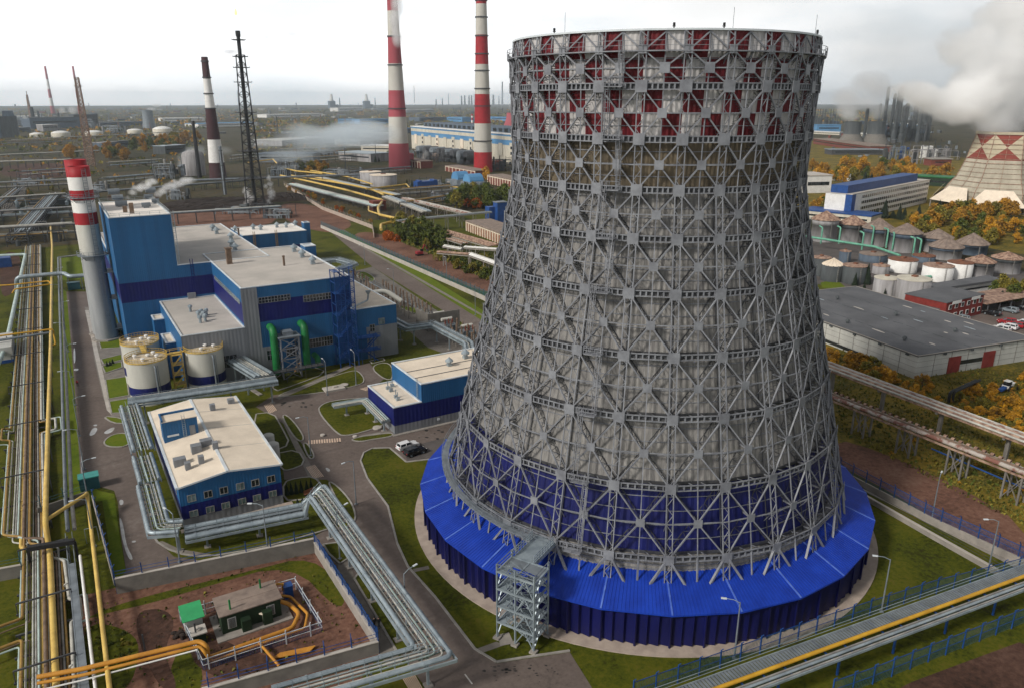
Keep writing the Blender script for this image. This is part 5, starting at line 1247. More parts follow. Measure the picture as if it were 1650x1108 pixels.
# ---------------------------------------------------------------- pipe corridor on the left
crs = random.Random(21)
cm = ['pipe_mint', 'pipe_ochre', 'pipe_pale', 'pipe_brown', 'pipe_pale', 'pipe_grey', 'pipe_mint', 'yellow_pale', 'pipe_brown', 'pipe_pale', 'pipe_ochre', 'pipe_pale', 'pipe_brown', 'pipe_grey', 'pipe_ochre', 'pipe_pale', 'pipe_mint']
cn = {'pipe_mint': 'mint', 'pipe_ochre': 'ochre', 'pipe_grey': 'grey', 'pipe_brown': 'brown rusty', 'pipe_pale': 'pale', 'yellow_pale': 'yellow'}
corr = 'pipes of the long corridor left of the road'
npipe = len(cm)
ords = ['leftmost', 'second', 'third', 'fourth', 'fifth', 'sixth', 'seventh', 'eighth', 'ninth', 'tenth', 'eleventh', 'twelfth', 'thirteenth', 'fourteenth', 'fifteenth', 'sixteenth', 'rightmost']
for i, m in enumerate(cm):
    f = i / (npipe - 1)
    xa = -15.6 + 6.4 * f; xb = -12.7 + 6.0 * f; r = crs.choice((.10, .13, .16, .2, .26)) if m != 'yellow_pale' else .3
    z = 1.0 + r + crs.choice((0, .0, .5)); yb = 134 - 10 * f + crs.uniform(-2, 2)
    pts = [(xa + .9 + crs.uniform(-.1, .1), 430, z), (xa, 200, z)]
    if i in (0, 1, 2):                                  # expansion loop reaching left
        k = i * .7; pts += [(xa, 182 - k, z), (xa - 2.2 + k, 182 - k, z + .4), (xa - 2.2 + k, 174 + k, z + .4), (xa, 174 + k, z)]
    if i in (14, 15, 16):
        k = (16 - i) * .6; pts += [(xa, 184 - k, z + .3), (xa + 3.2 - k, 184 - k, z + .3), (xa + 3.2 - k, 176 + k, z + .3), (xa, 176 + k, z)]
    pts += [(xa, yb, z), (xb, yb - crs.uniform(1.5, 3), z)]
    if i in (0, 1, 3):
        k = [0, .5, 0, 1.0][i]; pts += [(xb, 108 - k, z), (xb - 4.5 + k, 107 - k, z + .2), (xb - 4.5 + k, 101 + k, z + .2), (xb, 102 + k, z)]
    if i in (15, 16):
        k = (16 - i) * .5; pts += [(xb + .3, 110 - k, z), (xb + 2.0 - k, 110 - k, z), (xb + 2.0 - k, 103.5 + k, z), (xb + .3, 103.5 + k, z)]
    pts += [(xb, 70, z)]
    b = MB(); b.pipe(pts, r, 8, 0, bend=.5)
    for y in [crs.uniform(140, 172) for _ in range(3)] + [crs.uniform(185, 420) for _ in range(9)]: x = xa + (.9 * (y - 200) / 230 if y > 200 else 0); b.tube([(x, y, z), (x, y + .35, z)], r * 1.35, 8)
    for y in [crs.uniform(74, 99) for _ in range(3)] + [crs.uniform(111, 118)]: b.tube([(xb, y, z), (xb, y + .3, z)], r * 1.3, 8)
    o = b.build('corridor_pipe', m, None, True); tag(o, '%s pipe of the corridor left of the road, %s at its near end' % (cn[m], ords[i]), 'pipe', corr)
for k, y in enumerate(list(range(80, 128, 5)) + list(range(136, 428, 9))):
    b = MB(); s = 0 if y > 130 else 3.2
    b.box(-16.4 + s, -8.6 + s * .75, y - .15, y + .15, .72, .98)
    for x in (-16 + s, -12.4 + s, -9 + s * .75): b.box(x - .15, x + .15, y - .15, y + .15, 0, .72)
    if k % 3 == 0: b.bar((-16.2 + s, y, .9), (-16.2 + s, y, 2.6), .12); b.bar((-8.8 + s * .75, y, .9), (-8.8 + s * .75, y, 2.6), .12); b.bar((-16.2 + s, y, 2.6), (-8.8 + s * .75, y, 2.6), .2)
    tag(b.build('pipe_support', 'steel_dark'), 'dark cross beam carrying the corridor pipes left of the road', 'pipe support', 'cross beams under the corridor pipes')
rail = MB(); Q = [(-6.2, 128), (-5.7, 72)]
for o_ in (-.45, .45): rail.bar((Q[0][0] + o_, Q[0][1], 2.0), (Q[1][0] + o_, Q[1][1], 2.0), .12, .2)
rail.prism([(-6.65, 118), (-5.75, 118), (-5.3, 72), (-6.2, 72)], 2.0, 2.06)
for q in range(20): rail.bar((-6.45 + q * .025, 127 - q * 2.8, 0), (-6.45 + q * .025, 127 - q * 2.8, 2), .14)
tag(rail.build('cable_tray', 'galv_dark'), 'grey lidded cable tray along the right side of the near pipe corridor', 'cable tray')
b = MB(); b.tube([(-4.9, 119, 2.4), (-4.6, 72, 2.4)], .2, 8); b.bar((-4.9, 119, 0), (-4.9, 119, 2.4), .2)
tag(b.build('corridor_pipe', 'white', None, True), 'white pipe at the right edge of the near corridor beside the cable tray', 'pipe', corr)
t = thing('portal_gantry', 'black steel portal gantry crossing over the near pipe corridor', 'gantry', (-9, 124.5, 0))
a, c = W(44, 882, 3.6), W(120, 870, 3.6)
b = MB(); b.bar((a[0], a[1], 3.5), (c[0], c[1], 3.5), .8, .7); b.build('beam', 'black', t)
for p in (a, c): b = MB(); b.bar((p[0], p[1], 0), (p[0], p[1], 3.4), .4); b.build('leg', 'black', t)
# big yellow main and its branches
ypipe('thick yellow gas main running above the right side of the pipe corridor', [(-3.0, 470, 5), (-3.4, 401, 5), (-6.6, 231, 5), (-8.9, 130, 5), (-8.9, 126, 5), (-8.9, 124.5, 1.8), (-8.6, 72, 1.8)], .42, 'yellow_pale', [(-3.6 - (400 - y) * .019, y, 5) for y in range(135, 400, 14)])
ypipe('yellow gas pipe crossing right from the yellow main to the grass strip', [(-8.9, 129, 4.6), (-3.0, 135.5, 4.4), (-2.8, 136.6, 4.2), (-2.9, 133, 3.0), (-3.1, 105, 3.0), (-3.3, 78, 3.0)], .3, 'yellow_pale', [(-3.0, 120, 2.8), (-3.2, 98, 2.8)])
ypipe('yellow pipe crossing the corridor from the left edge with a drop at its end', [P_ for P_ in [(*W(-60, 552, 5.5), 5.5), (*W(0, 541, 5.5), 5.5), (*W(85, 530, 5.5), 5.5), (*W(90, 555, 1.2), 1.2), (*W(80, 557, 1.2), 1.2)]], .24, 'yellow', [(*W(10, 541, 5.5), 5.3), (*W(60, 534, 5.5), 5.3)])
b = MB(); b.tube([(*W(-60, 557, 5.2), 5.2), (*W(80, 536, 5.2), 5.2)], .35, 8); tag(b.build('gas_pipe', 'galv_dark', None, True), 'dark grey pipe crossing the corridor below the yellow crossing pipe', 'pipe')
ypipe('upper yellow pipe looping across the corridor under the big grey pipe', [(*W(-50, 463, 5), 5), (*W(20, 459, 5), 5), (*W(78, 453, 5), 5), (*W(83, 458, 4.4), 4.4), (*W(24, 466, 4.4), 4.4), (*W(20, 472, 3), 3)], .26, 'yellow', [(*W(30, 459, 5), 4.8)])
t = thing('gas_pipe', 'big grey insulated pipe crossing the corridor towards the twin chimney', 'pipe', (-5, 328, 0))
b = MB(); b.pipe([(*W(27, 470, .5), .5), (*W(27, 447, 6.3), 6.3), (*W(104, 440, 6.3), 6.3), (*W(111, 446, 5.4), 5.4), (*W(150, 443, 5.4), 5.4)], .75, 12); b.build('pipe', 'galv', t, True)
for px in (50, 80, 108, 130): b = MB(); p = W(px, 444, 5.6); b.bar((p[0], p[1], 0), (p[0], p[1], 5.4), .3); b.build('support', 'galv_dark', t)
t = thing('gas_pipe', 'mint green pipe running down the left side of the far corridor', 'pipe', (-16, 310, 0))
b = MB(); b.pipe([(*W(-40, 414, 3), 3), (*W(41, 410, 3), 3), (*W(26, 480, 3), 3), (*W(9, 560, 3), 3), (*W(-30, 640, 3), 3)], .6, 12); b.build('pipe', 'pipe_mint', t, True)
for py in (430, 460, 500, 540): b = MB(); p = W(41 - (py - 410) * .21, py, 3); b.bar((p[0], p[1], 0), (p[0], p[1], 2.6), .3); b.build('support', 'concrete', t)
for k, (o_, m) in enumerate(((0, 'galv_dark'), (.9, 'pipe_grey'))):
    t = thing('gas_pipe', ['dark grey', 'pale grey'][k] + ' pipe of the pair between yellow gas main and road', 'pipe', (-4, 250, 0))
    b = MB(); b.pipe([(12, 386, 2.4), (-1.9 + o_, 384 - o_, 2.4), (-4.5 + o_, 234, 2.4), (-6.2 + o_, 139.5, 2.4), (-6.2 + o_, 128, 2.4)], .32, 8); b.build('pipe', m, t, True)
    for y in range(150, 380, 20): b = MB(); b.bar((-6.2 + o_ + (y - 139) * .0177, y, 0), (-6.2 + o_ + (y - 139) * .0177, y, 2.2), .2); b.build('support', 'steel_dark', t)
# small walls / goalpost
b = MB(); p, q = W(140, 875), W(160, 870); b.bar((*p, 0), (*p, 2.6), .1); b.bar((*q, 0), (*q, 2.6), .1); b.bar((*p, 2.6), (*q, 2.6), .1); tag(b.build('goal_post', 'galv'), 'thin white portal post on the grass right of the near corridor', 'post')
# far process racks crossing the corridor
fr_ = random.Random(5)
def process_rack(label, a, c, h, depth, tiers=2, npipes=5, mats=('pipe_grey', 'pipe_pale', 'galv', 'galv_dark', 'pipe_ochre'), step=7.0):
    """multi-tier steel rack between two ground points"""
    L2 = [a, c]; t = thing('pipe_rack', label, 'pipe rack', ((a[0] + c[0]) / 2, (a[1] + c[1]) / 2, 0)); ln = math.hypot(c[0] - a[0], c[1] - a[1])
    f = MB()
    for (x, y, g_) in along(L2, step):
        n_ = (-math.sin(g_), math.cos(g_))
        for s_ in (-.5, .5): f.bar((x + n_[0] * s_ * depth, y + n_[1] * s_ * depth, 0), (x + n_[0] * s_ * depth, y + n_[1] * s_ * depth, h), .4)
        for q in range(tiers): z = h * (q + 1) / tiers; f.bar((x - n_[0] * .5 * depth, y - n_[1] * .5 * depth, z), (x + n_[0] * .5 * depth, y + n_[1] * .5 * depth, z), .35)
        f.bar((x - n_[0] * .5 * depth, y - n_[1] * .5 * depth, 0), (x + n_[0] * .5 * depth, y + n_[1] * .5 * depth, h / tiers), .18)
    for s_ in (-.5, .5):
        Q = offset_path(L2, s_ * depth)
        for q in range(tiers): f.bar((*Q[0], h * (q + 1) / tiers), (*Q[1], h * (q + 1) / tiers), .3)
    f.build('frame', 'steel_dark', t)
    for q in range(tiers):
        for k in range(npipes):
            A = offset_path(L2, depth * (-.42 + .84 * k / max(1, npipes - 1))); r = fr_.choice((.15, .22, .3, .4)); e0, e1 = fr_.uniform(0, .12), 1 - fr_.uniform(0, .12)
            g0 = (A[0][0] + (A[1][0] - A[0][0]) * e0, A[0][1] + (A[1][1] - A[0][1]) * e0); g1 = (A[0][0] + (A[1][0] - A[0][0]) * e1, A[0][1] + (A[1][1] - A[0][1]) * e1)
            b = MB(); b.tube([(*g0, h * (q + 1) / tiers + .2 + r), (*g1, h * (q + 1) / tiers + .2 + r)], r, 6); b.build('pipe', fr_.choice(mats), t, True)
    return t
process_rack('tall dark process rack crossing the corridor left of the twin chimney', W(-60, 398), W(128, 386), 8, 6, 2, 6)
process_rack('grey process rack farther along the corridor behind the dark rack', W(-40, 360), W(128, 350), 6, 6, 2, 5)
process_rack('pipe rack crossing at the head of the corridor beyond bare soil', W(-40, 312), W(135, 303), 7, 7, 2, 4)
process_rack('long low pipe rack across the far end of the brown field', W(-60, 274), W(128, 268), 7, 6, 1, 4)
process_rack('grey rack running away along the far corridor', (-18, 440), (2, 640), 5, 9, 2, 7)
process_rack('second grey rack running away left of the far corridor', (-40, 480), (-20, 700), 5, 7, 1, 6)
for k in range(26):                                     # equipment on the far corridor
    y = fr_.uniform(440, 640); x = -26 + (y - 440) * .1 + fr_.uniform(-14, 26); kind = fr_.random()
    b = MB(); hh = fr_.uniform(2, 5)
    if kind < .5: b.cbox(x, y, 0, fr_.uniform(2, 5), fr_.uniform(2, 4), hh); b.pipe([(x - 3, y, hh * .5), (x - 3, y, hh + .8), (x + 4, y, hh + .8), (x + 4, y, 0)], .25, 6)
    else: b.lathe(x, y, [(1.1, 0), (1.1, hh), (.6, hh + .5)], 12); b.pipe([(x, y, hh), (x, y, hh + 1.2), (x + 5, y, hh + 1.2), (x + 5, y, 0)], .2, 6)
    tag(b.build('pump_unit', fr_.choice(('galv_dark', 'pipe_grey', 'steel_dark', 'galv', 'tank_dark'))), 'small grey pump unit among the far pipe racks on the left', 'pump unit', 'small units among the far left racks')
b = MB(); p = W(-14, 580); b.cbox(p[0], p[1] + 3, 0, 11, 16, 4.4); b.cbox(p[0], p[1] + 3, 0, 11.1, 16.1, .9, 1); tag(b.build('shed', ['white_wall', 'fence_blue']), 'pale shed with blue base at the left edge', 'shed')
b = MB(); b.cbox(*W(2, 430), 0, 8, 5, 4); tag(b.build('shed', ['fence_blue']), 'small blue shed at the left edge by the mint pipe', 'shed')
# ---------------------------------------------------------------- right-hand side
def trestle(label, P, z, wid, pipes, legs, leg_kind):
    t = thing('pipe_trestle', label, 'pipe trestle', (sum(p[0] for p in P) / len(P), sum(p[1] for p in P) / len(P), 0))
    for o, dz, r, m in pipes:
        A = offset_path(P, o); b = MB(); b.tube([(*q, z + dz + r) for q in A], r, 10); b.build('pipe', m, t, True)
    f = MB()
    for s_ in (-1, 1): A = offset_path(P, s_ * wid / 2); [f.bar((*u, z - .2), (*v, z - .2), .2, .35) for u, v in zip(A, A[1:])]
    for (x, y, a) in along(P, 1.6): n = (-math.sin(a), math.cos(a)); f.bar((x - n[0] * wid / 2, y - n[1] * wid / 2, z - .1), (x + n[0] * wid / 2, y + n[1] * wid / 2, z - .1), .14)
    f.build('frame', 'rust_pale', t)
    for (x, y, a) in along(P, legs, 5):
        n = (-math.sin(a), math.cos(a)); l = MB(); d = (math.cos(a), math.sin(a))
        if leg_kind == 'T': l.bar((x, y, 0), (x, y, z - .4), .7); l.bar((x - n[0] * wid * .5, y - n[1] * wid * .5, z - .6), (x + n[0] * wid * .5, y + n[1] * wid * .5, z - .6), .5)
        else:
            for u in (-1.4, 1.4):
                for s_ in (-.42, .42): l.bar((x + n[0] * s_ * wid + d[0] * u, y + n[1] * s_ * wid + d[1] * u, 0), (x + n[0] * s_ * wid + d[0] * u, y + n[1] * s_ * wid + d[1] * u, z - .3), .32)
            for s_ in (-.42, .42):
                l.bar((x + n[0] * s_ * wid - d[0] * 1.4, y + n[1] * s_ * wid - d[1] * 1.4, .4), (x + n[0] * s_ * wid + d[0] * 1.4, y + n[1] * s_ * wid + d[1] * 1.4, z - .5), .14)
                l.bar((x + n[0] * s_ * wid + d[0] * 1.4, y + n[1] * s_ * wid + d[1] * 1.4, .4), (x + n[0] * s_ * wid - d[0] * 1.4, y + n[1] * s_ * wid - d[1] * 1.4, z - .5), .14)
        l.build('leg', 'concrete_wall', t)
    return t
trestle('pipe trestle with rusty flaking insulation nearest the long grey warehouse', [(157, 140), (154.8, 108), (151.2, 62), (149.0, 35)], 6.8, 4.0, [(-1.8, 0, .24, 'pipe_pale'), (-1.2, 0, .34, 'rust_pale'), (-.45, 0, .36, 'pipe_pale'), (.3, 0, .36, 'rust_pale'), (1.0, 0, .32, 'pipe_rusty'), (1.8, 0, .28, 'pipe_pale')], 14, 'T')
trestle('pipe trestle with banded rusty pipe nearest the dirt track', [(143, 125), (140.4, 96), (138.6, 56), (137.2, 30)], 5.8, 2.6, [(-.8, 0, .42, 'pipe_rusty'), (.15, .1, .38, 'pipe_brown'), (1.2, 0, .24, 'pipe_pale')], 10.5, 'X')
for k in range(54):
    y = 118 - k * 1.5; x = 142.3 - (118 - y) * .053; b = MB(); b.lathe(0, 0, [(.50, -.3), (.50, .3)], 10); 
    c = MB(); c.v = [(x + .8 + v_[0] * 1.0, y + v_[2], 6.22 + v_[1]) for v_ in b.v]; c.f, c.m = b.f, b.m
    if k == 0: band0 = c.build('insulation_band', 'rust_pale', bpy.data.objects['pipe_trestle.001']); yb0 = (x, y)
    else: o = band0.copy(); COL.objects.link(o); o.parent = bpy.data.objects['pipe_trestle.001']; o.location = (x - yb0[0], y - yb0[1], 0)
b = MB(); b.tube([(141.2, 74, 2.6), (138.8, 40, 2.4)], .16, 8); tag(b.build('blue_pipe', 'fence_blue', None, True), 'thin dark blue pipe slung along the lower trestle', 'pipe')
for k, (px, py) in enumerate(((1645, 728), (1642, 782))):
    x, y = W(px, py, 3); b = MB()
    for d in (0, .6): b.pipe([(x + 6, y - 4, 3 + d), (x + .5, y - .3, 3 + d), (x - .3, y - 2.2, 3 + d), (x + 6, y - 6.5, 3 + d)], .26, 8)
    b.bar((x + 1, y - 1.2, 0), (x + 1, y - 1.2, 3), .3)
    tag(b.build('pipe_loop', 'pipe_pale', None, True), ['upper', 'lower'][k] + ' white looped pipe ends by the trestle at the right edge', 'pipe')
# warehouse
A = Vector(W(1473, 610)); B = Vector(W(1645, 582)); e1 = (B - A).normalized(); e2 = Vector((-e1.y, e1.x)); C_ = Vector(W(1420, 464, 6.0)); D_ = Vector(W(1660, 545, 6.2))
wl = (B - A).length + 3; wd = 64.0
wh = thing('warehouse', 'long low warehouse with flat dark roof and white panel walls', 'warehouse', (A.x, A.y, 0))
q4 = [A, A + e1 * wl, A + e1 * wl + e2 * wd, A + e2 * wd]
b = MB(); b.prism([tuple(p) for p in q4], 0, 6.0); b.build('wall', 'white_wall', wh)
o2 = [A - e1 * .3 - e2 * .3, A + e1 * (wl + .3) - e2 * .3, A + e1 * (wl + .3) + e2 * (wd + .3), A - e1 * .3 + e2 * (wd + .3)]
b = MB(); b.prism([tuple(p) for p in o2], 6.0, 6.35); rf = b.build('roof', 'roof_dark', wh)
b = MB()
for u, v in zip(o2, o2[1:] + o2[:1]): b.bar((u.x, u.y, 6.38), (v.x, v.y, 6.38), .3, .14)
b.build('roof_edge', 'concrete', rf)
ws = random.Random(8)
for k in range(16):
    u, v = ws.uniform(3, wl - 4), ws.uniform(4, wd - 6); p = A + e1 * u + e2 * v; l = ws.uniform(1, 5)
    b = MB(); P_ = [A + e1 * (u + x) + e2 * (v + y) for x, y in smooth_px([(0, 0), (.5, -.3), (.9, l * .5), (.6, l), (.1, l * .8)], 1)]; b.add([(p.x, p.y, 6.356) for p in P_], [tuple(range(len(P_)))]); b.build('roof_patch', 'roof_grey' if k % 3 else 'galv', rf)
for u in (9, 19, 29):
    b = MB(); 
    for q in range(14): v0, v1 = q * wd / 14, (q + ws.uniform(.5, 1)) * wd / 14; b.bar((*(A + e1 * (u + ws.uniform(-.3, .3)) + e2 * v0), 6.37), (*(A + e1 * (u + ws.uniform(-.3, .3)) + e2 * v1), 6.37), .22, .05)
    b.build('roof_seam', 'tank_dark', rf)
for px, py in ((1349, 483), (1365, 521), (1443, 509), (1457, 549), (1538, 535)):
    x, y = W(px, py, 6.3); b = MB(); b.lathe(x, y, [(.35, 6.35), (.35, 7.0), (.7, 7.0), (.5, 7.5), (.1, 7.7)], 8); b.build('roof_vent', 'tank_dark', wh)
jb = MB()
for q in range(1, 7): u = q * wl / 7; jb.bar((*(A + e1 * u - e2 * .02), .1), (*(A + e1 * u - e2 * .02), 6), .1)
for q in range(1, 12): v = q * wd / 12; jb.bar((*(A + e2 * v - e1 * .02), .1), (*(A + e2 * v - e1 * .02), 6), .1)
for z in (1.5, 3.0, 4.5): jb.bar((*(A - e2 * .015), z), (*(A + e1 * wl - e2 * .015), z), .05); jb.bar((*(A - e1 * .015), z), (*(A + e2 * wd - e1 * .015), z), .05)
jb.build('panel_joint', 'concrete_wall', wh)
for u in (11, 23.5): d = MB(); g0, g1 = A + e1 * u - e2 * .12, A + e1 * (u + 4.2) - e2 * .12; d.bar((*g0, 2.3), (*g1, 2.3), .2, 4.4); d.build('door', 'brick_red', wh)
d = MB(); d.bar((*(A + e1 * 15.4 - e2 * .06), 2.6), (*(A + e1 * 23.3 - e2 * .06), 2.6), .08, 1.1); d.build('window_strip', 'glass', wh)
d = MB(); d.bar((*(A + e2 * 14 - e1 * .06), .9), (*(A + e2 * 44 - e1 * .06), .9), .08, .9); d.build('window_strip', 'glass', wh)
for q in range(7): u = 3 + q * 9.0; d = MB(); d.cbox(*(A + e2 * u - e1 * .35), 5.6, .5, .8, .5); d.build('gutter_head', 'tank_dark', wh)
for u in (9, 18.5, 29): d = MB(); d.cbox(*(A + e1 * u - e2 * .35), 5.6, .8, .5, .5); d.build('gutter_head', 'tank_dark', wh)
b = MB(); p, q = W(1528, 648), W(1570, 628); b.pipe([(*p, 0), (*p, 2.6), (*q, 2.6), (*q, 1.8)], .35, 8); b.pipe([(p[0] + .9, p[1] - .4, 0), (p[0] + .9, p[1] - .4, 2.6), (q[0] + .9, q[1] - .4, 2.6)], .3, 8); tag(b.build('pipe_bend', 'black', None, True), 'black bent pipe stub standing in yellow grass by the warehouse', 'pipe')
# tank farm
TG = 'tanks of the farm beyond the warehouse'
def farm_tank(label, cx_, base, wpx, top, tip=None, body='tank_grey', roof='roof_rust', band=None, band_frac=.25, ov=1.12):
    p = Vector(W(cx_, base)); s_ = m_per_px(*p); r = wpx / 2 * s_; d = p.normalized(); c = p + d * r
    h = top_z(c.x, c.y, top) if tip is None else top_z(c.x, c.y, top)
    t = thing('storage_tank', label, 'storage tank', (c.x, c.y, 0), TG)
    b = MB()
    if band: b.lathe(c.x, c.y, [(r, 0), (r, h * (1 - band_frac)), (r * 1.02, h * (1 - band_frac)), (r * 1.02, h)], 24, ms=[0, 0, 1], cap=True); b.build('tank_shell', [body, band], t, True)
    else: b.lathe(c.x, c.y, [(r, 0), (r, h)], 28); b.build('tank_shell', body, t, True)
    b = MB()
    if tip is not None:
        ht = top_z(c.x, c.y, tip); b.lathe(c.x, c.y, [(r * ov, h - .15), (r * ov, h + .05), (r * .12, ht - .4), (r * .1, ht), (.05, ht + .1)], 14, cap=False)
        for q in range(14): a = q * .4488; b.bar((c.x + r * ov * math.cos(a), c.y + r * ov * math.sin(a), h + .1), (c.x + r * .12 * math.cos(a), c.y + r * .12 * math.sin(a), ht - .3), .18)
        b.build('tank_roof', roof, t)
    else:
        b.lathe(c.x, c.y, [(r * 1.02, h), (r * 1.02, h + .25), (r * .2, h + .7), (.1, h + .75)], 24); b.build('tank_roof', roof, t)
        m = MB(); m.cbox(c.x, c.y, h + .6, r * .3, r * .3, .6); m.build('roof_hatch', 'rust', t)
    l = MB(); a = math.atan2(-c.y, -c.x) + .5; x, y = c.x + (r + .3) * math.cos(a), c.y + (r + .3) * math.sin(a)
    for q in (-.3, .3): l.bar((x + q, y, 0), (x + q, y, h), .1)
    for q in range(int(h / .8)): l.bar((x - .3, y, q * .8), (x + .3, y, q * .8), .08)
    l.build('ladder', 'pipe_grey', t)
    return c, r, h
FT = [('cone roofed grey tank nearest the tower edge in the back row', 1326, 391, 40, 353, 340, 'tank_grey', 'rust_pale', 'tank_grey'), ('cone roofed grey tank second from the tower in the back row', 1370, 391, 40, 360, 347, 'tank_grey', 'rust_pale', 'tank_dark'),
      ('cone roofed tank with blue collar, third in the back row', 1411, 398, 44, 367, 351.5, 'tank_grey', 'roof_rust', 'tank_blue'), ('cone roofed tank with blue collar, fourth in the back row', 1455, 408, 46, 374.5, 360, 'tank_grey', 'roof_rust', 'tank_blue'),
      ('cone roofed tank behind the collapsed dark roof, fifth in the back row', 1506, 408, 44, 382, 369, 'tank_grey', 'roof_rust', 'tank_blue'), ('cone roofed blue tank at the right end of the back row', 1563, 412, 46, 392, 376, 'tank_blue', 'roof_rust', 'tank_blue'),
      ('cone roofed tank with dark overhanging roof standing before the back row', 1521, 420, 48, 397, 382, 'tank_grey', 'roof_rust', 'tank_blue'), ('tank with low orange tinted cone roof between white and right edge tanks', 1575, 449, 41, 421, 410, 'tank_grey', 'rust_pale', 'tank_dark'),
      ('tank with orange tinted cone roof nearest the right edge', 1618, 442, 42, 415, 405.5, 'tank_grey', 'rust_pale', 'tank_dark')]
for (lb, cx_, bs, w_, tp, ti, bo, ro, ba) in FT: farm_tank(lb, cx_, bs, w_, tp, ti, bo, ro, ba)
FF = [('white flat tank with orange rusty lid in the middle row', 1452, 441, 44, 418, 'white', 'rust'), ('white flat tank with rusty lid, lower middle of the farm', 1508, 455, 46, 428, 'white', 'rust_pale'), ('pale flat tank with rust red lid behind another white tank', 1543, 451, 38, 423, 'white', 'rust'),
      ('pale grey tank with cream lid, smaller of two beside the warehouse roof', 1424, 483, 38, 448, 'tank_grey', 'cream'), ('large pale grey tank with cream lid beside the red brick building', 1467, 490, 52, 449, 'tank_grey', 'cream'),
      ('dark tank with rusty lid beside the grass behind the warehouse', 1374, 459, 38, 428, 'tank_dark', 'rust_pale'), ('dark tank partly hidden by the cooling tower frame', 1320, 446, 30, 415, 'tank_dark', 'rust_pale'),
      ('blue grey low tank behind the white rusty tank', 1405, 424, 42, 409, 'tank_blue', 'roof_rust'), ('small brownish tank between two dark tanks and white ones', 1418, 443, 26, 428, 'tank_grey', 'rust_pale'), ('slim blue grey tank behind the dark tanks', 1360, 424, 18, 405, 'tank_blue', 'rust_pale'),
      ('low grey tank with rusty railing left of the dark cone roof', 1487, 424, 34, 412, 'tank_blue', 'rust')]
for (lb, cx_, bs, w_, tp, bo, ro) in FF: farm_tank(lb, cx_, bs, w_, tp, None, bo, ro)
farm_tank('dark tank with pointed beige cone lid beside the tower frame', 1339, 455, 34, 426, 416, 'tank_dark', 'roof_beige', None, ov=1.02)
gp = [(*W(1290, 380, 5), 5), (*W(1350, 389, 5), 5), (*W(1410, 398, 5), 5), (*W(1450, 412, 5), 5)]
t = thing('green_pipe', 'mint green pipe running in front of the cone roofed tanks', 'pipe', gp[1]); b = MB(); b.pipe(gp, .55, 8); b.build('pipe', 'green_pipe', t, True)
for px, py, zt in ((1322, 378, 11), (1351, 378, 11), (1370, 372, 12), (1388, 388, 11), (1404, 380, 12), (1427, 385, 12), (1437, 388, 11), (1470, 398, 11), (1480, 400, 11)):
    p = W(px, py + 18); b = MB(); b.pipe([(p[0], p[1], 1), (p[0], p[1], zt * .8), (p[0] + 3, p[1] + 4, zt * .8)], .4, 8); b.build('riser', 'green_pipe', t, True)
b = MB(); b.pipe([(*W(1440, 455, 2), 2), (*W(1475, 448, 2), 2), (*W(1500, 446, 2), 2)], .6, 8); b.pipe([(*W(1408, 462, 2), 2), (*W(1440, 460, 2), 2)], .6, 8); tag(b.build('green_pipe', 'green_pipe', None, True), 'mint green pipe between the pale grey and white tanks', 'pipe')
sheet('paved_yard', [(1290, 455), (1420, 470), (1470, 505), (1570, 520), (1680, 560), (1680, 440), (1560, 430), (1400, 395), (1290, 375)], .02, 'asphalt_new')
sheet('grass_verge', [(1322, 456), (1345, 450), (1362, 462), (1350, 466), (1325, 464)], .03, 'grass_bright')
sheet('car_park', [(1545, 525), (1590, 500), (1680, 475), (1680, 570), (1600, 540)], .03, 'asphalt')
# brick building
A2 = Vector(W(1480, 507)); A3 = Vector(W(1520, 521)); A4 = Vector(W(1580, 506))
def rbox(mb, o, a, c, la, lc, z0, z1, m=0): mb.prism([tuple(o), tuple(o + a * la), tuple(o + a * la + c * lc), tuple(o + c * lc)], z0, z1, m); return mb
ea = (A4 - A3).normalized(); ec = Vector((-ea.y, ea.x)); la = (A4 - A3).length
bk = thing('brick_building', 'two storey red brick building with grey roof and white window frames', 'building', (A3.x, A3.y, 0))
b = MB(); rbox(b, A3, ea, ec, la, 14, 0, 6.6); b.build('wall', 'brick_red', bk); b = MB(); rbox(b, A3 - ea * .2 - ec * .2, ea, ec, la + .4, 14.4, 6.6, 6.9); b.build('roof', 'roof_dark', bk)
b = MB(); rbox(b, A3 - ea * 12 + ec * 2, ea, ec, 12, 10, 0, 4.2); b.build('annex', 'brick_red', bk); b = MB(); rbox(b, A3 - ea * 12.2 + ec * 1.8, ea, ec, 12.2, 10.4, 4.2, 4.4); b.build('annex_roof', 'roof_dark', bk)
def fwin(parent, o, a, n_, u, z, w, h, frame='white', glass='glass', dep=.12):
    f = MB(); p0, p1 = o + a * u - n_ * .05, o + a * (u + w) - n_ * .05
    f.bar((*p0, z + h / 2), (*p1, z + h / 2), .1, h); w_ = f.build('window', frame, parent)
    g_ = MB(); p0, p1 = o + a * (u + w * .1) - n_ * .09, o + a * (u + w * .9) - n_ * .09; g_.bar((*p0, z + h / 2), (*p1, z + h / 2), .08, h * .8); g_.build('pane', glass, w_)
for q in range(6):
    for z in (1.2, 4.2): fwin(bk, A3, ea, ec, 1.5 + q * la / 6.2, z, 1.7, 1.6)
for q in range(3): fwin(bk, A3 - ea * 12 + ec * 2, ea, ec, 1 + q * 3.4, 1.2, 1.8, 1.6)
for u in (3.0, 14): b = MB(); p0, p1 = A3 + ea * u - ec * .2, A3 + ea * (u + 5) - ec * .2; b.bar((*p0, 6.3), (*p1, 6.3), .1, 1.0); b.build('sign_board', 'white', bk)
sh = thing('open_shed', 'long open shed with rusty sheet roof over parked vehicles', 'shed', (*W(1610, 500), 0)); p, q = Vector(W(1588, 508)), Vector(W(1680, 490)); d = (q - p).normalized(); n_ = Vector((-d.y, d.x))
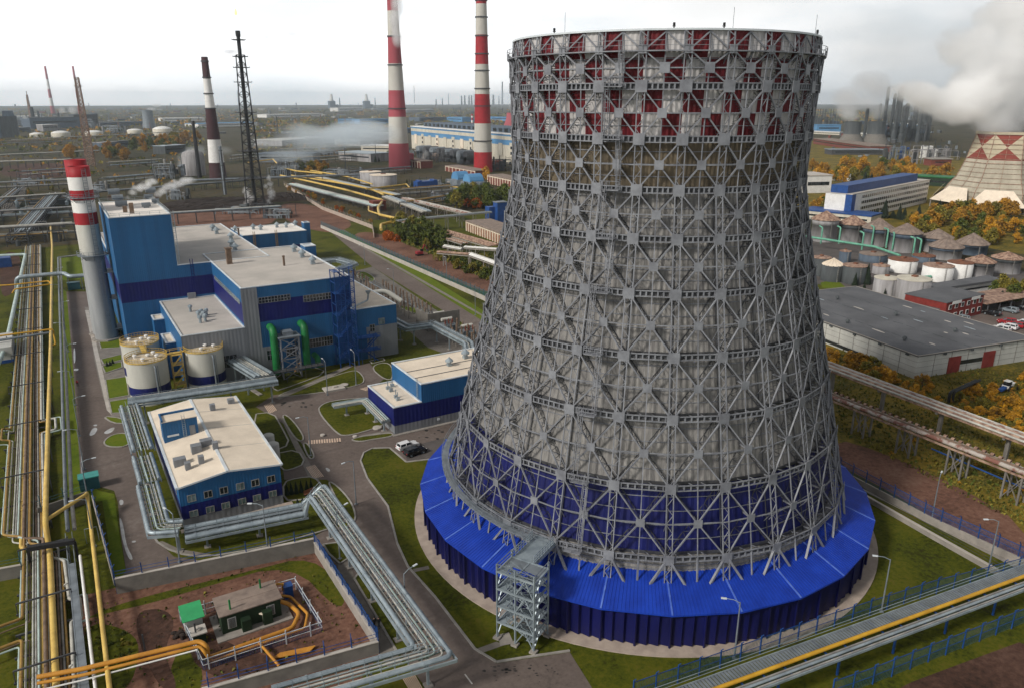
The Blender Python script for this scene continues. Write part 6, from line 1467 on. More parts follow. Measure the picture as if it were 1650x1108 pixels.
b = MB(); rbox(b, p, d, n_, (q - p).length, 12, 3.6, 3.8); b.build('roof', 'rust_pale', sh)
for k in range(5):
    for s_ in (0.3, 11.5): b = MB(); c = p + d * (1 + k * (q - p).length / 5) + n_ * s_; b.bar((*c, 0), (*c, 3.6), .3); b.build('post', 'steel_dark', sh)
for lb, pa, pb, dp, h_, mats_ in (('low white building with dark roof behind the brick building', (1510, 481), (1612, 465), 6, 3.0, ('white', 'roof_dark')), ('white hall with grey roof behind the tower edge beside autumn trees', (1296, 312), (1338, 311), 26, 13, ('white', 'roof_grey')),
                                  ('long dark green roofed shed behind the office block', (1442, 296), (1530, 302), 18, 7, ('green_dark', 'green_duct')), ('low building with bright blue roof left of the office block', (1290, 352), (1402, 364), 16, 5, ('cream', 'fence_blue')), ('small white hall with green roof before the autumn trees', (1345, 292), (1372, 292), 10, 6, ('white', 'green_pipe'))):
    p, q = Vector(W(*pa)), Vector(W(*pb)); d = (q - p).normalized(); n_ = Vector((-d.y, d.x)); t = thing('industrial_hall', lb, 'building', (p.x, p.y, 0))
    b = MB(); rbox(b, p, d, n_, (q - p).length, dp, 0, h_); b.build('wall', mats_[0], t); b = MB(); rbox(b, p - d * .4 - n_ * .4, d, n_, (q - p).length + .8, dp + .8, h_, h_ + .8); b.build('roof', mats_[1], t)
    b = MB(); b.bar((*(p + d * 2 - n_ * .06), h_ * .55), (*(q - d * 2 - n_ * .06), h_ * .55), .08, h_ * .2); b.build('window_strip', 'glass', t)
# office block
p, q = Vector(W(1368, 357)), Vector(W(1492, 327)); d = (q - p).normalized(); n_ = Vector((-d.y, d.x)); ol = (q - p).length
ob = thing('office_block', 'long white office block with window bands and bright blue roof storey', 'office block', (p.x, p.y, 0))
b = MB(); rbox(b, p, d, n_, ol, 16, 0, 15.5); b.build('wall', 'white', ob); b = MB(); rbox(b, p - d * .3 + n_ * 3, d, n_, ol * .88, 10, 15.5, 20.5); b.build('roof_storey', 'fence_blue', ob)
b = MB(); rbox(b, p - d * .4 - n_ * .4, d, n_, ol + .8, 16.8, 15.5, 15.9); b.build('roof', 'roof_grey', ob)
for k in range(4):
    z = 2.2 + k * 3.4; f = MB(); f.bar((*(p + d * 14 - n_ * .05), z + .8), (*(q - d * 1 - n_ * .05), z + .8), .1, 1.7); o = f.build('window_band', 'glass', ob); m = MB()
    for u in range(34): c = p + d * (14.5 + u * (ol - 16) / 34) - n_ * .08; m.bar((*c, z), (*c, z + 1.7), .5, .16)
    m.build('mullion', 'white', o)
b = MB(); rbox(b, p - d * .15 - n_ * .15, d, n_, 5, 4, .1, 15.6); b.build('stair_bay', 'fence_blue', ob)
# neighbouring cooling tower with red and cream diamonds
c0_ = Vector(W(1603, 343)); dd = c0_.normalized(); RB = 35.0; cc_ = c0_ + dd * 30
HT2 = top_z(cc_.x, cc_.y, 216); sm = m_per_px(*cc_); RT = 47 * sm
ct = thing('cooling_tower', 'faceted concrete coloured cooling tower with red and cream diamonds round the top at right', 'cooling tower', (cc_.x, cc_.y, 0)); NS = 8; CT0 = math.atan2(-cc_.y, -cc_.x) - math.pi / 8
b = MB(); zz = [(RB, 5.0), (RB * .96, 12), (RT + (RB - RT) * .52, HT2 * .42), (RT + (RB - RT) * .24, HT2 * .67)]
def cp(r, k, z): a = CT0 + k * 2 * math.pi / NS; return (cc_.x + r * math.cos(a), cc_.y + r * math.sin(a), z)
for (r0, z0), (r1, z1) in zip(zz, zz[1:]):
    for k in range(NS): b.quad(cp(r0, k, z0), cp(r0, k + 1, z0), cp(r1, k + 1, z1), cp(r1, k, z1), 0)
for k in range(NS):
    r0, z0, r1, z1 = zz[3][0], HT2 * .67, RT, HT2; A_, B_, C2, D2 = cp(r0, k, z0), cp(r0, k + 1, z0), cp(r1, k + 1, z1), cp(r1, k, z1); M_ = tuple(sum(v) / 4 for v in zip(A_, B_, C2, D2))
    b.add([A_, B_, M_], [(0, 1, 2)], 1); b.add([B_, C2, M_], [(0, 1, 2)], 2); b.add([C2, D2, M_], [(0, 1, 2)], 1); b.add([D2, A_, M_], [(0, 1, 2)], 2)
b.build('shell', ['ct_concrete', 'ct_red', 'ct_cream'], ct)
f = MB()
lev2 = [zz[0], zz[1], ((RB * .96 + zz[2][0]) / 2, (12 + zz[2][1]) / 2), zz[2], ((zz[2][0] + zz[3][0]) / 2, (zz[2][1] + zz[3][1]) / 2), zz[3], ((RT + zz[3][0]) / 2, HT2 * .835), (RT, HT2)]
for k in range(NS * 2):
    for (r0, z0), (r1, z1) in zip(lev2, lev2[1:]): q = 1.0 if k % 2 == 0 else math.cos(math.pi / NS); f.bar(cp((r0 + .2) * q, k / 2, z0), cp((r1 + .2) * q, k / 2, z1), .22 if k % 2 else .34)
for i in range(15):
    z = 6 + i * (HT2 - 6) / 14; r = None
    for (r0, z0), (r1, z1) in zip(lev2, lev2[1:]):
        if z0 <= z <= z1 + .01: r = r0 + (r1 - r0) * (z - z0) / (z1 - z0)
    if r:
        for k in range(NS): f.bar(cp(r + .25, k, z), cp(r + .25, k + 1, z), .22 if i % 4 else .42)
f.build('frame', 'rust_pale', ct)
f = MB(); f.lathe(cc_.x, cc_.y, [(RT + .8, HT2), (RT + .8, HT2 + 1.6), (RT - .5, HT2 + 1.6)], NS, a0=CT0, cap=False); f.build('rim', 'ct_cream', ct)
f = MB()
for k in range(NS): f.add([cp(RB * .95, k + .2, 14), cp(RB * .95, k + .8, 14), cp(RB + 7, k + 1, 4.6), cp(RB + 7, k, 4.6)], [(0, 1, 2, 3)])
f.build('inlet_hood', 'roof_beige', ct); f = MB()
for k in range(NS): f.bar(cp(RB, k, 0), cp(RB, k, 5.2), .9); f.bar(cp(RB, k, 0), cp(RB, k + 1, 5), .5); f.bar(cp(RB, k + 1, 0), cp(RB, k, 5), .5); f.bar(cp(RB + 6, k, 0), cp(RB + 6, k, 5), .6)
f.build('base_column', 'concrete', ct)
# two distant cooling towers and the refinery behind them
for k, (px, w_) in enumerate(((1370, 25), (1408, 26))):
    p = Vector(W(px, 236)); s_ = m_per_px(*p); r = w_ / 2 * s_; c = p + p.normalized() * r * 1.5; h = top_z(c.x, c.y, 196)
    b = MB(); b.lathe(c.x, c.y, [(r * 1.65, 0), (r * 1.65, h * .12), (r * 1.0, h * .48), (r * 1.0, h)], 32, ms=[1, 1, 0, 0], cap=False); t = b.build('cooling_tower', ['tank_dark', 'concrete_wall'], None, True)
    tag(t, ['left', 'right'][k] + ' one of two distant grey cooling towers with flared skirts under white steam', 'cooling tower')
rf_ = random.Random(17)
def column(px, base, top, wpx, mat, label, redtop=False, grp='distant refinery columns'):
    p = W(px, base); s_ = m_per_px(*p); r = max(.5, wpx / 2 * s_); h = top_z(*p, top); b = MB()
    b.lathe(*p, [(r * 1.3, 0), (r * 1.3, h * .2), (r, h * .24), (r, h * .86), (r, h), (r * .5, h + r * .5)], 12, ms=[0, 0, 0, 0, 1 if redtop else 0])
    for q in range(5): z = h * (.3 + q * .15); b.lathe(*p, [(r, z), (r * 1.6, z), (r * 1.6, z + h * .012), (r, z + h * .012)], 10, cap=False)
    return tag(b.build('distillation_column', [mat, 'stack_red']), label, 'column', grp)
for k, (px, top, w_, red) in enumerate(((1421, 141, 3, 0), (1432, 152, 3, 0), (1438, 145, 3.6, 0), (1443, 141, 4.2, 1), (1469, 137, 4.5, 1), (1477, 165, 3, 0), (1489, 146, 3, 0), (1494, 148, 3, 0), (1450, 172, 4, 0), (1455, 168, 4, 0), (1484, 178, 5, 0), (1391, 176, 3, 0), (1412, 168, 2.5, 0))):
    column(px, 222 + (k % 3) * 4, top, w_ * 1.5, 'tank_dark', 'tall grey refinery column among distant steam, %s' % ['behind the far cooling towers', 'slim one left of the red tipped pair', 'beside the red tipped column', 'left one with red tip', 'right one with red tip', 'short one right of the red tip', 'left of the far right pair', 'right of the far right pair', 'short left one above blue frames', 'short right one above blue frames', 'stout one near steam', 'between two far cooling towers', 'thin one above right far tower'][k], red)
def frame_unit(px0, px1, base, top, label, mats=('steel_dark', 'galv_dark', 'tank_blue'), n=14, seed=0, cat='process unit', dep=30):
    """an open process structure: frame, floors, vessels and pipes"""
    r_ = random.Random(seed + int(px0)); a, c = Vector(W(px0, base)), Vector(W(px1, base)); d = (c - a).normalized(); n_ = Vector((-d.y, d.x)); l = (c - a).length; h = top_z(a.x, a.y, top); dep = min(dep, l * .6)
    t = thing('process_unit', label, cat, (a.x, a.y, 0)); f = MB(); nx = max(3, int(l / max(6, l / 9))); w_ = max(.35, m_per_px(*a) * .5)
    for i in range(nx + 1):
        for s_ in (0, dep): hh = h * r_.choice((.55, .75, 1, 1)); c_ = a + d * (l * i / nx) + n_ * s_; f.bar((*c_, 0), (*c_, hh), w_)
    for j in range(1, 5):
        for s_ in (0, dep): i0 = r_.randint(0, nx - 2); i1 = r_.randint(i0 + 1, nx); z = h * j / 5; f.bar((*(a + d * (l * i0 / nx) + n_ * s_), z), (*(a + d * (l * i1 / nx) + n_ * s_), z), w_)
    f.build('frame', mats[0], t)
    for i in range(n):
        u, v = r_.uniform(0, l), r_.uniform(0, dep); c_ = a + d * u + n_ * v; b = MB(); hh = h * r_.uniform(.2, .95); rr = r_.uniform(.012, .035) * l + .5
        k_ = r_.random()
        if k_ < .45: b.lathe(*c_, [(rr, 0), (rr, hh), (rr * .5, hh + rr * .5)], 10); nm = 'vessel'
        elif k_ < .75: z = h * r_.uniform(.1, .6); b.tube([(*c_, z), (*(c_ + d * l * r_.uniform(.06, .16)), z)], rr, 10); b.bar((*c_, 0), (*c_, z), w_); nm = 'vessel'
        else: rbox(b, c_, d, n_, l * r_.uniform(.05, .16), dep * .3, h * r_.uniform(0, .3), h * r_.uniform(.35, .7)); nm = 'equipment_box'
        b.build(nm, r_.choice(mats[1:]), t)
    b = MB()
    for i in range(8): z = h * r_.uniform(.15, .8); u0, u1 = r_.uniform(0, l * .5), r_.uniform(l * .5, l); b.pipe([(*(a + d * u0 - n_), 0), (*(a + d * u0 - n_), z), (*(a + d * u1 - n_), z), (*(a + d * u1 - n_), 0)], w_ * .8, 6)
    b.build('pipework', mats[1], t)
    return t
frame_unit(1428, 1500, 228, 186, 'dark refinery structure in steam behind the distant cooling towers', ('black', 'tank_dark', 'steel_dark', 'tank_blue'), 34, dep=60); frame_unit(1318, 1352, 212, 176, 'distant grey process structure beside the big tower edge', ('steel_dark', 'tank_dark', 'tank_blue'), 14, dep=40)
frame_unit(1425, 1462, 258, 226, 'blue and grey process unit above the autumn trees', ('steel_dark', 'galv_dark', 'fence_blue', 'tank_dark'), 14); frame_unit(1462, 1492, 264, 228, 'dark process unit with grey vessel above the autumn trees', ('steel_dark', 'tank_grey', 'tank_dark'), 12); frame_unit(1494, 1546, 258, 226, 'process unit with row of white round vessels left of the diamond tower', ('steel_dark', 'tank_grey', 'white', 'tank_dark'), 16)
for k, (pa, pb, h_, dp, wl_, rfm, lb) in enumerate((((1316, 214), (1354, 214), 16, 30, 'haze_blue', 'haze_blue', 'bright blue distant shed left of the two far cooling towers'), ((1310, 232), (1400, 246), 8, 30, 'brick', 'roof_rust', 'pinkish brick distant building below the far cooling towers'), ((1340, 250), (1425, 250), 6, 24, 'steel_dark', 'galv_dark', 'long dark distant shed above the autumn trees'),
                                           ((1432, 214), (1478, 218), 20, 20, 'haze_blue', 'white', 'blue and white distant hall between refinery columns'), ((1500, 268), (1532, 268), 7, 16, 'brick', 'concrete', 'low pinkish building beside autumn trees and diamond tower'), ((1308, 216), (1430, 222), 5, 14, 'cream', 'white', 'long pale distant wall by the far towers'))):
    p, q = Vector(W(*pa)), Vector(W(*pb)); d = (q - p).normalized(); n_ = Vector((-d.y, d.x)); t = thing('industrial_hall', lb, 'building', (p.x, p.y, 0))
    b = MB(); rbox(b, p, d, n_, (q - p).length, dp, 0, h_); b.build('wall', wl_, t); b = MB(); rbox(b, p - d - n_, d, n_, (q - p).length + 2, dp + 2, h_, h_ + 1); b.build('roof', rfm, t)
    b = MB(); b.bar((*(p + d * 4 - n_ * .2), h_ * .6), (*(q - d * 4 - n_ * .2), h_ * .6), .3, h_ * .15); b.build('window_strip', 'glass', t)
# ---------------------------------------------------------------- middle distance
def stack(label, cxb, base, wb, cxt, yt, wt, bands, rings=(), group=None, mats_extra=None):
    """tapered chimney; bands: (image row of upper edge, material) from the ground up"""
    p = Vector(W(cxb, base)); s_ = m_per_px(*p); rb = wb / 2 * s_; c = p + p.normalized() * rb * .5; ht = top_z(c.x, c.y, yt); rt = wt / 2 * s_
    names = []; prof = [(rb, 0)]; ms = []
    for (yy, m) in bands:
        z = min(ht, top_z(c.x, c.y, yy)); f = z / ht; r = rb + (rt - rb) * (1 - (1 - f) ** 1.35); prof.append((r, z))
        if m not in names: names.append(m)
        ms.append(names.index(m))
    b = MB(); b.lathe(c.x, c.y, prof + [(prof[-1][0] * .8, ht), (prof[-1][0] * .8, ht - 4)], 28, ms=ms + [ms[-1]] * 2); t = b.build('chimney', names, None, True); tag(t, label, 'chimney', group)
    for yy in rings:
        z = top_z(c.x, c.y, yy); f = z / ht; r = rb + (rt - rb) * (1 - (1 - f) ** 1.35)
        q = MB(); q.lathe(c.x, c.y, [(r, z), (r + s_ * 1.3, z), (r + s_ * 1.3, z + s_ * 1.6), (r, z + s_ * 1.6)], 24, cap=False); q.build('platform', 'steel_dark', t)
    return t, c, ht
st1, st1c, st1h = stack('tall red and white chimney with faded pink base and steam across its upper part', 644, 272, 34, 633, -70, 13, [(231, 'stack_pink'), (188.5, 'stack_white'), (146, 'stack_pink'), (103, 'stack_white'), (60, 'stack_pink'), (18, 'stack_white'), (-30, 'stack_pink'), (-70, 'stack_white')], (176, 106, 60))
st2, st2c, st2h = stack('tall bright red and white chimney standing close to the big lattice cooling tower', 778.5, 278, 30, 778, -110, 13, [(245, 'red'), (199, 'stack_white'), (152, 'red'), (104, 'stack_white'), (56.5, 'red'), (6.7, 'stack_white'), (-45, 'red'), (-110, 'stack_white')], (228, 172, 144, 115, 88, 59, 29, 2))
q = MB(); q.cbox(652, 0, 0, 1, 1, 1)
b = MB(); p = W(656, 269); b.cbox(p[0], p[1], 0, 12, 10, 14); tag(b.build('duct_house', 'stack_pink'), 'pinkish duct house at the foot of the faded chimney', 'building')
b = MB(); p = W(797, 272); b.cbox(p[0], p[1], 0, 18, 12, 8); tag(b.build('duct_house', 'brick'), 'brick duct house at the foot of the bright red chimney', 'building')
stack('chimney in white and dark maroon bands standing in drifting smoke', 352, 288, 26, 331, 92, 9.5, [(262, 'maroon'), (225, 'white'), (174, 'maroon'), (127, 'white'), (92, 'maroon')], (176, 152, 126, 100))
stack('thin black steel chimney left of the maroon banded chimney', 322, 287, 7, 312, 195, 4.5, [(203, 'black'), (195, 'black')], (200,))
stack('distant hazy red and white chimney at the far left', 86, 184, 6.5, 75, 107, 2.6, [(171, 'stack_pink'), (158, 'white'), (144, 'stack_pink'), (128, 'white'), (107, 'stack_pink')])
stack('distant hazy red and white chimney with a wisp of smoke beside the lattice mast', 130, 184, 6.5, 119, 107, 2.6, [(171, 'stack_pink'), (158, 'white'), (144, 'stack_pink'), (128, 'white'), (107, 'stack_pink')])
stack('small red and white banded chimney left of the bright red chimney', 761, 202, 3.6, 760, 184, 3.0, [(198, 'red'), (194, 'white'), (190, 'red'), (187, 'white'), (184, 'red')])
def lattice(label, cxb, base, top, wb, wt, mats, core=0, legs=3, levels=14, name='lattice_tower', cat='lattice tower', plats=()):
    p = Vector(W(cxb, base)); s_ = m_per_px(*p); h = top_z(*p, top); rb, rt = wb / 2 * s_, wt / 2 * s_
    t = thing(name, label, cat, (p.x, p.y, 0)); w_ = max(.22, s_ * 1.15)
    def nd(k, f): a = .6 + k * 2 * math.pi / legs; r = rb + (rt - rb) * min(1, f * 1.05); return (p.x + r * math.cos(a), p.y + r * math.sin(a), h * f)
    fb = MB(); top_f = .87 if core else 1.0
    for k in range(legs):
        fb.bar(nd(k, 0), nd(k, top_f * .5), w_ * 1.2); fb.bar(nd(k, top_f * .5), nd(k, top_f), w_)
        for j in range(levels):
            f0, f1 = top_f * j / levels, top_f * (j + 1) / levels
            fb.bar(nd(k, f0), nd(k + 1, f1), w_ * .55); fb.bar(nd(k + 1, f0), nd(k, f1), w_ * .55); fb.bar(nd(k, f1), nd(k + 1, f1), w_ * .6)
    fb.build('frame', mats[0], t)
    if core:
        c = MB(); c.lathe(p.x, p.y, [(core * s_ / 2, 0), (core * s_ / 2, h * .97), (core * s_ * .65, h * .97), (core * s_ * .65, h)], 10); c.build('riser', mats[1], t)
    for f in plats:
        r = (rb + (rt - rb) * f) * 1.25; q = MB(); q.lathe(p.x, p.y, [(r * .3, h * f), (r, h * f), (r, h * f + s_ * .8), (r * .3, h * f + s_ * .8)], 10, cap=False)
        for k in range(10): a = k * .628; q.bar((p.x + r * math.cos(a), p.y + r * math.sin(a), h * f), (p.x + r * math.cos(a), p.y + r * math.sin(a), h * f + s_ * 2.4), s_ * .25)
        q.build('platform', mats[0], t)
    return t, p, h
fl, flp, flh = lattice('tall dark flare stack in a lattice tower with platforms standing in steam', 412, 333, 50, 38, 15, ('steel_black', 'black') if 'steel_black' in MATS else ('black', 'black'), 5.5, 4, 16, 'flare_tower', 'flare tower', (.17, .33, .55, .72, .80, .86, .95))
lattice('far red and white lattice mast behind the twin chimney', 147, 268, 125, 16, 7.5, ('mast_pale' if 'mast_pale' in MATS else 'rust_pale',), 0, 4, 22, 'lattice_mast', 'mast', (.9,))
lattice('distant small lattice mast at the far left', 51, 195, 147, 4.5, 2, ('rust_pale', 'rust_pale'), 1, 3, 12, 'lattice_mast', 'mast')
t, p_, h_ = lattice('slim column with platforms right of the maroon banded chimney', 363, 314, 236, 5, 4.2, ('steel_dark', 'galv_dark'), 4, 3, 10, 'process_column', 'column', (.3, .6, .9))
for k, (px, base, top, w_) in enumerate(((668, 163.5, 138, 1), (723, 166, 151, 1), (764, 165, 151, 1), (809.5, 165, 132, 2.2), (548, 172, 158, 1.6), (605, 172, 158, 1.4), (744, 167, 154.5, 2.4), (749, 167, 154, 2.4), (756, 167, 154, 2.4), (760, 167, 154, 2.4), (795, 167, 153, 3), (804, 167, 155, 1.4), (703, 169, 160, 2), (713, 169, 158, 1.4), (385, 171, 146, 1), (448, 215, 188, 1.4), (557, 270, 215, 1.4), (480, 262, 225, 1.2), (606, 258, 222, 1.2))):
    p = W(px, base + 3); s_ = m_per_px(*p); r = w_ / 2 * s_; h = top_z(*p, top); b = MB(); b.lathe(*p, [(r * 1.3, 0), (r * 1.15, h * .3), (r * .8, h)], 8); o = b.build('mast' if w_ < 1.5 else 'process_column', 'rust' if k == 0 else 'tank_dark' if w_ > 1.3 else 'steel_dark')
    tag(o, '%s distant %s on the horizon, %s' % (['reddish', 'thin', 'thin', 'tall grey', 'small dark', 'small dark', 'grey', 'grey', 'grey', 'grey', 'stout grey', 'thin', 'short grey', 'thin', 'faint', 'dark', 'dark', 'dark', 'dark'][k], 'mast' if w_ < 1.5 else 'column',
        ['right of the faded pink chimney', 'midway between the two tall chimneys', 'just left of the bright red chimney', 'between bright red chimney and tower frame', 'right of the left grey tower block', 'right of the right grey tower block', 'first of a left pair before the red chimney', 'second of a left pair before the red chimney', 'first of a right pair before the red chimney', 'second of a right pair before the red chimney', 'right of the bright red chimney', 'left of the tallest grey column', 'left of a group near midway', 'right of a group near midway', 'left of the flare tower', 'in the smoke right of the flare tower', 'in front of long grey sheds', 'by the yellow pipes and flare tower', 'left of faded pink chimney base'][k]), 'mast' if w_ < 1.5 else 'column')
for k, (px, base) in enumerate(((535, 176), (591, 175))):
    p = Vector(W(px, base)); s_ = m_per_px(*p); t = thing('tower_block', ['left', 'right'][k] + ' one of two distant grey towers with white tops on the horizon', 'tower', (p.x, p.y, 0)); h = top_z(*p, 163); h2 = top_z(*p, 152)
    b = MB(); b.cbox(p.x, p.y, 0, 9 * s_, 9 * s_, h); b.cbox(p.x + 8 * s_, p.y, 0, 4 * s_, 5 * s_, h * .55); b.build('base', 'tank_blue', t); b = MB(); b.lathe(p.x, p.y, [(3.4 * s_, h), (2.0 * s_, h2)], 8); b.build('top', 'white', t)
# turbine hall of the old plant
FA, FB = Vector((466, 1062)), Vector((446, 700)); d = (FB - FA).normalized(); n_ = Vector((-d.y, d.x)); ln = (FB - FA).length
th = thing('turbine_hall', 'very long pale hall with blue upper band and glazed roof behind the two tall chimneys', 'hall', (FA.x, FA.y, 0))
b = MB(); rbox(b, FA, d, n_, ln, 60, 0, 20); b.build('wall', 'hall_pale' if 'hall_pale' in MATS else 'cream', th)
b = MB(); rbox(b, FA - n_ * .3, d, n_, ln, 60.6, 20, 25.5, 0); b.build('wall', 'haze_blue', th); b = MB(); rbox(b, FA - n_ * .4, d, n_, ln, 61, 25.5, 29.5); b.build('wall', 'hall_pale' if 'hall_pale' in MATS else 'cream', th)
b = MB(); rbox(b, FA - n_ * .6, d, n_, ln, 61, 29.5, 31.5); b.build('wall', 'haze_blue', th); b = MB(); rbox(b, FA - n_ * 1.4, d, n_, ln, 62, 31.5, 32.6); b.build('roof_edge', 'white', th)
b = MB(); rbox(b, FA + n_ * 8 + d * 30, d, n_, ln - 30, 40, 32.6, 38); b.build('roof_lantern', 'tank_blue', th)
for k in range(13):
    u = 14 + k * 27; w = MB(); z1 = 22.8 if k % 2 else 21.5; rbox(w, FA - n_ * .8 + d * u, d, n_, 9, .6, 8, z1); w.build('wall_panel', 'cream' if k % 3 else 'roof_beige', th)
    if k % 2: w = MB(); rbox(w, FA - n_ * 1.1 + d * (u + 3), d, n_, 3.5, .4, 10, 13); rbox(w, FA - n_ * 1.1 + d * (u + 3), d, n_, 3.5, .4, 16, 19); w.build('window', 'glass', th)
for k in range(22): u = 36 + k * 14.5; w = MB(); rbox(w, FA + n_ * 7.6 + d * u, d, n_, 8, .5, 33.3, 37); w.build('lantern_window', 'glass', th)
frame_unit(668, 760, 262, 240, 'dark boiler plant clutter in front of the long pale hall', ('black', 'steel_dark', 'tank_dark', 'roof_rust'), 30, 4, dep=40); frame_unit(785, 835, 276, 252, 'dark plant clutter right of the bright red chimney', ('black', 'steel_dark', 'tank_dark'), 16, 4, dep=30)
for k in range(8):
    p = W(684 + k * 11, 254 + k * 1.6); b = MB(); b.tube([(p[0] - 9, p[1], 9), (p[0] + 9, p[1], 9)], 5.5, 14); b.box(p[0] - 9, p[0] + 9, p[1] - 4, p[1] + 4, 0, 8); tag(b.build('barrel_vessel', 'steel_dark' if k % 2 else 'galv_dark', None, True), 'dark barrel roofed unit in the row before the long pale hall', 'plant unit', 'barrel units before the long hall')
def brick_wall(label, pa, pb, h, step, m='brick'):
    p, q = Vector(W(*pa)), Vector(W(*pb)); d = (q - p).normalized(); n_ = Vector((-d.y, d.x)); t = thing('brick_shed', label, 'building', (p.x, p.y, 0)); b = MB(); rbox(b, p, d, n_, (q - p).length, 14, 0, h); b.build('wall', m, t)
    b = MB(); rbox(b, p - d * .4 - n_ * .4, d, n_, (q - p).length + .8, 15, h, h + .7); b.build('roof', 'roof_rust', t); L = (q - p).length; k = int(L / step)
    for i in range(k + 1): b = MB(); rbox(b, p + d * (i * (L - .8) / k) - n_ * .5, d, n_, .9, .5, 0, h); b.build('pilaster', 'roof_beige', t)
    b = MB(); rbox(b, p - n_ * .3, d, n_, L, .3, h * .86, h * .96); b.build('cornice', 'roof_beige', t)
brick_wall('long red brick shed with cream pilasters right of the bright red chimney', (786, 296), (842, 309), 7, 5); brick_wall('red brick shed with cream pilasters at the foot of the faded pink chimney', (648, 267), (678, 272), 7, 6); brick_wall('dark red brick shed between the two tall chimneys', (718, 276), (766, 285), 5, 8, 'brick')
brick_wall('long low brick building with brown roof beside the blue tower container', (752, 372), (850, 410), 5, 3.2, 'brick_orange')
# two grey storage tanks
for k, (cx_, bs, w_, tp) in enumerate(((598, 297, 34, 277), (618.5, 302, 43, 282))): farm_tank(['grey flat tank half hidden behind its neighbour near the yellow pipes', 'larger grey flat tank in front, near the yellow pipes and faded chimney'][k], cx_, bs, w_, tp, None, 'tank_grey', 'roof_beige')
# polygonal sheds with blue domes
for k, (px, bs, w_, ey, ty) in enumerate(((742, 306, 33, 289, 282), (763, 313, 41, 293, 286))):
    p = Vector(W(px, bs)); s_ = m_per_px(*p); r = w_ / 2 * s_; c = p + p.normalized() * r; h, h2 = top_z(c.x, c.y, ey), top_z(c.x, c.y, ty); t = thing('filter_house', ['left', 'right'][k] + ' grey eight sided house with blue curved roof by the orange trees', 'building', (c.x, c.y, 0))
    b = MB(); b.lathe(c.x, c.y, [(r, 0), (r, h), (r * .3, h + 1)], 8); b.build('wall', 'tank_blue_pale' if 'tank_blue_pale' in MATS else 'galv_dark', t); b = MB(); b.tube([(c.x - r * .6, c.y, h + .2), (c.x + r * .6, c.y, h + .2)], (h2 - h) * 1.2 + 2, 14); b.build('roof', 'haze_blue', t)
    b = MB()
    for j in range(8): a = j * .785; b.bar((c.x + r * math.cos(a), c.y + r * math.sin(a), 0), (c.x + r * math.cos(a), c.y + r * math.sin(a), h), .5)
    b.build('corner_post', 'galv', t)
b = MB(); p = W(686, 303); b.cbox(p[0], p[1], 0, 18, 8, 5.5); b.cbox(p[0] - 6, p[1], 5.5, 2, 8, 1); b.cbox(p[0] + 7, p[1], 5.5, 3, 8, 1); tag(b.build('covered_hopper', 'fence_blue'), 'bright blue covered bin among sheds before the red chimney', 'bin')
t = thing('lift_tower', 'tall blue box tower beside the pipe trestles near the big tower frame', 'tower', (*W(806, 358), 0)); p = W(806, 358); b = MB(); b.cbox(p[0], p[1], 0, 6.5, 5, 11.5); b.build('body', 'fence_blue', t); b = MB(); b.cbox(p[0] - 4.5, p[1] + 3, 0, 5, 5, 9); b.build('annex', 'fence_blue', t); b = MB(); b.cbox(p[0], p[1], 11.5, 7, 5.4, .5); b.build('roof', 'galv_dark', t)
for lb, pts, r, z in (('main yellow gas pipe running towards a zigzag beyond the fence', [(452, 283), (500, 293), (560, 307), (617, 323), (609, 335), (611, 346), (655, 356), (690, 366)], .75, 5.2), ('second yellow pipe running beside the main yellow pipe', [(470, 283), (520, 291), (575, 300), (600, 306), (618, 314)], .6, 5.6), ('yellow pipe crossing behind the two grey tanks', [(590, 305), (640, 299), (655, 297), (660, 303)], .6, 6), ('far yellow pipe line near the dark flare tower', [(400, 262), (440, 257), (452, 270), (478, 276), (520, 280)], .7, 6), ('long pale yellow pipe right of the far yellow line', [(500, 275), (560, 285), (600, 297)], .6, 5),
                      ('orange brown pipe running right from the grey tanks', [(608, 308), (660, 305), (716, 300), (745, 303)], .5, 4), ('low yellow elbow pipe beside the orange bush', [(614, 370), (614, 362), (630, 358), (640, 359)], .8, 2.5), ('yellow pipe end by the brown cube house', [(594, 333), (594, 340), (655, 360), (680, 370)], .45, 4.2)):
    P = [(*W(x, y, z), z) for x, y in pts]; t = thing('gas_pipe', lb, 'gas pipe', P[0]); b = MB(); b.pipe(P, r, 8, 0, 2.5); b.build('pipe', 'yellow_pale', t, True)
    for a, c in zip(P, P[1:]): m_ = ((a[0] + c[0]) / 2, (a[1] + c[1]) / 2); s_ = MB(); s_.bar((*m_, 0), (*m_, z - r), .4); s_.build('support', 'steel_dark', t)
b = MB(); p = W(609, 338); b.cbox(p[0], p[1], 0, 9, 7, 5.5); b.cbox(p[0], p[1], 5.5, 9.4, 7.4, .4); tag(b.build('pump_shed', 'brick'), 'brown cube house beside the yellow pipe zigzag', 'building')
def px_rack(label, pa, pb, z, wid, mats=('pipe_pale', 'pipe_grey', 'galv', 'pipe_rusty'), n=4, leg=12, lm='concrete'):
    P = [W(*pa, z), W(*pb, z)]; r_ = random.Random(int(pa[0])); pipes = [(-wid / 2 + wid * (k + .5) / n, 0, r_.choice((.25, .35, .45)), r_.choice(mats)) for k in range(n)]
    return rack(label, P, z, pipes, leg, wid, 3.0, rail=False, leg_mat=lm, foot=False, single=False, cat='pipe rack', name='pipe_rack')
px_rack('wide rust streaked pipe trestle leading towards the tower frame', (655, 357), (796, 397), 6.5, 6, ('rust_pale', 'pipe_pale', 'rust_pale'), 5); px_rack('second rust streaked trestle behind green bushes', (668, 368), (750, 393), 5.5, 4, ('rust_pale', 'pipe_pale'), 4)
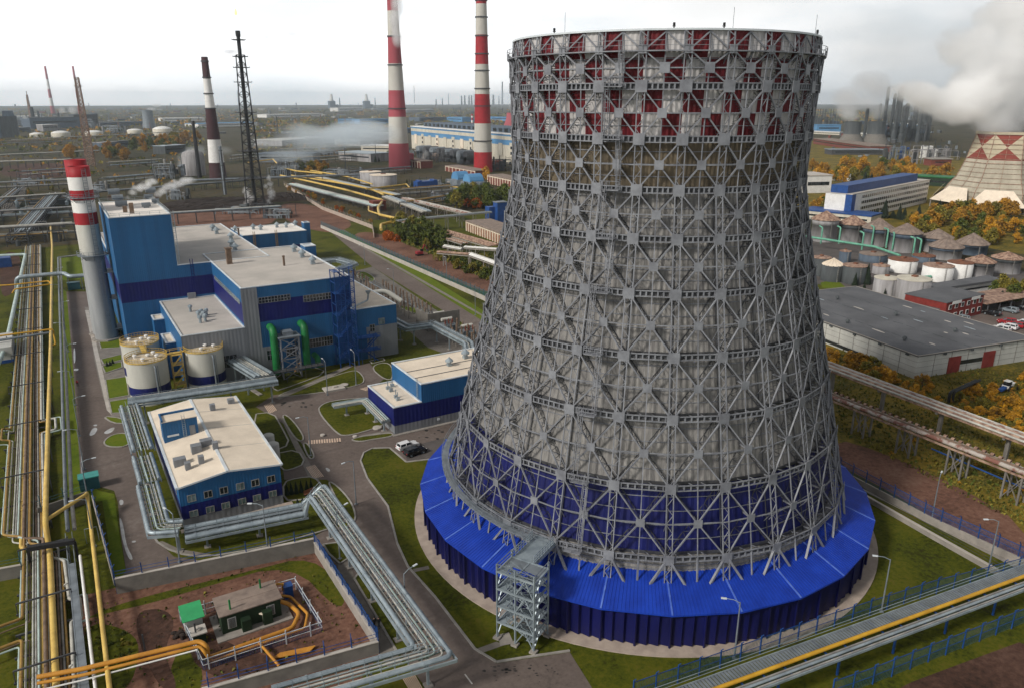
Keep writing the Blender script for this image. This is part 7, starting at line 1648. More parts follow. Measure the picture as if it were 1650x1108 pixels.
px_rack('white pipe trestle ending at the tower frame', (756, 410), (812, 430), 5.5, 3, ('pipe_pale', 'white'), 3); px_rack('U shaped white trestle left arm by the excavator', (706, 407), (757, 411), 5.5, 3, ('pipe_pale', 'rust_pale'), 3); px_rack('short white trestle arm above the excavator', (716, 397), (745, 402), 5.5, 2.4, ('pipe_pale', 'white'), 3); px_rack('pale trestle arm touching the tower frame', (748, 399), (805, 403), 5.5, 3, ('pipe_pale', 'white'), 3)
px_rack('dark pipe bridge on concrete legs crossing to the blue box tower', (640, 356), (790, 342), 7, 4, ('pipe_grey', 'galv_dark', 'galv'), 5, 9, 'concrete'); px_rack('pale pipe rack running past the grass plot', (622, 317), (688, 342), 5, 6, ('pipe_pale', 'galv', 'pipe_grey'), 6); px_rack('pale pipe rack running to the trees', (652, 320), (757, 345), 6, 6, ('pipe_pale', 'galv', 'pipe_rusty'), 6); px_rack('many lined pipe rack under the main yellow pipe', (470, 297), (610, 333), 3.4, 8, ('pipe_pale', 'galv', 'pipe_grey', 'pipe_mint'), 8, 8, 'steel_dark')
px_rack('second many lined pipe rack beyond the yellow pipes', (500, 283), (640, 315), 3.6, 8, ('pipe_pale', 'galv', 'pipe_grey', 'yellow_pale'), 7, 8, 'steel_dark'); px_rack('large white double pipe on a rack in front of the flare tower', (276, 344), (452, 333), 6.5, 4.5, ('galv', 'pipe_pale'), 3, 10, 'steel_dark'); px_rack('long pipe rack passing behind the flare tower', (290, 292), (580, 282), 7, 6, ('pipe_pale', 'galv_dark', 'pipe_grey'), 5, 12, 'steel_dark'); px_rack('grey pipe rack in front of the thin black chimney', (150, 310), (395, 291), 5, 5, ('pipe_grey', 'galv_dark'), 5, 10, 'steel_dark')
px_rack('far pipe rack beyond the autumn trees on the left', (0, 250), (160, 243), 7, 8, ('pipe_grey', 'pipe_pale'), 4, 20, 'steel_dark'); px_rack('long pale pipe rack before the white domed tanks', (20, 226), (300, 212), 8, 8, ('pipe_pale', 'white'), 3, 40, 'steel_dark')
for a_ in ((270, 300, 322, 296, 'dark vessels and pipes behind the tall blue block', 16), (345, 420, 345, 332, 'low tangle of pipes at the foot of the flare tower', 14), (425, 470, 352, 332, 'pipe tangle right of the flare tower foot', 10), (430, 480, 284, 262, 'pipe clutter by the far yellow pipes', 10), (520, 580, 285, 268, 'process clutter beyond the yellow pipes', 14), (455, 500, 275, 258, 'small plant in the smoke right of the flare tower', 10), (248, 286, 288, 252, 'dark square lattice cooling block in the smoke', 18), (130, 175, 308, 292, 'grey pump plant behind the twin chimney', 10), (660, 720, 300, 288, 'grey plant clutter before the brick sheds', 10)):
    frame_unit(a_[0], a_[1], a_[2], a_[3], a_[4], ('steel_dark', 'galv_dark', 'pipe_grey', 'tank_dark'), a_[5], 9, dep=18)
p = Vector(W(318, 284)); s_ = m_per_px(*p); b = MB(); b.lathe(p.x, p.y + 12, [(17 * s_, 0), (17 * s_, 18), (15 * s_, 21), (4, 23)], 20); tag(b.build('round_building', 'tank_grey', None, True), 'round grey green building behind the thin black chimney', 'building')
for k, (xa, ya, xb, yb, h_, dp_) in enumerate(((0, 236, 118, 231, 7, 8), (30, 288, 128, 281, 6, 6), (175, 272, 262, 266, 6, 6), (165, 300, 250, 292, 6, 8), (440, 252, 560, 246, 8, 8), (455, 268, 600, 258, 7, 8), (560, 288, 660, 279, 6, 8), (640, 320, 740, 312, 6, 6), (0, 334, 110, 326, 6, 8), (370, 262, 450, 255, 7, 7), (650, 342, 720, 330, 6, 6), (0, 205, 160, 200, 9, 10))):
    process_rack('steel process rack of the industrial plain, %s' % ['far left beyond brown field', 'left before the lattice mast', 'behind the tall blue block', 'behind the twin chimney steam', 'in thin smoke right of flare', 'right of flare by yellow pipes', 'left of the two grey tanks', 'before the filter houses', 'left above the dark corridor rack', 'in smoke just behind flare tower', 'between white trestles and tanks', 'far left below the hazy plant'][k], W(xa, ya), W(xb, yb), h_, dp_, 2, 4, step=max(9, m_per_px(*W(xa, ya)) * 16))
for k, a_ in enumerate(((8, 50, 204, 184), (60, 100, 200, 184), (128, 160, 206, 188), (165, 200, 214, 198), (20, 70, 300, 284), (560, 600, 292, 280), (690, 730, 322, 310), (640, 668, 250, 238), (500, 545, 252, 240))):
    frame_unit(a_[0], a_[1], a_[2], a_[3], 'open process unit, %s' % ['at the far left edge', 'under the left distant chimney', 'under the right distant chimney', 'right of the distant chimneys', 'left beyond the corridor racks', 'near the grey flat tanks', 'near the blue bin', 'left of the long pale hall', 'in thin smoke by sheds'][k], ('steel_dark', 'galv_dark', 'tank_dark', 'tank_grey'), 9, 40 + k, dep=20)
# halls and sheds in the middle and far distance
hs = random.Random(31)
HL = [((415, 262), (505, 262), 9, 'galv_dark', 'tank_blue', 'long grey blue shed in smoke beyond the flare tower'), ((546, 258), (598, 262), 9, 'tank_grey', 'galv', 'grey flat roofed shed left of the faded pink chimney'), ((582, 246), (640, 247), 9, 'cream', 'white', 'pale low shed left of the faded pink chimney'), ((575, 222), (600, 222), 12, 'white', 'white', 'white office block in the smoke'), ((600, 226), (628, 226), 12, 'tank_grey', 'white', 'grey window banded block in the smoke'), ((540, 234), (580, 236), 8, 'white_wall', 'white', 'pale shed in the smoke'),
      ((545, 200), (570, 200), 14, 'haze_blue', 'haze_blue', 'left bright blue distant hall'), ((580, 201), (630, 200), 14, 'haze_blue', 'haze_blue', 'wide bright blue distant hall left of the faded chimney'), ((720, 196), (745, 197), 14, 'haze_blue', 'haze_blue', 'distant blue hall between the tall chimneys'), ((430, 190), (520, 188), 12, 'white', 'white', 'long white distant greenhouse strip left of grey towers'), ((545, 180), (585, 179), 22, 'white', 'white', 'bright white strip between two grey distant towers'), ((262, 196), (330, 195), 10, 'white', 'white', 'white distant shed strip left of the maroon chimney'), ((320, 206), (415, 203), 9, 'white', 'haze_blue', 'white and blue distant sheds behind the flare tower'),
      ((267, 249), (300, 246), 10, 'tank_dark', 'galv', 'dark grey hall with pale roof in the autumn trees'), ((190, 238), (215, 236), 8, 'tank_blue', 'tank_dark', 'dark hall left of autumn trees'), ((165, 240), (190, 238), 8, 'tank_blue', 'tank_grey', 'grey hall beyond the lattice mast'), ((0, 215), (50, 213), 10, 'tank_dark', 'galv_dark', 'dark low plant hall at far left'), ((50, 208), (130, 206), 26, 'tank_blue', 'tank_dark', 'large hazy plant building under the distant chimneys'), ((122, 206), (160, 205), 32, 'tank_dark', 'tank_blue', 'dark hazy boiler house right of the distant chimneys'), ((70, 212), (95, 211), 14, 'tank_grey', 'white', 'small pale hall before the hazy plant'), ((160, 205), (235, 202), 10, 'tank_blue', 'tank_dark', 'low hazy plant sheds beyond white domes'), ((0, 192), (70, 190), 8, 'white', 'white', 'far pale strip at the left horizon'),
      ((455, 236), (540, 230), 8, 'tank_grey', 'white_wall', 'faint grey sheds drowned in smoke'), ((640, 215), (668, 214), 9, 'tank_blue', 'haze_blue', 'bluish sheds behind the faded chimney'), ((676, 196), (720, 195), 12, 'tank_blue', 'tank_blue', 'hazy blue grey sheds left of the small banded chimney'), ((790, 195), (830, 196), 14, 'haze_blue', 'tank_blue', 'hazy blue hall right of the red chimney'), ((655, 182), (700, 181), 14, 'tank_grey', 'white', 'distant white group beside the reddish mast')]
for (pa, pb, h_, wm, rm, lb) in HL:
    p, q = Vector(W(*pa)), Vector(W(*pb)); d = (q - p).normalized(); n_ = Vector((-d.y, d.x)); L = (q - p).length; t = thing('industrial_hall', lb, 'building', (p.x, p.y, 0)); dp = min(60, max(14, L * .5))
    b = MB(); rbox(b, p, d, n_, L, dp, 0, h_); b.build('wall', wm, t); b = MB(); rbox(b, p - d * .5 - n_ * .5, d, n_, L + 1, dp + 1, h_, h_ + .8); b.build('roof', rm, t)
    b = MB(); b.bar((*(p + d * L * .06 - n_ * .1), h_ * .6), (*(q - d * L * .06 - n_ * .1), h_ * .6), .2, h_ * .16); b.build('window_strip', 'glass', t)
p = Vector(W(20, 222)); s_ = m_per_px(*p); t = thing('coal_tower', 'dark hazy angular tower building at the far left edge', 'building', (p.x, p.y, 0)); b = MB(); hh = top_z(*p, 179); b.prism([(p.x - 13 * s_, p.y), (p.x + 10 * s_, p.y), (p.x + 10 * s_, p.y + 60), (p.x - 13 * s_, p.y + 60)], 0, hh * .8); b.build('base', 'tank_dark', t); b = MB(); b.add([(p.x - 8 * s_, p.y - 1, hh * .8), (p.x + 8 * s_, p.y - 1, hh * .8), (p.x + 6 * s_, p.y, hh), (p.x - 7 * s_, p.y, hh), (p.x - 8 * s_, p.y + 50, hh * .8), (p.x + 8 * s_, p.y + 50, hh * .8), (p.x + 6 * s_, p.y + 50, hh), (p.x - 7 * s_, p.y + 50, hh)], [(0, 1, 2, 3), (7, 6, 5, 4), (3, 2, 6, 7), (1, 5, 6, 2), (0, 3, 7, 4)]); b.cbox(p.x - 20 * s_, p.y + 20, 0, 12 * s_, 40, hh * .7); b.build('tower', 'tank_blue', t)
for k, (px, base, top) in enumerate(((56, 205, 174), (65, 203, 180), (97, 203, 183))): column(px, base, top, 5 if k == 0 else 3, 'tank_dark', 'dark hazy column in the far left plant, %s' % ['stout one', 'slim one', 'short one under the chimneys'][k], 0, 'far left plant columns')
p = Vector(W(241, 207)); s_ = m_per_px(*p); h = top_z(*p, 178); b = MB(); b.lathe(p.x, p.y, [(10 * s_, 0), (8 * s_, h * .5), (7.4 * s_, h * .8), (7.8 * s_, h)], 24, cap=False); tag(b.build('cooling_tower', 'galv_dark', None, True), 'small distant grey cooling tower with steam at left', 'cooling tower')
p = Vector(W(827, 206)); s_ = m_per_px(*p); h = top_z(*p, 182); b = MB(); b.lathe(p.x, p.y, [(16 * s_, 0), (11 * s_, h * .6), (10 * s_, h)], 16, cap=False); tag(b.build('cooling_tower', 'stack_pink', None, True), 'reddish distant cooling tower partly behind the big tower frame', 'cooling tower')
for k, (px, base, w_, top) in enumerate(((99, 222, 27, 214), (152, 220, 26, 213), (218, 216, 23, 210), (263, 219, 29, 208), (60, 222, 20, 216))):
    p = Vector(W(px, base)); s_ = m_per_px(*p); r = w_ / 2 * s_; c = p + p.normalized() * r; h = top_z(c.x, c.y, top); b = MB(); b.lathe(c.x, c.y, [(r, 0), (r, h), (r * .7, h * 1.25), (r * .3, h * 1.4), (1, h * 1.42)], 28, ms=[0, 1, 1, 1]); tag(b.build('domed_tank', ['cream', 'white'], None, True), '%s white domed storage tank in the far left distance' % ['left', 'second', 'third', 'right', 'small dim'][k], 'storage tank')
fu = random.Random(77)                                   # scattered far sheds, too small to show parts
for k in range(78):
    px, py = fu.uniform(0, 830), 172 + fu.random() ** 1.3 * 40
    p = W(px, py); s_ = m_per_px(*p); h = fu.uniform(3, 11) * s_; r = fu.uniform(.25, 1.1) * s_; b = MB(); b.lathe(*p, [(r * 1.2, 0), (r, h * .4), (r * .8, h)], 6)
    tag(b.build('far_column', fu.choice(('tank_dark', 'galv_dark', 'tank_blue', 'black', 'rust'))), 'thin distant column in the hazy industrial plain', 'column', 'thin columns of the far industrial plain')
for k in range(190):
    px, py = fu.uniform(0, 840), 176 + fu.random() ** 1.4 * 44
    p = W(px, py); s_ = m_per_px(*p); L = fu.uniform(4, 14) * s_; b = MB(); b.cbox(p[0], p[1], 0, L, fu.uniform(3, 8) * s_, fu.uniform(.9, 2.6) * s_, 0, fu.uniform(-.3, .6), 1)
    tag(b.build('far_shed', [fu.choice(('white_wall', 'tank_grey', 'tank_blue', 'tank_dark', 'galv_dark', 'steel_dark', 'brick')), fu.choice(('white', 'galv', 'galv_dark', 'tank_blue', 'roof_rust', 'haze_blue'))]), 'tiny distant shed in the hazy industrial plain', 'shed', 'tiny sheds of the far industrial plain')
for k in range(46):
    px, py = fu.uniform(1310, 1560), fu.uniform(176, 258)
    if px > 1535 and py < 215: continue
    p = W(px, py); s_ = m_per_px(*p); L = fu.uniform(3, 9) * s_; b = MB(); b.cbox(p[0], p[1], 0, L, fu.uniform(3, 6) * s_, fu.uniform(2, 7) * s_ * (1 if py < 250 else .4), 0, fu.uniform(-.3, .6), 1)
    tag(b.build('refinery_block', [fu.choice(('tank_dark', 'galv_dark', 'tank_blue', 'steel_dark', 'brick')), fu.choice(('galv', 'galv_dark', 'white', 'tank_blue', 'roof_rust'))]), 'small block among the distant refinery units at right', 'plant block', 'small blocks of the distant refinery')
# dark soil mounds by the flare
def mound(px, py, w, dpt, h, label, m='soil_dark'):
    x, y = W(px, py); b = MB(); n = 26; r_ = random.Random(int(px))
    hs_ = [[max(0, (1 - (2 * i / n - 1) ** 2) * (1 - (2 * j / n - 1) ** 2)) ** .6 * h * r_.uniform(.75, 1.1) - .05 for i in range(n + 1)] for j in range(n + 1)]
    v = [(x + w * (i / n - .5), y + dpt * (j / n - .5), hs_[j][i]) for j in range(n + 1) for i in range(n + 1)]
    b.add(v, [(j * (n + 1) + i, j * (n + 1) + i + 1, (j + 1) * (n + 1) + i + 1, (j + 1) * (n + 1) + i) for j in range(n) for i in range(n)]); tag(b.build('soil_mound', m), label, 'soil mound')
mound(345, 331, 76, 40, 5, 'long dark soil bank behind the white double pipe'); mound(458, 322, 34, 26, 5, 'dark soil heap right of the flare tower'); mound(300, 337, 40, 20, 3, 'low dark soil heap by the pale roof')
fl_ = MB(); fl_.lathe(flp.x, flp.y, [(.3, flh + 9), (.9, flh + 10), (.6, flh + 11.5), (.1, flh + 13)], 8); pmf = pm('flame', (1, .8, .3), (1, .7, .2)); pmf.node_tree.nodes['Principled BSDF'].inputs['Emission Color'].default_value = (1, .75, .3, 1); pmf.node_tree.nodes['Principled BSDF'].inputs['Emission Strength'].default_value = 1.2
fl_.build('flame', 'flame', fl)
# ---------------------------------------------------------------- trees and bushes
def crown_mb(seed, n=520, r=1.0, h=1.0, leafs=.16, base=.28, lobes=9):
    """unit crown (height 1): leaf-sized faces scattered through uneven clumps"""
    q = random.Random(seed); b = MB(); C = []
    for k in range(lobes):
        a, z = q.uniform(0, 6.28), base + (1 - base) * (k + .5) / lobes; rr = .36 * r * math.sin(math.pi * min(.97, max(.08, (z - base) / (1 - base) * .82 + .16))) * q.uniform(.5, 1.15)
        C.append((rr * math.cos(a), rr * math.sin(a), z * .95, q.uniform(.11, .2) * r))
    for _ in range(n):
        cx_, cy_, cz, cr_ = q.choice(C); d = Vector((q.gauss(0, 1), q.gauss(0, 1), q.gauss(0, 1))).normalized() * cr_ * q.uniform(.45, 1.12)
        p = Vector((cx_, cy_, cz)) + d; s_ = leafs * q.uniform(.35, 1) * .5
        u = Vector((q.gauss(0, 1), q.gauss(0, 1), q.gauss(0, .6))).normalized(); w = u.cross(Vector((q.gauss(0, 1), q.gauss(0, 1), q.gauss(0, 1)))).normalized()
        b.add([p - u * s_ - w * s_ * .6, p + u * s_ * .4 - w * s_, p + u * s_ + w * s_ * .5, p - u * s_ * .3 + w * s_], [(0, 1, 2, 3)])
    return b
def trunk_mb(seed):
    q = random.Random(seed); b = MB(); b.tube([(0, 0, 0), (.01, 0, .3), (.02, .01, .62), (.0, .0, .85)], [.035, .026, .015, .006], 6)
    for k in range(6): a, z = q.uniform(0, 6.28), q.uniform(.25, .65); b.tube([(0, 0, z), (.2 * math.cos(a), .2 * math.sin(a), z + .18)], [.014, .005], 4)
    return b
PROTO = {}
def tree(kind, x, y, h, label, group, wide=1.0):
    key = (kind, rt.randint(0, 2))
    if key not in PROTO:
        t = thing('tree' if kind[0] != 'b' else 'bush', label, 'tree' if kind[0] != 'b' else 'bush', (x, y, 0), group)
        t.location = (0, 0, 0); m = {'gold': 'leaf_gold', 'amber': 'leaf_amber', 'green': 'leaf_green', 'olive': 'leaf_olive', 'orange': 'leaf_orange'}[kind.split('_')[-1]]
        if kind[0] == 'b': crown_mb(hash(kind) % 97 + key[1], 800, 1.5, 1, .17, .02, 10).build('crown', m, t); trunk_mb(key[1]).build('trunk', 'bark', t)
        else: crown_mb(len(kind) * 7 + key[1], 1300, 1.0, 1, .105, .22, 13).build('crown', m, t); trunk_mb(key[1]).build('trunk', 'bark', t)
        PROTO[key] = t; t.location = (x, y, 0); t.rotation_euler = (0, 0, rt.uniform(0, 6)); t.scale = (h * wide, h * wide, h); return t
    return dup(PROTO[key], (x, y, 0), rt.uniform(0, 6.28), label, (h * wide, h * wide, h * rt.uniform(.95, 1.05)), group)
rt = random.Random(41)
KN = {'gold': 'golden', 'amber': 'amber', 'green': 'green', 'olive': 'olive green', 'orange': 'orange'}
def grove(name, poly, n, hpx, kinds, group, bush=False, wide=1.0):
    """trees inside an image-outline on the ground; hpx is the height in image pixels"""
    xs_ = [p[0] for p in poly]; ys_ = [p[1] for p in poly]; c = 0; g = 0
    while c < n and g < 6000:
        g += 1; x, y = rt.uniform(min(xs_), max(xs_)), rt.uniform(min(ys_), max(ys_)); ins = False
        for i in range(len(poly)):
            (x1, y1), (x2, y2) = poly[i], poly[i - 1]
            if (y1 > y) != (y2 > y) and x < (x2 - x1) * (y - y1) / (y2 - y1) + x1: ins = not ins
        if not ins: continue
        p = W(x, y); k = rt.choice(kinds); h = rt.uniform(*hpx) * m_per_px(*p)
        tree(('b_' if bush else 't_') + k, p[0], p[1], h, '%s %s %s' % (KN[k], 'bush' if bush else 'tree', name), group, wide); c += 1
grove('in the autumn wood between far cooling towers and office block', [(1300, 275), (1350, 270), (1450, 272), (1530, 285), (1535, 300), (1470, 292), (1400, 292), (1345, 300), (1300, 296)], 55, (10, 24), ['gold', 'gold', 'amber', 'amber', 'olive', 'green'], 'autumn wood behind the office block')
grove('in the autumn wood in front of the diamond cooling tower', [(1440, 372), (1470, 356), (1540, 346), (1670, 340), (1670, 392), (1600, 396), (1540, 388), (1470, 382)], 84, (12, 28), ['gold', 'amber', 'amber', 'olive', 'gold', 'olive', 'green'], 'autumn wood before the diamond tower', wide=1.15)
grove('left of the office block', [(1298, 350), (1350, 352), (1352, 340), (1300, 336)], 10, (16, 26), ['amber', 'olive', 'green'], 'trees left of the office block')
grove('in yellow weeds along the warehouse walls', [(1325, 560), (1400, 590), (1475, 618), (1520, 640), (1510, 660), (1440, 635), (1330, 585)], 40, (10, 24), ['gold', 'olive', 'gold', 'amber'], 'bushes along the warehouse', True)
grove('in the yellow field before the warehouse', [(1520, 640), (1600, 620), (1660, 605), (1660, 720), (1600, 690), (1500, 655)], 70, (8, 17), ['gold', 'gold', 'olive', 'amber'], 'bushes of the yellow field', True)
grove('in the rough ground under the pipe trestles', [(1345, 620), (1480, 680), (1660, 760), (1660, 850), (1520, 775), (1420, 730), (1345, 700)], 36, (4, 9), ['olive', 'green', 'olive', 'gold'], 'bushes under the trestles', True)
grove('beside the brick building at the right edge', [(1598, 475), (1660, 462), (1660, 490), (1610, 492)], 8, (24, 40), ['olive', 'green'], 'trees at the right edge')
grove('before the fence and rusty trestle', [(640, 372), (660, 372), (710, 396), (716, 404), (690, 404), (655, 392), (640, 384)], 34, (16, 34), ['green', 'olive', 'green'], 'green trees by the rusty trestle')
grove('behind the tower frame on the rough strip', [(706, 420), (740, 420), (800, 440), (800, 460), (750, 440)], 22, (8, 16), ['olive', 'green'], 'bushes by the excavator', True)
grove('near the two blue roofed filter houses', [(722, 332), (760, 326), (826, 330), (826, 342), (760, 338), (730, 340)], 28, (18, 34), ['green', 'olive', 'green'], 'trees by the filter houses')
grove('among green trees by the filter houses', [(738, 334), (750, 334), (775, 334), (768, 338)], 5, (14, 22), ['orange'], 'orange trees by the filter houses')
grove('low by the yellow elbow pipe', [(612, 382), (640, 384), (644, 390), (618, 388)], 12, (6, 12), ['orange'], 'orange bushes by the yellow elbow', True)
grove('along the rusty verge of the pale panel fence', [(455, 302), (530, 336), (600, 362), (596, 356), (535, 330), (470, 300)], 40, (4, 7), ['orange', 'amber', 'olive'], 'bushes along the panel fence', True)
grove('in the far belt left of the maroon chimney', [(95, 258), (160, 256), (205, 262), (215, 252), (270, 248), (330, 232), (325, 222), (260, 232), (200, 238), (160, 246), (100, 250)], 44, (10, 20), ['amber', 'olive', 'green', 'amber', 'gold'], 'far autumn belt at left')
grove('between corridor racks and the twin chimney', [(30, 300), (128, 296), (128, 340), (40, 345)], 10, (6, 12), ['green', 'amber', 'olive'], 'trees by the far corridor')
grove('by the yellow pipes and flare tower', [(470, 282), (530, 282), (535, 276), (480, 270)], 14, (9, 17), ['olive', 'green', 'amber'], 'trees by the yellow pipes')
grove('before the long pale hall and chimneys', [(610, 262), (640, 260), (640, 254), (612, 256)], 6, (9, 14), ['green'], 'trees left of the faded chimney')
grove('at the foot of the bright red chimney', [(780, 292), (790, 292), (790, 286), (780, 286)], 4, (12, 18), ['gold'], 'golden trees by the red chimney')
grove('in weeds at the lower left by the pipes', [(140, 1000), (190, 1005), (215, 1050), (200, 1100), (150, 1100)], 20, (4, 9), ['green', 'olive'], 'weeds by the lower left pipes', True)
def conifer(x, y, h, r, label, group, seed=0):
    if 'con' not in PROTO:
        t = thing('conifer', label, 'tree', (0, 0, 0), group); b = MB(); q = random.Random(2)
        for k in range(760):
            z = .06 + .94 * q.random() ** 1.15; rr = (1 - z) ** .85 * .5 * q.uniform(.5, 1.08); a = q.uniform(0, 6.28); s_ = .085 * (1.15 - z) + .015; p = Vector((rr * math.cos(a), rr * math.sin(a), z)); u = Vector((math.cos(a), math.sin(a), -.55)) * s_; w = Vector((-math.sin(a), math.cos(a), q.uniform(-.3, .3))) * s_ * .7
            b.add([p - u - w, p + u - w * .4, p + u + w * .4, p - u + w], [(0, 1, 2, 3)])
        b.build('crown', 'conifer', t); c = MB(); c.tube([(0, 0, 0), (0, 0, .9)], [.03, .006], 6); c.build('trunk', 'bark', t); PROTO['con'] = t; t.location = (x, y, 0); t.scale = (r * 2, r * 2, h); return t
    return dup(PROTO['con'], (x, y, 0), rt.uniform(0, 6), label, (r * 2, r * 2, h), group)
for k, (px, py, hp, wp) in enumerate(((1392, 302, 24, 14), (1402, 302, 22, 13), (1424, 352, 30, 15), (1412, 352, 16, 14), (1448, 354, 24, 12), (1456, 355, 20, 12), (1479, 352, 22, 12), (1500, 348, 20, 13), (1511, 347, 24, 13), (1520, 348, 20, 12), (1438, 352, 12, 14), (1467, 356, 14, 12), (1377, 461, 22, 10), (1396, 458, 34, 14), (1424, 484, 20, 7), (1392, 468, 12, 8), (1500, 470, 12, 6), (1460, 500, 10, 5), (1612, 488, 20, 24), (656, 302, 13, 6), (664, 303, 12, 7), (672, 304, 10, 8), (605, 262, 12, 5), (610, 261, 10, 5))):
    p = W(px, py); s_ = m_per_px(*p); conifer(p[0], p[1], hp * s_, wp / 2 * s_, 'dark conifer %s' % ('behind the office block roof' if k < 2 else 'in front of the long office block' if k < 12 else 'among the farm tanks beyond the warehouse roof' if k < 18 else 'beside the right edge shed' if k == 18 else 'near the blue covered bin' if k < 22 else 'left of the faded chimney'), ['conifers behind the office', 'conifers before the office', 'conifers among the tanks', 'conifers at the right', 'conifers by the bin', 'conifers by the chimney'][0 if k < 2 else 1 if k < 12 else 2 if k < 18 else 3 if k == 18 else 4 if k < 22 else 5])
for k, (px, py) in enumerate(((463, 797), (470, 796), (478, 795), (486, 793), (495, 792), (502, 790), (480, 815), (488, 813), (173, 590), (182, 586), (178, 589))):
    p = W(px, py); conifer(p[0], p[1], 2.6 if k < 6 else 1.6, .45, 'small dark thuja planted on the lawn %s' % ('in the row right of the blue building' if k < 6 else 'before the bench right of the blue building' if k < 8 else 'by the cream tanks'), 'thujas right of the blue building' if k < 8 else 'thujas by the tanks')
def clumps(name, regions, seed, mats, label=None):
    q = random.Random(seed); b = MB()
    for (x0, x1, y0, y1, n, hp) in regions:
        for _ in range(n):
            px, py = q.uniform(x0, x1), q.uniform(y0, y1); p = W(px, py); s_ = m_per_px(*p); m = q.randrange(len(mats)); L = q.uniform(2, 7)
            for j in range(7):
                c = Vector((p[0] + q.uniform(-L, L) * s_, p[1] + q.uniform(-2, 2) * s_ * 3, q.uniform(.1, 1) * hp * s_)); r = hp * s_ * q.uniform(.3, .7)
                u = Vector((q.gauss(0, 1), q.gauss(0, 1), q.gauss(0, .4))).normalized() * r; w = Vector((q.gauss(0, .5), q.gauss(0, .5), 1)).normalized() * r
                b.add([c - u - w * .6, c + u * .5 - w, c + u + w * .5, c - u * .4 + w], [(0, 1, 2, 3)], m)
    return struct(name, b, mats, 'stuff')
clumps('far_woodland', [(0, 840, 176, 196, 700, 1.8), (400, 640, 194, 214, 260, 2.6), (0, 330, 196, 245, 330, 3.2), (1310, 1420, 178, 200, 100, 2.5), (640, 840, 186, 215, 220, 2.4), (410, 560, 214, 250, 110, 3.4), (0, 330, 245, 300, 90, 3.5)], 5, ['leaf_amber', 'leaf_olive', 'leaf_green', 'leaf_olive'])
# rough grass and weeds: small blades on the wild ground
q_ = random.Random(9); b = MB()
for (poly, n, hm) in (([(1325, 560), (1650, 600), (1650, 850), (1345, 705)], 4200, .42), ([(135, 960), (500, 893), (610, 1050), (300, 1108), (130, 1108)], 350, .3), ([(620, 380), (790, 455), (790, 400), (650, 370)], 900, .8)):
    xs_ = [p[0] for p in poly]; ys_ = [p[1] for p in poly]; c = 0
    while c < n:
        x, y = q_.uniform(min(xs_), max(xs_)), q_.uniform(min(ys_), max(ys_)); ins = False
        for i in range(len(poly)):
            (x1, y1), (x2, y2) = poly[i], poly[i - 1]
            if (y1 > y) != (y2 > y) and x < (x2 - x1) * (y - y1) / (y2 - y1) + x1: ins = not ins
        if not ins: continue
        p = W(x, y); c += 1; h = hm * q_.uniform(.4, 1.6); a = q_.uniform(0, 3.14); w = h * .6; m = q_.randrange(3)
        if 1345 < x < 1650 and hm == .42 and abs(y - (725 + (x - 1350) * .5)) < 28: continue
        b.add([(p[0] - w * math.cos(a), p[1] - w * math.sin(a), 0), (p[0] + w * math.cos(a), p[1] + w * math.sin(a), 0), (p[0] + w * .7 * math.cos(a), p[1] + w * .7 * math.sin(a) - .2, h), (p[0] - w * .5 * math.cos(a), p[1] - w * .5 * math.sin(a) + .2, h * .8)], [(0, 1, 2, 3)], m)
struct('rough_grass', b, ['weed', 'leaf_olive', 'leaf_green'], 'stuff')
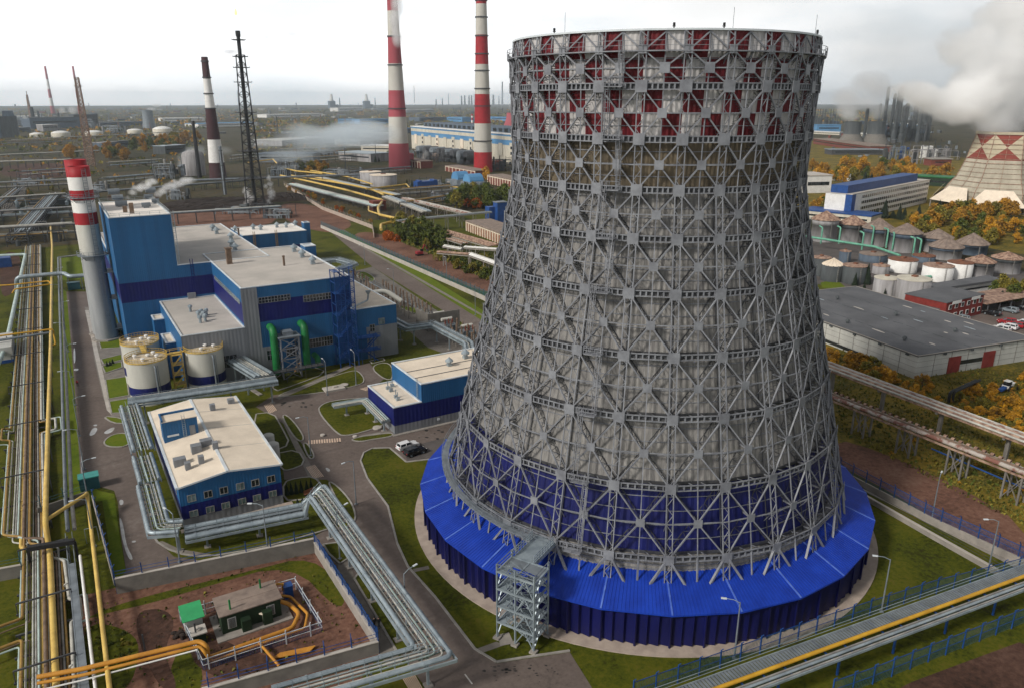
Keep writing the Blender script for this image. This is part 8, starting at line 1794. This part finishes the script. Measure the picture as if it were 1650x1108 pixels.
# ---------------------------------------------------------------- vehicles
def car(label, x, y, ang, paint, glass='glass', s=1.0, suv=True):
    t = thing('car', label, 'car', (x, y, 0))
    H = 1.0 if suv else .86
    def loc(px_, py_, pz): c, n = math.cos(ang), math.sin(ang); return (x + (px_ * c - py_ * n) * s, y + (px_ * n + py_ * c) * s, pz * s * H)
    lo = [(-2.3, .45), (-2.32, .9), (-2.2, 1.1), (-.9, 1.15), (.95, 1.12), (2.1, .98), (2.34, .75), (2.3, .4)]
    b = MB(); n = len(lo)
    for w, dz in ((-.86, 0), (-.93, 0), (.93, 0), (.86, 0)): pass
    L_ = [loc(px_, -.92, z) for px_, z in lo]; R2 = [loc(px_, .92, z) for px_, z in lo]
    b.add(L_ + R2, [(i, i + 1, n + i + 1, n + i) for i in range(n - 1)] + [tuple(range(n - 1, -1, -1)), tuple(range(n, 2 * n)), (n - 1, 0, n, 2 * n - 1)])
    rf_ = [(-1.95, 1.62), (.15, 1.66)]; b.add([loc(-1.95, -.7, 1.64), loc(.2, -.7, 1.68), loc(.2, .7, 1.68), loc(-1.95, .7, 1.64), loc(-1.95, -.7, 1.58), loc(.2, -.7, 1.62), loc(.2, .7, 1.62), loc(-1.95, .7, 1.58)], [(0, 1, 2, 3), (7, 6, 5, 4), (0, 4, 5, 1), (1, 5, 6, 2), (2, 6, 7, 3), (3, 7, 4, 0)])
    for px_, tx in ((-2.1, -1.95), (-.75, -.7), (1.0, .2)):
        for sy in (-1, 1): b.bar(loc(px_, .88 * sy, 1.1), loc(tx, .7 * sy, 1.62), .1 * s)
    b.build('body', paint, t)
    g_ = MB(); B_ = [loc(-2.1, -.86, 1.1), loc(1.0, -.86, 1.12), loc(1.0, .86, 1.12), loc(-2.1, .86, 1.1)]; T_ = [loc(-1.93, -.69, 1.6), loc(.18, -.69, 1.63), loc(.18, .69, 1.63), loc(-1.93, .69, 1.6)]
    g_.add(B_ + T_, [(0, 1, 5, 4), (1, 2, 6, 5), (2, 3, 7, 6), (3, 0, 4, 7)]); g_.build('window', glass, t)
    for px_ in (-1.4, 1.45):
        for sy in (-1, 1):
            w = MB(); w.tube([loc(px_, .98 * sy, .36), loc(px_, .74 * sy, .36)], .36 * s, 14); o = w.build('wheel', 'black', t); r_ = MB(); r_.tube([loc(px_, 1.0 * sy, .36), loc(px_, .97 * sy, .36)], .2 * s, 10); r_.build('rim', 'galv', o)
    for sy in (-1, 1):
        h_ = MB(); h_.bar(loc(2.28, .5 * sy, .82), loc(2.28, .82 * sy, .82), .12 * s, .14 * s); h_.build('headlight', 'white', t); h_ = MB(); h_.bar(loc(-2.33, .6 * sy, .95), loc(-2.33, .85 * sy, .95), .08 * s, .2 * s); h_.build('tail_light', 'red', t)
    return t
x, y = W(657, 722); car('white estate car parked beside a black car near the cooling tower', x, y, .12, 'white_gloss')
x, y = W(669, 731); car('black off road car parked beside the white estate car', x, y, .12, 'black_gloss')
for px, py, a, pt_, lb in ((1612, 533, .3, 'white_gloss', 'white car at left of the row beside the brick building'), (1623, 530, .3, 'white_gloss', 'second white car in the row beside the brick building'), (1634, 527, .3, 'red', 'dark red car in the row near the right edge'), (1646, 524, .4, 'white_gloss', 'white van like car at the right edge of the yard'), (1622, 522, .9, 'red', 'bright red car standing behind the row near the right edge'),
                           (1547, 516, .3, 'galv', 'silver car in front of the red brick building'), (1598, 508, .2, 'black_gloss', 'dark car at the left end of the open shed'), (1626, 503, .2, 'galv', 'silver car under the open shed'), (1645, 500, .2, 'black_gloss', 'dark car under the open shed at the right edge')):
    x, y = W(px, py); car(lb, x, y, a + 1.4, pt_, s=1.15)
# tractor and excavator
x, y = W(1625, 628); t = thing('tractor', 'white and dark tractor standing in the yellow field', 'tractor', (x, y, 0))
b = MB(); b.box(x - .2, x + 2.2, y - .5, y + .5, .9, 1.7); b.build('hood', 'white', t); b = MB(); b.box(x - 2, x - .2, y - .8, y + .8, .9, 1.6); b.build('cab', 'white', t); b = MB(); b.box(x - 1.9, x - .3, y - .7, y + .7, 2.6, 2.75); b.build('cab_roof', 'white', t); b = MB(); b.box(x - 1.8, x - .35, y - .66, y + .66, 1.6, 2.6); b.build('window', 'glass', t)
for dx, r in ((-1.2, .85), (1.6, .5)):
    for sy in (-1, 1): b = MB(); b.tube([(x + dx, y + sy * 1.15, r), (x + dx, y + sy * .7, r)], r, 16); b.build('wheel', 'black', t)
b = MB(); b.bar((x - 2, y, 1.2), (x - 4.2, y, .8), 1.0, .5); b.build('implement', 'fence_blue', t)
x, y = W(676, 412); t = thing('excavator', 'small red orange excavator working on the dirt strip', 'excavator', (x, y, 0))
b = MB(); b.box(x - 1.6, x + 1.6, y - 1.2, y - .6, 0, .8); b.box(x - 1.6, x + 1.6, y + .6, y + 1.2, 0, .8); b.build('track', 'black', t); b = MB(); b.box(x - 1.6, x + 1.4, y - 1.2, y + 1.2, .85, 2.0); b.build('body', 'leaf_orange_paint' if 'leaf_orange_paint' in MATS else 'stack_red', t); b = MB(); b.box(x + .3, x + 1.5, y - 1.1, y, 2.0, 3.1); b.build('cab', 'glass', t)
b = MB(); b.bar((x + 1.2, y + .4, 1.8), (x + 2.8, y + .4, 4.8), .4); b.bar((x + 2.8, y + .4, 4.8), (x + 4.3, y + .4, 2.4), .3); b.build('arm', 'stack_red', t); b = MB(); b.box(x + 3.9, x + 4.7, y, y + .9, 1.5, 2.4); b.build('bucket', 'steel_dark', t)
# bench and small garden things right of the blue building
x, y = W(499, 796); t = thing('bench', 'brown bench beside the thujas right of the blue building', 'bench', (x, y, 0)); b = MB(); b.cbox(x, y, .4, 2.2, .5, .08, 0, .3); b.build('seat', 'brick_orange', t); b = MB(); b.cbox(x, y + .3, .5, 2.2, .08, .5, 0, .3); b.build('backrest', 'brick_orange', t)
for s_ in (-.9, .9): b = MB(); b.cbox(x + s_, y + s_ * .3, 0, .12, .45, .4, 0, .3); b.build('leg', 'black', t)
# ---------------------------------------------------------------- people
def person(label, x, y, ang, shirt, trousers, hair='black', step=.28):
    v = [(0, 0, .98), (0, 0, 1.2), (0, 0, 1.42), (0, 0, 1.52), (0, .02, 1.66), (0, .01, 1.76),
         (.1, 0, .92), (.11, step * .5, .5), (.11, step * .9 - .08, .09), (.11, step * .9 + .1, .04), (-.1, 0, .92), (-.11, -step * .25, .5), (-.11, -step - .05, .1), (-.11, -step + .12, .04),
         (.2, 0, 1.42), (.25, -.06, 1.15), (.25, .04, .92), (.25, .08, .83), (-.2, 0, 1.42), (-.25, .06, 1.15), (-.25, .14, .92), (-.25, .18, .83)]
    r = [.15, .15, .15, .06, .10, .07, .10, .07, .05, .045, .10, .07, .05, .045, .07, .05, .04, .04, .07, .05, .04, .04]
    e = [(0, 1), (1, 2), (2, 3), (3, 4), (4, 5), (0, 6), (6, 7), (7, 8), (8, 9), (0, 10), (10, 11), (11, 12), (12, 13), (2, 14), (14, 15), (15, 16), (16, 17), (2, 18), (18, 19), (19, 20), (20, 21)]
    me = bpy.data.meshes.new('person'); me.from_pydata(v, e, []); o = bpy.data.objects.new('person', me); COL.objects.link(o)
    sk_ = o.modifiers.new('skin', 'SKIN'); me.skin_vertices.new() if not me.skin_vertices else None
    for i, q in enumerate(r): me.skin_vertices[0].data[i].radius = (q, q)
    me.skin_vertices[0].data[0].use_root = True
    o.modifiers.new('subdivision', 'SUBSURF').levels = 2; o.modifiers['subdivision'].render_levels = 2
    dg = bpy.context.evaluated_depsgraph_get(); ev = o.evaluated_get(dg); m2 = bpy.data.meshes.new_from_object(ev); o.modifiers.clear(); o.data = m2
    for m in ('skin', shirt, trousers, 'black'): m2.materials.append(MATS[m])
    for p in m2.polygons:
        z = sum(m2.vertices[i].co.z for i in p.vertices) / len(p.vertices); xx = abs(p.center.x)
        p.material_index = 0 if z > 1.50 or (xx > .2 and z < .9 and z > .7) else 1 if z > .95 else 2 if z > .12 else 3
        p.use_smooth = True
    o.location = (x, y, .03); o.rotation_euler = (0, 0, ang); tag(o, label, 'person')
    h = MB(); h.lathe(0, 0, [(.09, 1.68), (.115, 1.74), (.09, 1.83), (.02, 1.86)], 10)
    hm = h.build('hair', hair, org=(0, 0, 0)); hm.parent = o
    return o
x, y = W(125.5, 622); person('person in a red jacket and dark trousers walking on the left road', x, y, 3.0, 'red', 'black')
x, y = W(604, 1011); person('left one of two people in dark clothes walking on the footpath', x, y, .2, 'black', 'black')
x, y = W(611, 1011); person('right one of two people in dark clothes walking on the footpath', x, y, .1, 'black', 'tank_dark')
# ---------------------------------------------------------------- haze, steam and smoke
def vol_mat(name, dens, col, nscale, soft=1.0, cut=0.45, detail=3, absorb=0.0):
    m = bpy.data.materials.new(name); m.use_nodes = True; t = m.node_tree; N = t.nodes; L = t.links; N.clear()
    o = N.new('ShaderNodeOutputMaterial'); v = N.new('ShaderNodeVolumePrincipled'); v.inputs['Color'].default_value = (*col, 1); v.inputs['Anisotropy'].default_value = .25
    L.new(v.outputs[0], o.inputs['Volume'])
    if nscale is None: v.inputs['Density'].default_value = dens; v.inputs['Anisotropy'].default_value = .72; MATS[name] = m; return m
    tc_ = N.new('ShaderNodeTexCoord'); ln_ = N.new('ShaderNodeVectorMath'); ln_.operation = 'LENGTH'; L.new(tc_.outputs['Object'], ln_.inputs[0])
    g = N.new('ShaderNodeNewGeometry'); nz_ = N.new('ShaderNodeTexNoise'); nz_.inputs['Scale'].default_value = nscale; nz_.inputs['Detail'].default_value = detail; nz_.inputs['Roughness'].default_value = .6; L.new(g.outputs['Position'], nz_.inputs['Vector'])
    def mth(op, a, b_):
        n = N.new('ShaderNodeMath'); n.operation = op
        for i, q in enumerate((a, b_)):
            if isinstance(q, (int, float)): n.inputs[i].default_value = q
            else: L.new(q, n.inputs[i])
        return n.outputs[0]
    fall = mth('SUBTRACT', 1.0, ln_.outputs['Value']); nn = mth('MULTIPLY', mth('SUBTRACT', nz_.outputs['Fac'], cut), 3.2)
    d = mth('MINIMUM', mth('MAXIMUM', mth('ADD', mth('MULTIPLY', fall, soft), nn), 0.0), 1.0); d = mth('MULTIPLY', d, mth('MINIMUM', mth('MULTIPLY', mth('MAXIMUM', fall, 0.0), 4.0), 1.0))
    L.new(mth('MULTIPLY', d, dens), v.inputs['Density']); MATS[name] = m; return m
import bmesh
def blob(name, parent, c, r, mat, rot=(0, 0, 0)):
    me = bpy.data.meshes.new(name); bm = bmesh.new(); bmesh.ops.create_icosphere(bm, subdivisions=2, radius=1.0); bm.to_mesh(me); bm.free(); me.materials.append(MATS[mat])
    o = bpy.data.objects.new(name, me); COL.objects.link(o); o.parent = parent; o.location = Vector(c) - (parent.location if parent else Vector()); o.scale = r; o.rotation_euler = rot
    return o
def plume(label, pts, mat, name='steam_plume'):
    t = thing(name, label, 'steam' if name == 'steam_plume' else 'smoke', pts[0][0]); t['kind'] = 'stuff'
    for c, r in pts: blob('puff', t, c, r if isinstance(r, tuple) else (r, r, r), mat)
    return t
def at_depth(px, py, x, y):
    """point seen at (px, py) at the same ground distance as (x, y)"""
    D = x * _sh + y * _ch; a, b_ = (px - CX) / F_PX, (CY - py) / F_PX; k = D / (_cp + b_ * _sp); X, Y, Z = a * k, D, CAM_H + k * (-_sp + b_ * _cp); return (X * _ch + Y * _sh, -X * _sh + Y * _ch, Z)
vol_mat('steam_dense', .2, (.998, .998, .999), .034, 1.0, .54, 6); vol_mat('steam_far', .05, (.99, .99, .995), .006, 1.3, .5, 4); vol_mat('steam_thin', .5, (.995, .995, .998), .42, 1.0, .54, 5); vol_mat('steam_stack', .16, (.99, .99, .995), .035, 1.3, .5, 4); vol_mat('smoke_thin', .04, (.88, .95, 1.0), .010, 1.0, .5); vol_mat('smoke_grey', .06, (.5, .47, .52), .03, .9, .52)
vol_mat('steam_grey', .0028, (.97, .975, .985), .006, 1.2, .5, 4)
def pl(label, px_list, ref, mat, name='steam_plume'):
    return plume(label, [(at_depth(x, y, *ref), (r * m_per_px(*ref), r * m_per_px(*ref) * 1.1, (rz or r) * m_per_px(*ref))) for x, y, r, rz in px_list], mat, name)
CR = (cc_.x, cc_.y)
pl('broad white steam plume rising from the diamond patterned cooling tower', [(1603, 205, 42, 26), (1590, 180, 50, 34), (1570, 158, 52, 36), (1612, 140, 60, 46), (1640, 165, 52, 46), (1655, 105, 64, 50), (1600, 110, 50, 40), (1530, 182, 44, 24), (1640, 75, 60, 44), (1585, 135, 50, 40), (1505, 165, 40, 26), (1680, 60, 60, 50), (1625, 40, 60, 40), (1560, 75, 60, 36), (1475, 150, 44, 22), (1660, 10, 60, 40)], CR, 'steam_dense')
pl('long grey steam drifting left and up from the diamond patterned cooling tower', [(1500, 160, 90, 46), (1450, 110, 110, 60), (1560, 90, 130, 80), (1640, 60, 140, 90), (1420, 60, 130, 60)], (CR[0] * 1.7, CR[1] * 1.7), 'steam_grey')
pl('white steam over the left distant cooling tower', [(1372, 188, 17, 11), (1366, 178, 20, 14), (1392, 166, 26, 18), (1362, 156, 26, 20)], (1180, 830), 'steam_far'); pl('white steam over the right distant cooling tower', [(1410, 186, 18, 13), (1412, 172, 22, 18), (1418, 152, 26, 22), (1400, 136, 34, 24)], (1215, 815), 'steam_far')
pl('grey steam cloud rising from inside the big lattice cooling tower', [(1085, 10, 190, 40), (1220, 0, 150, 46), (1290, -10, 110, 60)], (200, 210), 'steam_own' if 'steam_own' in MATS else 'steam_grey')
pl('white steam across the upper part of the faded pink chimney', [(640, 60, 10, 18), (637, 35, 11, 20), (640, 5, 12, 24), (634, -25, 14, 24)], (st1c.x * .985, st1c.y * .975), 'steam_stack')
pl('small white steam jets on the roof of the tall blue block', [(206, 318, 7, 5), (213, 311, 9, 7), (222, 304, 11, 8), (233, 299, 13, 8), (244, 294, 14, 7), (247, 321, 7, 6), (254, 314, 9, 7), (263, 308, 12, 8), (274, 302, 14, 8), (286, 296, 16, 8), (300, 291, 17, 7)], (24, 268), 'steam_thin')
pl('white steam leaking at the foot of the flare tower', [(398, 330, 7, 9), (402, 318, 9, 12), (397, 308, 8, 8)], (113, 527), 'steam_thin'); pl('white steam jet right of the flare tower foot', [(434, 328, 6, 9), (437, 312, 8, 12), (436, 297, 6, 8), (429, 300, 6, 5), (433, 287, 5, 6)], (132, 530), 'steam_thin')
pl('blue white smoke drifting over the ground behind the maroon banded chimney', [(300, 258, 16, 16), (320, 245, 26, 14), (360, 243, 46, 16), (420, 232, 70, 22), (490, 222, 90, 28), (570, 215, 80, 24), (455, 250, 60, 16)], (140, 800), 'smoke_thin', 'smoke_cloud')
pl('dense white smoke by the thin black chimney', [(292, 266, 9, 10), (300, 255, 11, 12), (308, 245, 12, 10)], (110, 790), 'steam_far', 'smoke_cloud')
pl('grey purple wisps of smoke from the flare tower', [(372, 84, 18, 5), (398, 80, 12, 5), (416, 72, 10, 12), (430, 60, 14, 8), (470, 56, 24, 9), (492, 48, 16, 9)], (113, 531), 'smoke_grey', 'smoke_cloud')
pl('grey wisp of smoke from the distant right hand chimney at the far left', [(126, 104, 7, 2), (137, 99, 8, 2.4), (146, 93, 6, 2.4)], (172, 4300), 'steam_grey', 'smoke_cloud')
pl('white steam over the small distant cooling tower at left', [(243, 176, 10, 4), (252, 170, 11, 4)], (252, 2306), 'steam_far'); pl('white steam puffs over the far left plant', [(100, 178, 6, 6), (117, 178, 8, 7), (40, 190, 5, 3), (163, 186, 5, 3)], (40, 2100), 'steam_far')
pl('white steam over the reddish distant cooling tower beside the tower frame', [(827, 172, 10, 10)], (760, 1500), 'steam_far'); pl('small white steam between brick sheds and barrel units', [(686, 248, 6, 7), (682, 255, 5, 4)], (370, 790), 'steam_far')
vol_mat('haze', .000085, (.83, .925, 1.0), None)
b = MB(); b.box(-9300, 12300, -800, 12300, -1.0, 180); tag(b.build('haze', 'haze', org=(0, 0, 0)), kind='stuff')
